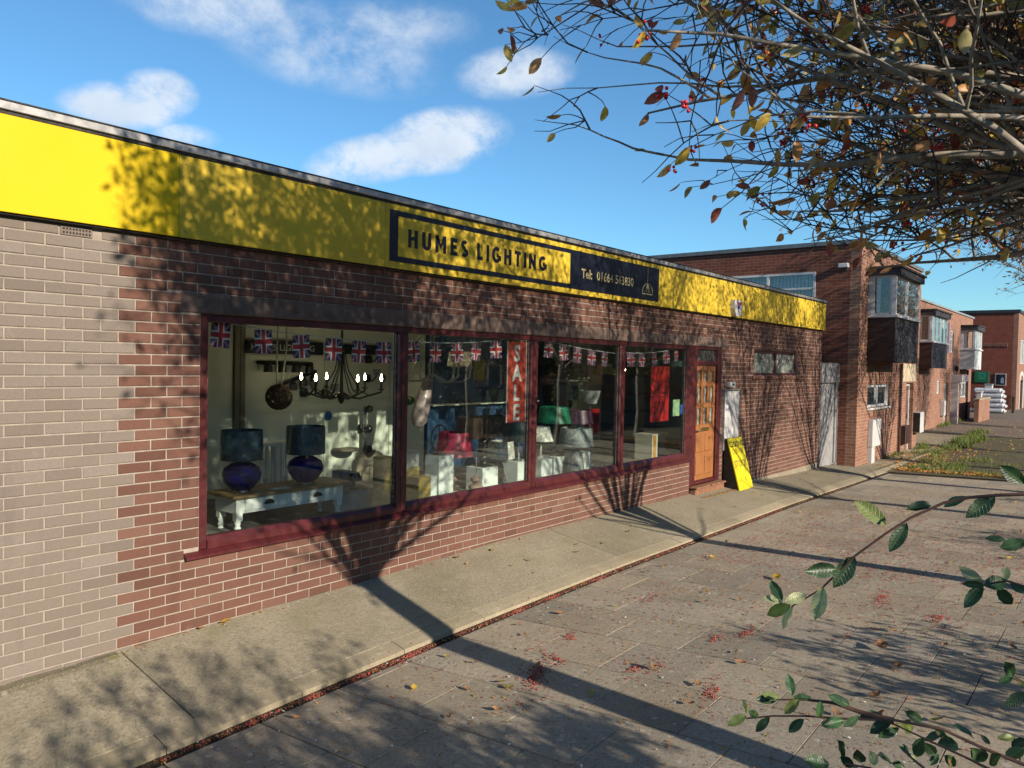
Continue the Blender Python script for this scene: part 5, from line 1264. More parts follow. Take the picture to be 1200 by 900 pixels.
window(ter, 'y', TY + .05, 39.21, 40.99, .76, 1.49, 2, M['upvc'], M['glass_house'], True)
door(ter, TY + .08, 35.2, 36.1, -.36, 1.49, M['upvc'], M['upvc']); door(ter, TY + .08, 37.1, 38.3, -.38, 1.49, paint('blue_grey_door', (.10, .14, .20), .4, .1, 6, 0), M['upvc'])
m = MB(); m.box(36.85, 37.05, TY - .28, TY - .001, -.5, 1.55); m.box(36.85, 38.6, TY - .42, TY - .001, 1.551, 1.85); put(m, 'porch', paint('porch_render', (.62, .58, .58), .7, .06, 4, .1, 60), ter)
put(MB().tube([(40.95, TY - .05, 2.1), (40.95, TY - .05, -.35)], .04, 8), 'downpipe', M['black'], ter)
pst = thing('house_sign', (34.6, TY, 3.0), 'lilac sign panel with two dark marks fixed between the slate bay and the narrow window', 'sign')
put(MB().box(33.0, 33.06, TY - .5, TY - .001, 2.75, 4.0), 'panel', paint('lilac_panel', (.62, .55, .70), .5, .05, 5, 0), pst)
m = MB(); m.box(32.992, 32.9995, TY - .38, TY - .15, 3.68, 3.84); m.box(32.992, 32.9995, TY - .38, TY - .15, 3.42, 3.55); put(m, 'dark_marks', M['dark'], pst, kind='stuff')
wl_ = thing('wall_light', (37.6, TY, 2.1), 'small black lantern on the terrace wall above the porch', 'wall light'); m = MB(); m.lathe(37.3, TY - .12, [(.02, 2.0), (.07, 2.05), (.09, 2.2), (.02, 2.28)], 8); put(m, 'lantern', M['black'], wl_); put(MB().box(37.28, 37.32, TY - .1, TY - .001, 2.27, 2.3), 'bracket', M['black'], wl_)
for x, lab, mt in ((34.75, 'white meter box on the terrace wall beside the white door', 'white_plastic'), (35.02, 'dark meter box close beside the white terrace door', 'clad_brown')):
    o = thing('meter_box', (x, TY, .3), lab, 'meter box'); put(MB().chbox(x - .22, x + .12, TY - .15, TY - .001, .1, .75, .01), 'casing', M[mt], o); put(MB().box(x - .18, x + .08, TY - .156, TY - .1505, .16, .69), 'lid', M[mt], o)
pl_ = thing('boundary_pillar', (42.0, .6, -.4), 'white boundary pillar at the far end of the terrace', 'pillar'); put(MB().chbox(43.0, 43.25, .55, .8, -.5, .95, .02), 'shaft', M['white_paint'], pl_); put(MB().chbox(42.97, 43.28, .52, .83, .951, 1.02, .01), 'cap', M['white_paint'], pl_)
lw = thing('garden_wall', (39.5, .4, -.4), 'low brick garden wall in front of the white bay', 'wall'); put(MB().box(38.95, 42.5, .12, .3, -.6, .70), 'brickwork', M['house_brick_light'], lw); put(MB().box(38.93, 42.52, .09, .33, .701, .76), 'coping', M['kerb'], lw)

# the hall across the end of the street
CX, CY = 56.0, .35
hall = thing('brick_hall', (CX, 6, -.4), 'tall plain dark red brick hall closing the end of the street', 'hall')
m = MB(); m.wallgrid(CY + .25, 22, -.9, 5.86, [], CX, CX + .3, 'x'); put(m, 'end_wall', M['hall_brick'], hall)
m = MB(); m.wallgrid(CX, 80, -.9, 5.86, [(57.8, 59.6, -.9, 1.5), (57.6, 60.2, 2.6, 4.2), (62.2, 64.6, 2.6, 4.2)], CY, CY + .249); put(m, 'front_wall', M['house_brick_light'], hall)
put(MB().box(CX + .31, 80, CY + .26, 22, 5.5, 5.6), 'roof', M['felt'], hall); m = MB(); m.box(CX - .08, CX + .2, CY + .2, 22, 5.861, 6.05); m.box(CX - .08, 80, CY - .08, CY + .199, 5.861, 6.05); put(m, 'roof_edge', paint('dark_roof_edge', (.03, .035, .05), .5, .1, 6, 0), hall)
put(MB().box(58, 80, 1.5, 1.55, -.5, 5.4), 'room_wall', M['room'], hall)
for a, b in ((57.6, 60.2), (62.2, 64.6)): window(hall, 'y', CY + .05, a + .01, b - .01, 2.61, 4.19, 2, M['upvc'], M['glass_house'], False)
m = MB(); arc = [(58.7 + 1.25 * math.cos(math.pi * i / 12), 1.35 + .75 * math.sin(math.pi * i / 12)) for i in range(13)]; arc2 = [(58.7 + .9 * math.cos(math.pi * i / 12), 1.35 + .5 * math.sin(math.pi * i / 12)) for i in range(13)]
m.prism(arc + arc2[::-1], CY - .04, CY - .001); m.box(57.45, 57.8, CY - .04, CY - .001, -.6, 1.349); m.box(59.6, 59.95, CY - .04, CY - .001, -.6, 1.349); put(m, 'door_surround', M['white_paint'], hall)
put(MB().box(57.805, 59.595, CY + .1, CY + .15, -.6, 1.499), 'door', M['black'], hall)
m = MB(); rd = random.Random(7)
for i in range(26):
    y = .9 + i * .085; m.box(CX - .05, CX - .001, y, y + .035, 3.7 - .05 * rd.randint(0, 1), 3.9); 
put(m, 'dentil_bricks', paint('pale_brick', (.45, .22, .16), .8, .15, 9, 0), hall, kind='stuff')
gs = thing('green_sign', (CX, 2.2, 1.4), 'green sign with lighter green lettering on the hall wall', 'sign'); put(MB().chbox(CX - .06, CX - .001, 1.86, 2.68, 1.32, 2.05, .008), 'panel', paint('sign_green', (.015, .17, .075), .4, .1, 6, 0), gs)
m = MB(); sg = paint('sign_green_light', (.05, .32, .2), .5, .1, 6, 0)
for z, a, b in ((1.86, 2.05, 2.5), (1.70, 2.0, 2.2), (1.70, 2.28, 2.5), (1.54, 2.05, 2.45)): m.box(CX - .064, CX - .0605, a, b, z, z + .09)
put(m, 'printed_lines', sg, gs, kind='stuff')
pf = thing('framed_poster', (CX, 1.2, 1.2), 'pale framed dark poster on the hall wall beside the green sign', 'poster frame'); put(MB().chbox(CX - .05, CX - .001, .90, 1.52, 1.14, 1.93, .006), 'frame', paint('frame_pale', (.55, .48, .42), .5, .1, 6, 0), pf); put(MB().box(CX - .055, CX - .0505, .96, 1.46, 1.2, 1.87), 'poster_print', paint('poster_night', (.02, .03, .045), .3, .5, 4, 0), pf)
m = MB(); m.prism([(1.03, 1.3), (1.2, 1.3), (1.2, 1.6), (1.1, 1.72), (1.03, 1.6)], CX - .058, CX - .0555, 'x'); put(m, 'print_figure', paint('print_blue', (.35, .42, .6), .4, .2, 6, 0), pf)
lb = thing('litter_bin', (53.0, 1.5, -.4), 'pale grey litter bin showing above the stacked mattresses', 'bin'); put(MB().chbox(52.6, 53.0, 1.25, 1.65, -.45, 1.2, .02), 'bin_body', M['white_plastic'], lb); put(MB().chbox(52.58, 53.02, 1.22, 1.68, 1.201, 1.28, .02), 'bin_lid', M['trim'], lb)
# mattresses wrapped in plastic, stacked on a bench; another bench behind
wr = NT('plastic_wrap'); p_ = wr.pos(); c_ = wr.ramp(wr.noise(p_, 6, 5, .7, 1.5), [(.35, (.30, .31, .34)), (.65, (.62, .63, .66))]); wr.bump(wr.noise(p_, 9, 5, .7, 2), .8, .04); M['wrap'] = wr.base(c_, .22)
def bench(x, y0, y1, lab):
    zb_ = zground(x, -1.3) + 0
    o = thing('bench', (x, (y0 + y1) / 2, -.4), lab, 'bench'); bw = wood('bench_wood', (.03, .018, .012), (.06, .035, .022), 12)
    for i in range(4): put(MB().box(x - .22 + i * .115, x - .12 + i * .115, y0, y1, .02, .05), 'seat_slat', bw, o)
    for i in range(9): put(MB().box(x + .25, x + .275, y0 + .08 + i * (y1 - y0 - .22) / 8, y0 + .14 + i * (y1 - y0 - .22) / 8, .12, .50), 'back_slat', bw, o)
    put(MB().box(x + .245, x + .29, y0, y1, .501, .57), 'back_rail', bw, o)
    for yy in (y0 + .02, y1 - .10):
        for xx in (x - .24, x + .22): put(MB().box(xx, xx + .08, yy, yy + .08, -.44, .02 if xx < x else .5), 'leg', bw, o)
        put(MB().box(x - .26, x + .22, yy, yy + .08, .2, .24), 'armrest', bw, o)
    return o
bench(51.2, -.05, 2.05, 'dark wooden bench behind the wrapped mattresses')
zb_ = -.36
for i in range(5):
    y0, y1 = .28 + (.05, .0, .12, .1, .2)[i] * .8, 1.86 - (.0, .04, .02, .08, .0)[i]; t = .285
    z0 = zb_ + i * t
    o = thing('wrapped_mattress', (50.2, 1.1, z0), 'mattress in clear plastic, %s in the stack of five' % ('lowest', 'second from the bottom', 'middle one', 'second from the top', 'topmost')[i], 'mattress', 'stacked wrapped mattresses')
    m = MB(); m.chbox(49.7, 50.7, y0, y1, z0 + .005, z0 + t - .004, .09); put(m, 'mattress_body', M['wrap'], o)
    put(MB().chbox(49.75, 50.65, y0 - .07, y0 + .03, z0 + .03, z0 + t * .6, .03), 'folded_wrap', M['wrap'], o)
# ------------------------------------------------------------------ berry trees along the plaza
def leaf_mesh(name, L, W, mats, curl=.0, fold=.25, serr=0, mi=0):
    n = 5; V = []; F = []
    for i in range(n + 1):
        t = i / n; w = W / 2 * math.sin(math.pi * min(1, t * .92 + .05)) ** .8 if 0 < i < n else W * .03
        z = -curl * L * t * t
        V += [(L * t, -w, z + abs(w) * fold), (L * t, 0, z), (L * t, w, z + abs(w) * fold)]
    for i in range(n): F += [(3 * i, 3 * i + 3, 3 * i + 4, 3 * i + 1), (3 * i + 1, 3 * i + 4, 3 * i + 5, 3 * i + 2)]
    m = MB().add(V, F, mi); return m
class Twigs:
    """fast collector of tapered tubes"""
    def __init__(s): s.v, s.f, s.b = [], [], 0
    def tube(s, P, R, k):
        P = np.asarray(P); n = len(P); T = np.gradient(P, axis=0); T /= np.linalg.norm(T, axis=1)[:, None] + 1e-9
        ref = np.array([0.31, 0.17, 0.93]) if abs(T[0, 2]) < .8 else np.array([1.0, .1, 0])
        U = np.cross(T, ref); U /= np.linalg.norm(U, axis=1)[:, None] + 1e-9; Wv = np.cross(T, U)
        a = 2 * np.pi * np.arange(k) / k
        ring = P[:, None, :] + (U[:, None, :] * np.cos(a)[None, :, None] + Wv[:, None, :] * np.sin(a)[None, :, None]) * np.asarray(R)[:, None, None]
        s.v.append(ring.reshape(-1, 3))
        i = np.arange(n - 1)[:, None] * k; j = np.arange(k)[None, :]; j2 = (j + 1) % k
        s.f.append((np.stack([i + j, i + j2, i + k + j2, i + k + j], -1).reshape(-1, 4)) + s.b); s.b += n * k
    def put(s, name, mat, parent, smooth=True, kind=None):
        V = np.concatenate(s.v) - np.array(WPOS[parent]); F = np.concatenate(s.f)
        me = bpy.data.meshes.new(name); me.vertices.add(len(V)); me.vertices.foreach_set('co', V.ravel())
        me.loops.add(F.size); me.loops.foreach_set('vertex_index', F.ravel()); me.polygons.add(len(F)); me.polygons.foreach_set('loop_start', np.arange(0, F.size, 4)); 
        me.polygons.foreach_set('use_smooth', np.ones(len(F), bool)); me.materials.append(mat); me.update(calc_edges=True)
        o = bpy.data.objects.new(name, me); COL.objects.link(o); o.parent = parent; WPOS[o] = WPOS[parent]; return tag(o, kind=kind)
def scatter_mesh(name, protos, xf, mats, parent, kind='stuff'):
    """joins many small copies (proto index, 3x3 matrix, position) into one mesh"""
    Vs, Fs, Ms, b = [], [], [], 0
    for pi, R, p in xf:
        v, f, mi = protos[pi]; Vs.append(v @ R.T + p); Fs += [tuple(b + q for q in ff) for ff in f]; Ms += [mi] * len(f); b += len(v)
    V = np.concatenate(Vs) - (np.array(WPOS[parent]) if parent is not None else 0)
    me = bpy.data.meshes.new(name); me.from_pydata(V.tolist(), [], Fs)
    for m in mats: me.materials.append(m)
    me.polygons.foreach_set('material_index', Ms); me.polygons.foreach_set('use_smooth', [True] * len(Ms)); me.update()
    o = bpy.data.objects.new(name, me); COL.objects.link(o)
    if parent is not None: o.parent = parent; WPOS[o] = WPOS[parent]
    return tag(o, kind=kind)
def frame_from(ax, up):
    ax = ax / (np.linalg.norm(ax) + 1e-9); z = up - ax * (up @ ax); z /= np.linalg.norm(z) + 1e-9; y = np.cross(z, ax); return np.stack([ax, y, z], 1)
LEAFM = [M['leaf_yellow'], M['leaf_brown'], M['leaf_olive'], M['leaf_red']]
LP = []
for mi in range(4):
    for cv in (.1, .5):
        q = leaf_mesh('leaf', .072, .036, None, cv, .3); LP.append((np.array(q.v), q.f, mi))
def ico(r): m = MB().ball((0, 0, 0), r, 0, 5, 4); return (np.array(m.v), m.f, 0)
BERRY = [ico(.0062), ico(.0075)]

def build_tree(base, seed, label, fork=1.9, r0=.135, limbs=9, spread=1.0, allowed=None, leaf_parts=0, dense=1.0, leaf_p=.34, aims=(), airy=.5):
    R = np.random.default_rng(seed)
    root = thing('berry_tree', base, label, 'tree', 'berry trees along the plaza')
    B = np.array(base, float)
    trunk, wood_, twig = Twigs(), Twigs(), Twigs(); leaves, berries = [], []
    top = B + np.array([R.uniform(-.08, .08), R.uniform(-.08, .08), fork])
    P = [B + np.array([0, 0, -.15]), B + np.array([0, 0, .0]), B + np.array([.01, .0, .25])] + [B + (top - B) * t + np.array([.03 * math.sin(t * 5), .02 * math.cos(t * 4), 0]) for t in (.35, .55, .8, 1.0)]
    trunk.tube(P, [r0 * 1.5, r0 * 1.28, r0 * 1.05, r0 * .98, r0 * .95, r0 * .98, r0 * .8], 12)
    def ok(p): return allowed is None or allowed(p)
    def thin(p):   # thinned low and sunward to admit sun, unseen top packed to shade walls
        if p[1] - B[1] < .6: return R.random() > .24
        if p[2] < 4.45 + .15 * (p[1] - B[1] - 2): return R.random() > airy
        return False
    def run(p, d, L, n, wig, grav, r, taper=.75):
        pts, rr = [p], [r]
        for i in range(n):
            d = d + R.normal(0, wig, 3) + np.array([0, 0, grav]); d /= np.linalg.norm(d)
            p = p + d * (L / n); pts.append(p); rr.append(r * (1 - taper * (i + 1) / n))
        return np.array(pts), rr
    def side(d, ang):
        u = R.normal(0, 1, 3); u -= d * (u @ d); u /= np.linalg.norm(u); v = d * math.cos(ang) + u * math.sin(ang); v[2] += .10; return v / np.linalg.norm(v)
    def tips(pts):
        d = pts[-1] - pts[-2]; 
        if R.random() < leaf_p:
            ax = d / np.linalg.norm(d) + R.normal(0, .6, 3) + np.array([0, 0, -.5]); mi = R.choice(8, p=[.17, .12, .15, .13, .13, .10, .10, .10]); leaves.append((mi, frame_from(ax, R.normal(0, 1, 3)) * R.uniform(.75, 1.25), pts[-1]))
        if R.random() < .085:
            for _ in range(R.integers(3, 9)):
                q = pts[-1] + R.normal(0, .016, 3) + np.array([0, 0, -.015]); berries.append((int(R.integers(0, 2)), np.eye(3) * R.uniform(.8, 1.3), q))
    dirs = []
    for i in range(limbs):
        az = 2 * math.pi * (i + R.uniform(-.25, .25)) / limbs; el = math.radians(R.choice([26, 42, 58, 68, 76, 80]) + R.uniform(-6, 6)); dirs.append((np.array([math.cos(az) * math.cos(el), math.sin(az) * math.cos(el), math.sin(el)]), R.uniform(2.3, 3.3) * spread * (1 + .75 * max(0, el - .7))))
    for a in aims:
        v = np.array(a, float) - top; dirs.append((v / np.linalg.norm(v) + np.array([0, 0, .18]), np.linalg.norm(v) * 1.03))
    for d, L in dirs:
        d = d / np.linalg.norm(d)
        s0 = B + (top - B) * R.uniform(.82, 1.0)
        pts, rr = run(s0, d, L, 12, .085, -.022, r0 * R.uniform(.15, .27), .84)
        if not ok(pts[-1]):
            for kk in range(len(pts) - 1, 4, -1):
                if ok(pts[kk]): break
            pts = pts[:kk + 1]; rr = list(np.linspace(rr[0], .004, kk + 1))
        trunk.tube(pts, rr, 8)
        for q in range(3): tips(pts)
        nl = len(pts)
        for c in range(int(11 * dense)):
            t = R.uniform(.22, 1.0); i = min(nl - 2, int(t * (nl - 1))); p = pts[i] + (pts[i + 1] - pts[i]) * R.random(); dd = pts[i + 1] - pts[i]; dd /= np.linalg.norm(dd)
            p2, r2 = run(p, side(dd, math.radians(R.uniform(25, 60))), L * R.uniform(.28, .50) * (1.15 - .45 * t), 9, .12, -.012, max(.006, rr[i] * .55), .8)
            if not ok(p2[-1]) or not ok(p2[5]): continue
            wood_.tube(p2, r2, 5)
            for c2 in range(int(9 * dense)):
                i2 = R.integers(1, 9); dd = p2[min(9, i2 + 1)] - p2[i2 - 1]; dd /= np.linalg.norm(dd)
                p3, r3 = run(p2[i2], side(dd, math.radians(R.uniform(25, 65))), R.uniform(.30, .68), 6, .16, -.02, max(.0048, r2[i2] * .6), .65)
                if not ok(p3[-1]) or thin(p3[-1]): continue
                twig.tube(p3, r3, 4); tips(p3)
                for c3 in range(R.integers(2, 6)):
                    i3 = R.integers(1, 6); dd = p3[min(6, i3 + 1)] - p3[i3 - 1]; dd /= np.linalg.norm(dd)
                    p4, r4 = run(p3[i3], side(dd, math.radians(R.uniform(25, 70))), R.uniform(.10, .30), 3, .2, -.02, .0036, .5)
                    if ok(p4[-1]): twig.tube(p4, r4, 3); tips(p4)
    tr = trunk.put('trunk', M['bark'], root); wood_.put('branches', M['bark'], root, kind='stuff'); twig.put('twigs', M['twig'], root, kind='stuff')
    if leaf_parts:
        cam_p = np.array(CAM); key = lambda q: np.linalg.norm(q[2] - cam_p) + (0 if (q[2] - cam_p) @ np.array([.9, .42, .1]) > 0 else 50)
        leaves.sort(key=key)
        meshes = []
        for v, f, mi in LP:
            me = bpy.data.meshes.new('leaf'); me.from_pydata(v.tolist(), [], f); me.materials.append(LEAFM[mi]); me.polygons.foreach_set('use_smooth', [True] * len(f)); me.update(); meshes.append(me)
        for mi, Rm, p in leaves[:leaf_parts]:
            o = bpy.data.objects.new('leaf', meshes[mi]); COL.objects.link(o); o.parent = root
            o.matrix_local = Matrix.Translation(Vector(p) - WPOS[root]) @ Matrix(Rm.tolist()).to_4x4()
        leaves = leaves[leaf_parts:]
    scatter_mesh('crown_leaves', LP, leaves, LEAFM, root)
    scatter_mesh('berries', BERRY, berries, [M['berry']], root)
    return root
def env1(p):   # nearest crown trimmed to let sun in and to shape the wall shade
    lo = 2.56 + .45 * max(0.0, p[1] + 4.2) + .9 * max(0.0, .45 - p[0])
    if p[1] < -4.9: lo = max(lo, 2.9)
    return p[2] > lo and p[0] > (-.10 if p[2] > 4.3 else -.42) + .18 * p[1] and (p[2] > 4.3 or p[1] < -4.6 or p[0] > -.22) and -6.9 < p[1] < -2.7
T_Y = -6.05
AIM1 = [(.04, -3.42, 3.44), (.23, -3.33, 3.5), (.26, -3.37, 3.32), (.2, -3.63, 3.08), (.39, -3.72, 2.84), (.64, -3.71, 2.76), (.95, -3.94, 2.65), (1.24, -3.97, 2.81), (1.56, -4.05, 2.72), (2.29, -4.32, 2.68),
        (2.79, -4.31, 2.58), (3.3, -4.6, 2.65), (.57, -3.42, 3.53), (.9, -3.69, 3.15), (1.2, -3.6, 3.6), (1.72, -3.7, 3.3), (2.31, -4.0, 3.3), (2.9, -4.3, 3.4), (2.35, -4.4, 3.9), (.2, -3.4, 4.3), (1.2, -3.3, 4.6), (2.4, -3.7, 4.6), (-.5, -4.2, 4.7), (.4, -4.6, 5.2), (1.8, -4.4, 5.4), (3.2, -4.7, 4.9), (.9, -5.2, 5.9), (2.2, -5.3, 5.8), (-.4, -5.0, 5.5), (-.9, -4.6, 5.0), (-.95, -4.9, 4.4), (-.9, -4.9, 5.7), (-.5, -3.9, 5.3), (.3, -3.7, 5.6), (1.2, -3.9, 6.0), (2.0, -4.0, 5.9), (3.0, -4.0, 5.6), (3.5, -4.4, 4.9), (.6, -4.4, 6.2), (1.6, -4.9, 6.4), (2.7, -4.9, 6.2)]
t1 = build_tree((1.1, T_Y, zplaza(1.1, -6)), 21, 'berry tree nearest the camera, its bare berried branches hanging over the plaza', 2.6, .135, 12, 1.0, env1, 296, 1.30, .68, AIM1, .30)
def env2(p): return p[2] > 3.62 + .10 * max(0.0, p[1] + 5.6) and p[1] < -3.0
t2 = build_tree((5.75, T_Y, zplaza(5.75, -6)), 8, 'second berry tree of the row, level with the third shop window', 2.0, .125, 18, 1.25, env2, 0, 1.25, .56, [(a, -6.05 + b, c) for a, b, c in ((3.6, 1.6, 4.6), (4.2, 2.3, 5.2), (4.9, 2.6, 5.6), (5.6, 2.2, 6.2), (6.4, 2.6, 5.6), (7.2, 2.3, 5.2), (7.9, 1.6, 4.7), (4.4, 1.2, 5.9), (6.9, 1.2, 6.0), (5.2, 2.8, 4.6), (6.3, 2.8, 4.5), (8.3, 1.0, 5.4), (3.3, 1.0, 5.4))], .42)
for i, (x, y, rz, sc, lab) in enumerate(((10.4, -6.1, .25, .97, 'third berry tree of the row, level with the yellow A-board'), (13.9, -6.1, -.3, 1.03, 'fourth berry tree of the row, level with the grey roller gate'), (18.2, -6.2, .4, 1.05, 'fifth berry tree of the row, opposite the first brick house'),
                                        (23.5, -6.2, -.2, .98, 'sixth berry tree of the row, where house and terrace meet'), (29.5, -6.3, .3, 1.05, 'seventh berry tree of the row, opposite the slate bay of the terrace'), (36.0, -6.3, -.4, 1.0, 'last berry tree of the row, opposite the white bay'))):
    dup(t2, (x, y, zplaza(x, -6)), rz, lab, sc)

# ------------------------------------------------------------------ evergreen shrubs beside the camera
STEMS= [[(-0.827, -5.195, 1.821), (-0.832, -5.158, 1.815), (-0.838, -5.119, 1.807), (-0.842, -5.083, 1.794), (-0.857, -5.035, 1.763), (-0.864, -4.996, 1.729), (-0.876, -4.95, 1.684), (-0.879, -4.918, 1.643), (-0.875, -4.892, 1.611), (-0.887, -4.847, 1.574), (-0.879, -4.826, 1.538)], [(-0.769, -5.196, 1.656), (-0.763, -5.17, 1.659), (-0.754, -5.151, 1.65), (-0.743, -5.133, 1.639)], [(-0.951, -5.22, 1.429), (-0.948, -5.166, 1.435), (-0.947, -5.11, 1.446), (-0.957, -5.041, 1.443), (-0.965, -4.976, 1.427), (-0.977, -4.904, 1.414), (-0.978, -4.848, 1.397), (-0.973, -4.798, 1.375)], [(-0.943, -5.038, 1.435), (-0.95, -4.993, 1.437), (-0.959, -4.947, 1.444), (-0.968, -4.9, 1.439), (-0.975, -4.856, 1.428)], [(-1.026, -5.174, 1.442), (-0.979, -5.153, 1.425), (-0.962, -5.094, 1.428), (-0.943, -5.038, 1.43)], [(-1.088, -5.129, 1.429), (-1.078, -5.093, 1.444), (-1.053, -5.077, 1.441)], [(-1.081, -5.06, 1.4), (-1.07, -5.034, 1.406), (-1.069, -4.996, 1.399)], [(-0.886, -5.216, 1.532), (-0.901, -5.197, 1.543)]]
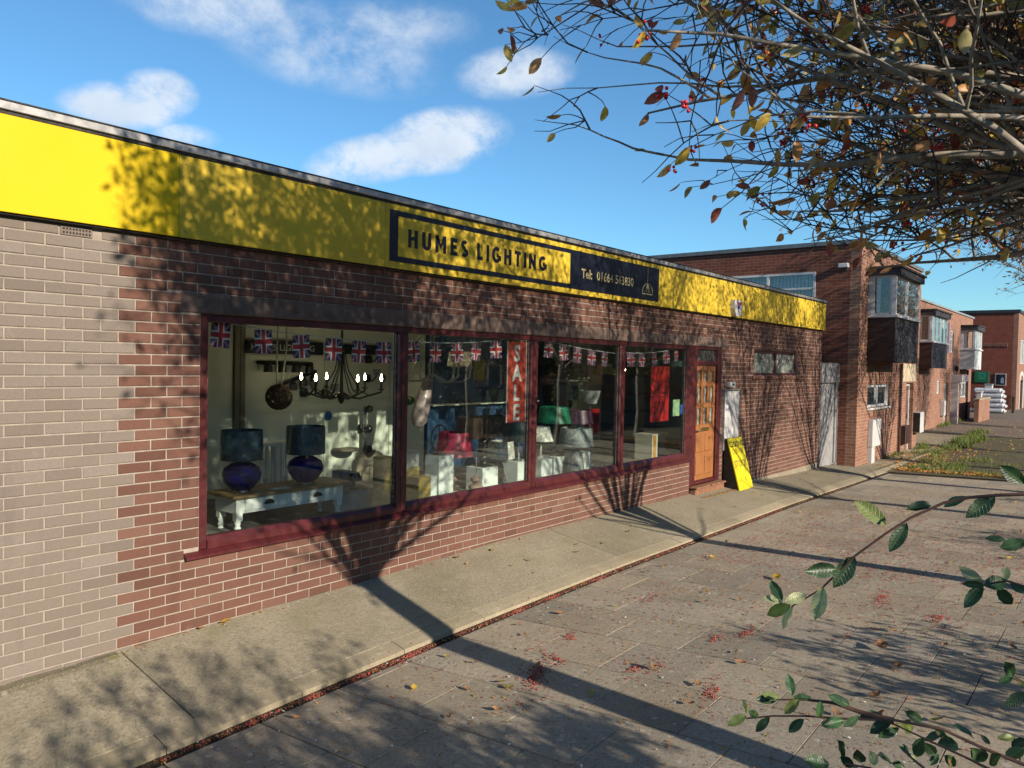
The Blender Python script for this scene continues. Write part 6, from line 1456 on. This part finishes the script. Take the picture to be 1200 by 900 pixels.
TWIGLEAVES= [(-0.832, -4.99, 1.739, -0.851, -4.945, 1.783, -0.74, -0.6, 0.29, 0.42, 0.0), (-0.807, -5.058, 1.783, -0.838, -5.026, 1.779, -0.51, -0.37, 0.78, 0.42, 0.0), (-0.775, -5.072, 1.776, -0.761, -5.105, 1.799, -0.84, 0.02, 0.55, 0.42, 0.0), (-0.704, -5.141, 1.795, -0.74, -5.105, 1.759, -0.81, -0.39, 0.43, 0.42, 0.0), (-0.824, -5.023, 1.747, -0.854, -5.003, 1.698, -0.87, -0.25, 0.43, 0.42, 0.0), (-0.863, -4.947, 1.681, -0.898, -4.924, 1.628, -0.84, -0.4, 0.38, 0.42, 0.0), (-0.895, -4.925, 1.66, -0.946, -4.893, 1.66, -0.49, -0.8, 0.34, 0.42, 0.0), (-0.933, -4.915, 1.634, -0.931, -4.901, 1.569, -0.99, -0.1, -0.06, 0.42, 1.0), (-0.972, -4.857, 1.605, -0.974, -4.834, 1.638, -0.97, -0.23, 0.11, 0.42, 0.0), (-0.966, -4.859, 1.602, -0.94, -4.89, 1.618, -0.79, -0.42, 0.45, 0.42, 1.0), (-0.984, -4.876, 1.605, -0.998, -4.838, 1.582, -0.94, -0.17, 0.29, 0.42, 2.0), (-0.931, -4.862, 1.585, -0.942, -4.846, 1.545, -0.78, 0.48, 0.41, 0.42, 1.0), (-0.958, -4.852, 1.598, -0.98, -4.827, 1.609, -0.47, -0.66, 0.59, 0.42, 1.0), (-0.68, -5.183, 1.82, -0.702, -5.147, 1.851, -0.88, -0.48, -0.04, 0.5, 0.0), (-0.725, -5.162, 1.722, -0.733, -5.133, 1.725, -0.74, -0.27, 0.61, 0.42, 0.0), (-0.661, -5.188, 1.713, -0.669, -5.148, 1.696, -0.93, -0.01, 0.37, 0.5, 0.0), (-0.728, -5.131, 1.636, -0.737, -5.096, 1.665, -0.87, -0.43, 0.23, 0.42, 1.0), (-0.711, -5.129, 1.632, -0.741, -5.105, 1.593, -0.83, -0.18, 0.53, 0.42, 0.0), (-0.734, -5.132, 1.639, -0.738, -5.099, 1.634, -0.99, -0.13, 0.02, 0.42, 0.0), (-0.764, -5.137, 1.643, -0.723, -5.166, 1.651, -0.54, -0.6, 0.59, 0.5, 0.0), (-0.692, -5.161, 1.642, -0.676, -5.159, 1.666, -0.81, -0.18, 0.56, 0.5, 1.0), (-0.727, -5.153, 1.637, -0.709, -5.174, 1.605, -0.9, -0.28, -0.33, 0.5, 0.0), (-0.717, -5.17, 1.644, -0.719, -5.196, 1.633, -0.89, -0.11, 0.44, 0.5, 0.0), (-0.995, -4.886, 1.45, -0.982, -4.875, 1.483, -0.74, -0.51, 0.44, 0.45, 0.0), (-1.013, -4.87, 1.447, -1.044, -4.842, 1.447, -0.59, -0.66, 0.47, 0.45, 0.0), (-1.02, -4.873, 1.451, -1.038, -4.85, 1.459, -0.51, -0.62, 0.6, 0.45, 0.0), (-1.047, -4.905, 1.471, -1.042, -4.933, 1.478, -0.64, 0.06, 0.77, 0.45, 0.0), (-1.029, -4.91, 1.462, -1.043, -4.889, 1.437, -0.9, -0.04, 0.44, 0.45, 0.0), (-0.963, -4.973, 1.448, -0.977, -4.943, 1.464, -0.58, -0.57, 0.58, 0.45, 0.0), (-0.979, -4.927, 1.419, -0.982, -4.932, 1.448, -0.78, -0.6, -0.19, 0.45, 0.0), (-0.948, -4.985, 1.426, -0.912, -5.014, 1.43, -0.44, -0.42, 0.8, 0.45, 0.0), (-0.993, -4.972, 1.434, -1.034, -4.95, 1.433, -0.4, -0.73, 0.55, 0.45, 0.0), (-0.978, -4.992, 1.442, -0.992, -4.972, 1.422, -0.9, -0.35, 0.28, 0.45, 0.0), (-1.006, -4.911, 1.421, -1.021, -4.89, 1.397, -0.89, -0.13, 0.44, 0.45, 0.0), (-1.041, -4.865, 1.422, -1.05, -4.844, 1.393, -0.95, -0.01, 0.3, 0.45, 0.0), (-1.043, -4.825, 1.414, -1.071, -4.804, 1.401, -0.61, -0.39, 0.69, 0.45, 0.0), (-1.097, -4.846, 1.443, -1.109, -4.846, 1.467, -0.0, -1.0, 0.0, 0.45, 2.0), (-1.072, -4.856, 1.431, -1.096, -4.853, 1.447, -0.08, -1.0, 0.05, 0.45, 0.0), (-0.91, -5.027, 1.424, -0.936, -5.0, 1.401, -0.77, -0.22, 0.6, 0.45, 0.0), (-0.925, -5.042, 1.418, -0.937, -5.013, 1.397, -0.95, -0.24, 0.21, 0.45, 0.0), (-0.932, -5.044, 1.432, -0.894, -5.064, 1.407, -0.45, -0.89, 0.05, 0.45, 0.0), (-0.911, -5.073, 1.434, -0.937, -5.057, 1.454, -0.37, -0.91, 0.2, 0.45, 0.0), (-0.798, -5.134, 1.384, -0.828, -5.112, 1.415, 0.24, -0.66, 0.72, 0.45, 0.0), (-0.776, -5.166, 1.386, -0.759, -5.192, 1.391, -0.73, -0.33, 0.6, 0.45, 0.0), (-0.878, -5.072, 1.389, -0.874, -5.101, 1.412, -0.71, 0.37, 0.6, 0.45, 0.0), (-0.872, -5.091, 1.387, -0.824, -5.121, 1.381, -0.34, -0.66, 0.67, 0.45, 0.0), (-0.862, -5.104, 1.396, -0.881, -5.089, 1.415, -0.5, -0.85, 0.19, 0.45, 0.0), (-0.839, -5.163, 1.398, -0.845, -5.151, 1.412, -0.7, -0.67, 0.23, 0.45, 0.0), (-1.044, -4.987, 1.393, -1.064, -4.984, 1.43, -0.05, -1.0, 0.03, 0.48, 0.0), (-1.083, -5.024, 1.417, -1.106, -5.022, 1.444, -0.72, -0.36, -0.59, 0.48, 0.0), (-1.04, -5.034, 1.399, -1.056, -5.029, 1.425, -0.59, -0.77, -0.22, 0.48, 1.0), (-1.022, -5.052, 1.402, -1.048, -5.039, 1.42, 0.18, -0.66, 0.73, 0.48, 0.0), (-1.104, -4.982, 1.407, -1.135, -4.954, 1.417, -0.38, -0.65, 0.66, 0.48, 0.0), (-1.042, -5.002, 1.386, -1.062, -4.987, 1.403, -0.49, -0.85, 0.16, 0.48, 0.0), (-0.971, -5.073, 1.398, -0.986, -5.055, 1.417, -0.25, -0.78, 0.57, 0.48, 0.0), (-0.978, -5.078, 1.403, -0.982, -5.088, 1.438, -0.99, 0.08, -0.08, 0.48, 0.0), (-0.981, -5.078, 1.392, -0.983, -5.076, 1.408, -0.79, -0.61, -0.05, 0.48, 1.0), (-0.978, -5.106, 1.416, -1.0, -5.094, 1.438, -0.67, -0.69, -0.28, 0.48, 0.0), (-0.909, -5.166, 1.401, -0.946, -5.15, 1.427, -0.55, -0.78, -0.3, 0.48, 0.0), (-0.913, -5.216, 1.438, -0.937, -5.194, 1.423, -0.6, -0.13, 0.79, 0.48, 0.0), (-0.911, -5.218, 1.453, -0.91, -5.199, 1.432, -0.87, 0.37, 0.32, 0.48, 0.0), (-0.956, -5.177, 1.415, -0.966, -5.19, 1.441, -0.73, 0.68, 0.07, 0.48, 0.0), (-0.929, -5.127, 1.386, -0.953, -5.115, 1.407, -0.48, -0.88, -0.02, 0.48, 0.0), (-0.978, -5.063, 1.379, -0.997, -5.048, 1.39, -0.39, -0.8, 0.46, 0.48, 0.0), (-1.041, -5.008, 1.383, -1.027, -4.995, 1.38, -0.1, 0.28, 0.95, 0.48, 1.0), (-0.973, -5.098, 1.394, -0.965, -5.108, 1.412, -0.92, -0.09, 0.37, 0.48, 0.0), (-0.876, -5.194, 1.534, -0.904, -5.186, 1.562, -0.51, -0.82, -0.26, 0.5, 0.0), (-0.848, -5.192, 1.525, -0.859, -5.174, 1.511, -0.79, 0.01, 0.61, 0.5, 0.0), (-0.848, -5.193, 1.525, -0.823, -5.205, 1.504, 0.47, -0.41, 0.78, 0.5, 2.0), (-0.893, -5.215, 1.518, -0.905, -5.189, 1.494, -0.94, -0.2, 0.26, 0.5, 0.0)]
GL = []
for k, (cv, fo) in enumerate(((.05, .12), (.18, .2), (.28, .1))):
    q = leaf_mesh('leaf', 1.0, 1.0, None, cv, fo)
    GL.append(q)
def unit_leaf(W, cv, mat):
    n = 8; V = []; F = []
    for i in range(n + 1):
        t = i / n; w = (W / 2) * (math.sin(math.pi * t) ** .72) if 0 < i < n else W * .02
        z = -cv * t * t + .015 * math.sin(t * 9 + W * 40); w *= 1 + .05 * math.sin(t * 23 + W * 90)
        V += [(t, -w, z + w * .30 + .02 * math.sin(t * 11)), (t, -w * .5, z + w * .10), (t, 0, z - .022), (t, w * .5, z + w * .10), (t, w, z + w * .26 + .02 * math.sin(t * 13 + 1))]
    for i in range(n): F += [(5 * i + j, 5 * i + 5 + j, 5 * i + 6 + j, 5 * i + 1 + j) for j in range(4)]
    me = MB().add(V, F).mesh('leaf', mat, smooth=True); return me
SLM = [[unit_leaf(w, cv, M[mt]) for w, cv in ((.40, .08), (.46, .2), (.52, .02))] for mt in ('sprig_green', 'sprig_pale', 'leaf_light')]
shrub = thing('cotoneaster_shrub', (-.55, -6.5, zplaza(-.5, -6.4)), 'evergreen shrub with glossy green leaves reaching into view beside the camera', 'shrub', 'evergreen shrubs at the plaza edge')
ends = {0: (-.62, -6.3, 1.15), 1: (-.60, -6.3, 1.05), 2: (-.7, -6.25, .9), 4: (-.7, -6.3, .8), 5: (-.75, -6.2, .8), 6: (-.8, -6.2, .75), 7: (-.6, -6.3, .85)}
rs = random.Random(17)
for i, S in enumerate(STEMS):
    pts = [Vector(p) for p in S]
    if i in ends:
        a = pts[0]; d = (pts[0] - pts[1]).normalized(); e = Vector(ends[i]); k = (e - a).length
        ext = [a.lerp(e, t) + d * k * .35 * t * (1 - t) * 2 + Vector((0, 0, .10 * math.sin(math.pi * t))) for t in (1, .85, .7, .55, .4, .25, .12)]
        base_pt = Vector((-.5 + rs.uniform(-.12, .12), -6.55 + rs.uniform(-.1, .1), zplaza(-.5, -6.5)))
        pts = [base_pt, base_pt.lerp(ext[0], .5) + Vector((0, -.05, .08))] + ext + pts
    n = len(pts)
    put(MB().tube(pts, [.0062 - (.0048) * (j / (n - 1)) ** .6 for j in range(n)], 7), 'stem', M['stem'], shrub, True, fix=False)
used = 0
for L_ in TWIGLEAVES:
    A, Bp, N = Vector(L_[0:3]), Vector(L_[3:6]), Vector(L_[6:9]); ax = Bp - A; ln = ax.length; ax.normalize(); N = (N - ax * N.dot(ax)).normalized(); Y = N.cross(ax)
    c = int(L_[10]); k = 2 if L_[9] > .47 else (0 if rs.random() < .5 else 1)
    o = bpy.data.objects.new('leaf', SLM[c][k]); COL.objects.link(o); o.parent = shrub
    o.matrix_local = Matrix.Translation(A - WPOS[shrub]) @ Matrix((ax * ln, Y * ln, N * ln)).transposed().to_4x4(); used += 1
def bush(root, c, rad, n, seed, wood_n=26):
    """the body of a shrub: arching stems and a loose mass of leaves"""
    R = np.random.default_rng(seed); tw = Twigs(); xf = []
    pr = []
    for mi, (w, cv) in enumerate(((.42, .1), (.46, .2), (.40, .05))):
        q = leaf_mesh('leaf', .055, .055 * w, None, cv, .2); pr.append((np.array(q.v), q.f, 0 if mi < 2 else 1))
    c = np.array(c, float); rad = np.array(rad, float); b = np.array(WPOS[root])
    for i in range(wood_n):
        d = R.normal(0, 1, 3); d[2] = abs(d[2]) + .3; d /= np.linalg.norm(d)
        e = c + d * rad * R.uniform(.8, 1.12); s = b + np.array([R.uniform(-.2, .2), R.uniform(-.2, .2), 0])
        P = [s + (e - s) * t + np.array([0, 0, .35 * rad[2] * math.sin(math.pi * t) * .5]) + R.normal(0, .02, 3) * (t > 0) for t in np.linspace(0, 1, 9)]
        tw.tube(P, np.linspace(.012, .002, 9), 5)
        for _ in range(n // wood_n):
            t = R.uniform(.25, 1.0) ** .7; k = min(7, int(t * 8)); p = P[k] + (P[k + 1] - P[k]) * R.random() + R.normal(0, .05, 3)
            xf.append((int(R.integers(0, 3)), frame_from(R.normal(0, 1, 3) + d * .6, R.normal(0, .7, 3) + np.array([0, 0, 1.0])) * R.uniform(.8, 1.3), p))
    tw.put('stems', M['stem'], root, kind='stuff')
    scatter_mesh('foliage', pr, xf, [M['leaf_green'], M['leaf_light']], root)
bush(shrub, (-.75, -7.1, 1.2), (1.6, .8, 1.0), 17000, 3, 70)
bush(shrub, (-1.0, -7.3, 2.35), (1.3, .6, .62), 2600, 9, 30)
s2 = thing('cotoneaster_shrub', (2.9, -6.6, zplaza(2.9, -6.5)), 'lower evergreen shrub between the two nearest berry trees', 'shrub', 'evergreen shrubs at the plaza edge')
bush(s2, (3.0, -6.6, .75), (1.0, .55, .60), 1800, 4)
s3 = thing('cotoneaster_shrub', (8.2, -7.2, zplaza(8, -6.5)), 'evergreen shrub between the second and third berry trees', 'shrub', 'evergreen shrubs at the plaza edge')
bush(s3, (8.2, -7.3, .8), (1.3, .6, .75), 1500, 6)
s4 = dup(s3, (12.3, -7.4, zplaza(12, -6.5)), 1.3, 'evergreen shrub between the third and fourth berry trees')
s5 = dup(s3, (16.2, -7.5, zplaza(16, -6.5)), 2.6, 'evergreen shrub between the fourth and fifth berry trees', 1.2)
# tall trees across the plaza, seen only as reflections in the glass
def big_tree(base, seed, label, h, rad):
    R = np.random.default_rng(seed); root = thing('broad_tree', base, label, 'tree', 'trees across the plaza'); b = np.array(base, float); tw = Twigs(); xf = []
    pr = [(np.array(q.v), q.f, i) for i, q in enumerate([leaf_mesh('leaf', .16, .09, None, .2, .2), leaf_mesh('leaf', .15, .08, None, .3, .2)])]
    tw.tube([b + np.array([0, 0, -.2]), b + np.array([.05, 0, h * .25]), b + np.array([.1, .1, h * .5])], [.28, .2, .15], 9)
    c = b + np.array([0, 0, h * .62])
    for i in range(70):
        d = R.normal(0, 1, 3); d /= np.linalg.norm(d); e = c + d * np.array([rad, rad, h * .38]) * R.uniform(.5, 1.05); s = b + np.array([0, 0, h * R.uniform(.25, .5)])
        P = [s + (e - s) * t + R.normal(0, .06, 3) for t in np.linspace(0, 1, 6)]; tw.tube(P, np.linspace(.06, .01, 6), 5)
        for _ in range(46):
            xf.append((int(R.random() < .35), frame_from(R.normal(0, 1, 3), R.normal(0, 1, 3)) * R.uniform(.8, 1.4), e + R.normal(0, .38, 3)))
    tw.put('trunk', M['bark'], root); scatter_mesh('crown', pr, xf, [M['leaf_light'], M['leaf_yellow']], root); return root
b1 = big_tree((8, -18.5, 0), 1, 'broad leafy tree across the plaza, first from the left', 4.8, 2.3)
for x, y, lab, rz, sc in ((15, -19, 'broad leafy tree across the plaza, second from the left', 1.1, 1.02), (22, -18.5, 'broad leafy tree across the plaza, third from the left', 2.6, .95), (30, -19, 'broad leafy tree across the plaza, fourth from the left', 4.0, 1.03), (40, -19, 'broad leafy tree across the plaza, fifth from the left', 5.2, 1.0)): dup(b1, (x, y, 0), rz, lab, sc)
opp = thing('shop_terrace', (10, -24, 0), 'two-storey brick terrace across the plaza, mirrored in the shop windows', 'terrace')  # unseen block, added to cut sky fill and darken the glass reflections
oh = [(-14 + 6 * i + .8, -14 + 6 * i + 5.2, .5, 2.5) for i in range(16)] + [(-14 + 6 * i + 1.4, -14 + 6 * i + 4.4, 3.7, 4.9) for i in range(16)]
m = MB(); m.wallgrid(-14, 82, -.5, 6.0, oh, -23.3, -23.0); put(m, 'front_wall', M['hall_brick'], opp)
m = MB(); m.box(-14, 82, -32, -31.7, -.5, 6.0); m.box(-14, -13.7, -31.699, -23.301, -.5, 6.0); m.box(81.7, 82, -31.699, -23.301, -.5, 6.0); put(m, 'rear_wall', M['hall_brick'], opp)
put(MB().box(-14, 82, -32, -23, 6.001, 6.15), 'roof', M['felt'], opp)
for h in oh: 
    m = MB()
    for q in ((h[0], h[0] + .08, h[2], h[3]), (h[1] - .08, h[1], h[2], h[3]), (h[0] + .081, h[1] - .081, h[2], h[2] + .08), (h[0] + .081, h[1] - .081, h[3] - .08, h[3])): m.box(q[0], q[1], -23.15, -23.05, q[2], q[3])
    w_ = put(m, 'window', M['black'], opp); put(MB().box(h[0] + .08, h[1] - .08, -23.11, -23.10, h[2] + .08, h[3] - .08), 'pane', M['glass_house'], w_)
# ------------------------------------------------------------------ fallen berries, leaves, weeds
R = np.random.default_rng(77)
def zt(x, y): return zground(x, y) + (.004 if y < -1.24 else .0)
xf = []
def fleck(x, y, k=1.0):
    xf.append((int(R.choice(3, p=[.6, .1, .3])), np.diag([1, 1, .8]) * R.uniform(.7, 1.25) * k, np.array([x, y, zt(x, y) + .003])))
piles = [(1.78, -2.25, .20, .06, .5, 260), (1.62, -1.21, .10, .035, .1, 150), (1.15, -1.2, .05, .03, .1, 60), (2.9, -1.2, .08, .03, .1, 130), (3.4, -1.2, .09, .03, .0, 70), (4.2, -1.21, .07, .03, 0, 110), (2.25, -2.75, .09, .05, .3, 70),
         (2.35, -2.85, .1, .06, .3, 60), (2.15, -3.35, .14, .06, .3, 90), (3.1, -2.95, .08, .05, .2, 60), (2.55, -2.0, .12, .05, .6, 60), (3.75, -2.0, .25, .1, .3, 80), (.3, -1.2, .06, .03, 0, 40), (.75, -1.21, .06, .03, 0, 50), (3.35, -3.1, .15, .04, 0, 70), (2.1, -2.2, .1, .03, 1.2, 50), (4.9, -3.7, .25, .07, .2, 120), (4.5, -4.2, .2, .08, .2, 90)]
for x, y, sx, sy, an, n_ in piles:
    for _ in range(n_):
        k_ = 1.0 if R.random() < .7 else 2.6; u, v = R.normal(0, .55) * sx * k_, R.normal(0, .5) * sy * k_
        fleck(x + u * math.cos(an) - v * math.sin(an), y + u * math.sin(an) + v * math.cos(an))
for _ in range(1500): x = R.uniform(-.3, 9.5); fleck(x, -1.19 + R.normal(0, .018), .8)
for _ in range(900): fleck(R.uniform(.6, 6), R.uniform(-4.8, -1.3), .75)
for _ in range(6500):   # the carpet under the second and third trees
    x = abs(R.normal(0, 1)) * 2.8 + 5.6 if R.random() < .6 else R.uniform(3.5, 15); y = R.uniform(-5.2, -1.6); fleck(x, y, .95)
for _ in range(700):    # fallen into the joints
    q = vis[int(R.integers(0, 230))]
    if R.random() < .5: fleck(q[0] + R.normal(0, .006), R.uniform(q[2], q[3]), .75)
    else: fleck(R.uniform(q[0], q[1]), q[2] + R.normal(0, .006), .75)
BD = [ico(.0058), ico(.0046), ico(.005)]
BD = [(v, f, i) for i, (v, f, _) in enumerate(BD)]
scatter_mesh('fallen_berries', BD, xf, [M['berry_dry'], M['berry'], M['berry_husk']], None)
tag(bpy.data.objects['fallen_berries'], 'red berries strewn over the paving in drifts and along the gutter', None, None, 'stuff')
# crumbs of twig and leaf
xf = []; q = [leaf_mesh('c', .022, .010, None, .3, .5), leaf_mesh('c', .03, .004, None, .1, .5), leaf_mesh('c', .016, .012, None, .5, .4), leaf_mesh('c', .018, .012, None, .2, .3)]
pr = [(np.array(a.v), a.f, i) for i, a in enumerate(q)]
for _ in range(6500):
    x, y = (R.uniform(-.6, 12), R.uniform(-5.2, -1.25)) if R.random() < .8 else (R.uniform(-.6, 14), -1.19 + R.normal(0, .02)); k = int(R.choice(4, p=[.36, .36, .2, .08]))
    xf.append((k, frame_from(np.array([*R.normal(0, 1, 2), 0.05]), np.array([R.normal(0, .2), R.normal(0, .2), 1])) * R.uniform(.6, 1.3), np.array([x, y, zt(x, y) + .004])))
for _ in range(260):
    x = R.uniform(0, 14); y = -R.uniform(.012, .08); xf.append((int(R.choice(4)), frame_from(np.array([*R.normal(0, 1, 2), 0.1]), np.array([0, 0, 1.0])) * R.uniform(.7, 1.6), np.array([x, y, zt(x, y) + .006])))
for _ in range(120):
    x = R.uniform(8.7, 9.9); y = -.215 - abs(R.normal(0, .03)); xf.append((0, frame_from(np.array([*R.normal(0, 1, 2), 0.1]), np.array([0, 0, 1.0])) * R.uniform(.9, 1.8), np.array([x, y, zt(x, y) + .008])))
scatter_mesh('leaf_litter', pr, xf, [M['leaf_brown'], M['leaf_red'], M['leaf_olive'], M['offwhite']], None)
tag(bpy.data.objects['leaf_litter'], 'crumbs of twig and dry leaf scattered on the paving', None, None, 'stuff')
# single fallen leaves
def curled(W, cv, mat):
    n = 6; V = []; F = []
    for i in range(n + 1):
        t = i / n; w = W / 2 * math.sin(math.pi * min(1, .06 + t * .9)) if i < n else .01
        z = cv * (4 * (t - .5) ** 2) * .25 + .02 * math.sin(i * 2.1)
        V += [(t - .5, -w, z + w * .55), (t - .5, 0, z), (t - .5, w, z + w * .4)]
    for i in range(n): F += [(3 * i, 3 * i + 3, 3 * i + 4, 3 * i + 1), (3 * i + 1, 3 * i + 4, 3 * i + 5, 3 * i + 2)]
    return MB().add(V, F).mesh('fallen_leaf', mat, smooth=True)
FLM = [curled(.5, .6, M['dry_leaf']), curled(.55, .9, M['dry_leaf']), curled(.6, .5, M['leaf_yellow']), curled(.5, .5, M['leaf_olive'])]
def fallen(x, y, s, k, lab, grp, tilt=.3, rz=None, dz=.012):
    o = bpy.data.objects.new('fallen_leaf', FLM[k]); COL.objects.link(o); o.location = (x, y, zt(x, y) + dz); o.scale = (s, s, s)
    o.rotation_euler = (RNG.uniform(-tilt, tilt), RNG.uniform(-tilt, tilt), RNG.uniform(0, 6.28) if rz is None else rz); tag(o, lab, 'leaf', grp); return o
fallen(.78, -.05, .11, 2, 'yellow leaf lying against the foot of the red brick wall', None, .2, .3)
fallen(.58, -.04, .07, 1, 'small orange brown leaf at the wall foot near the yellow leaf', None)
fallen(2.27, -2.86, .09, 2, 'pale yellow leaf standing on edge on the paving, casting a long shadow', None, .1, 1.6, .03).rotation_euler = (1.2, .3, .6)
fallen(3.45, -4.03, .17, 1, 'large brown curled leaf on the shaded slabs', None, .1, .3, .02)
fallen(1.7, -2.75, .09, 3, 'pale leaf beside the trunk shadow', None); fallen(3.15, -4.2, .08, 1, 'curled orange leaf near the shrub twigs', None, .3); fallen(2.55, -4.2, .10, 1, 'orange brown leaf at a slab joint under the shrub twigs', None); fallen(5.1, -2.7, .16, 2, 'yellow leaf lying in the second trunk shadow', None)
for i in range(150):
    x, y = (R.uniform(.3, 14), R.uniform(-5.0, -1.3)) if i < 115 else (R.uniform(3, 15), R.uniform(-.95, -.08))
    k = int(R.choice([0, 1, 1, 2, 3])); pl_ = 'plaza slabs' if i < 115 else 'concrete pavement by the wall'
    fallen(x, y, R.uniform(.035, .085), k, 'small %s dry leaf fallen on the %s' % (('flat brown', 'curled brown', 'yellow', 'olive')[k], pl_), '%s leaves on the %s' % (('flat brown', 'curled brown', 'yellow', 'olive')[k], pl_))
# weeds, grass and leaf drifts where the slabs end
xf = []; bl = MB().add([(0, -.006, 0), (0, .006, 0), (.0, -.004, .07), (.0, .004, .07), (.03, 0, .13)], [(0, 1, 3, 2), (2, 3, 4)]); bl2 = leaf_mesh('w', .07, .03, None, -.3, .2)
pr = [(np.array(bl.v), bl.f, 0), (np.array(bl2.v), bl2.f, 1)]
tufts = [(17.2 + R.uniform(0, 3.2), -1.35 - R.uniform(0, .9) * 1.0, .30, 110) for _ in range(9)] + [(19.5 + R.uniform(0, 10), -1.2 + R.normal(0, .14), .24, 110) for _ in range(20)] + [(24 + R.uniform(0, 9), -.95 + R.normal(0, .1), .26, 110) for _ in range(12)] + \
        [(R.uniform(17, 22.8), -.5, .10, 40) for _ in range(9)] + [(22.95 + R.uniform(-.1, .2), -.6, .15, 120) for _ in range(3)] + [(R.uniform(33, 39), .85, .15, 60) for _ in range(8)] + [(17 + R.uniform(0, 4), -2.2 - R.uniform(0, 2.5), .35, 60) for _ in range(10)]
for x, y, s_, n_ in tufts:
    for _ in range(n_):
        px, py = x + R.normal(0, s_ * .6), y + R.normal(0, s_ * .45); a = R.uniform(0, 6.28); sc_ = R.uniform(.6, 1.5) * (1.25 if x > 23 else .85); tl = R.normal(0, .35, 2)
        Rz = np.array(Matrix.Rotation(a, 3, 'Z')) @ np.array(Matrix.Rotation(tl[0], 3, 'X')) @ np.array(Matrix.Rotation(tl[1], 3, 'Y'))
        xf.append((int(R.random() < .35), Rz * sc_, np.array([px, py, zground(px, py) + .005])))
scatter_mesh('weeds', pr, xf, [M['grass'], M['leaf_light']], None); tag(bpy.data.objects['weeds'], 'green weeds and grass growing along the edge of the path', None, None, 'stuff')
xf = []; q = [leaf_mesh('d', .075, .045, None, .5, .5), leaf_mesh('d', .06, .03, None, .8, .4), leaf_mesh('d', .07, .04, None, .3, .3)]; pr = [(np.array(a.v), a.f, i) for i, a in enumerate(q)]
for _ in range(2300):
    u = R.random()
    if u < .55: x, y = 16.75 + abs(R.normal(0, .28)), R.uniform(-5.8, -1.15)
    elif u < .8: x, y = R.uniform(17, 24), -1.3 + R.normal(0, .5)
    else: x, y = R.uniform(24, 45), R.normal(-1.2, 1.2)
    xf.append((int(R.choice(3, p=[.55, .25, .2])), frame_from(np.array([*R.normal(0, 1, 2), R.normal(0, .3)]), np.array([R.normal(0, .5), R.normal(0, .5), 1])) * R.uniform(.6, 1.25), np.array([x, y, zground(x, y) + .014 + abs(R.normal(0, .012))])))
scatter_mesh('leaf_drift', pr, xf, [M['leaf_brown'], M['leaf_olive'], M['leaf_yellow']], None); tag(bpy.data.objects['leaf_drift'], 'drift of dead leaves along the edge where the slabs end', None, None, 'stuff')
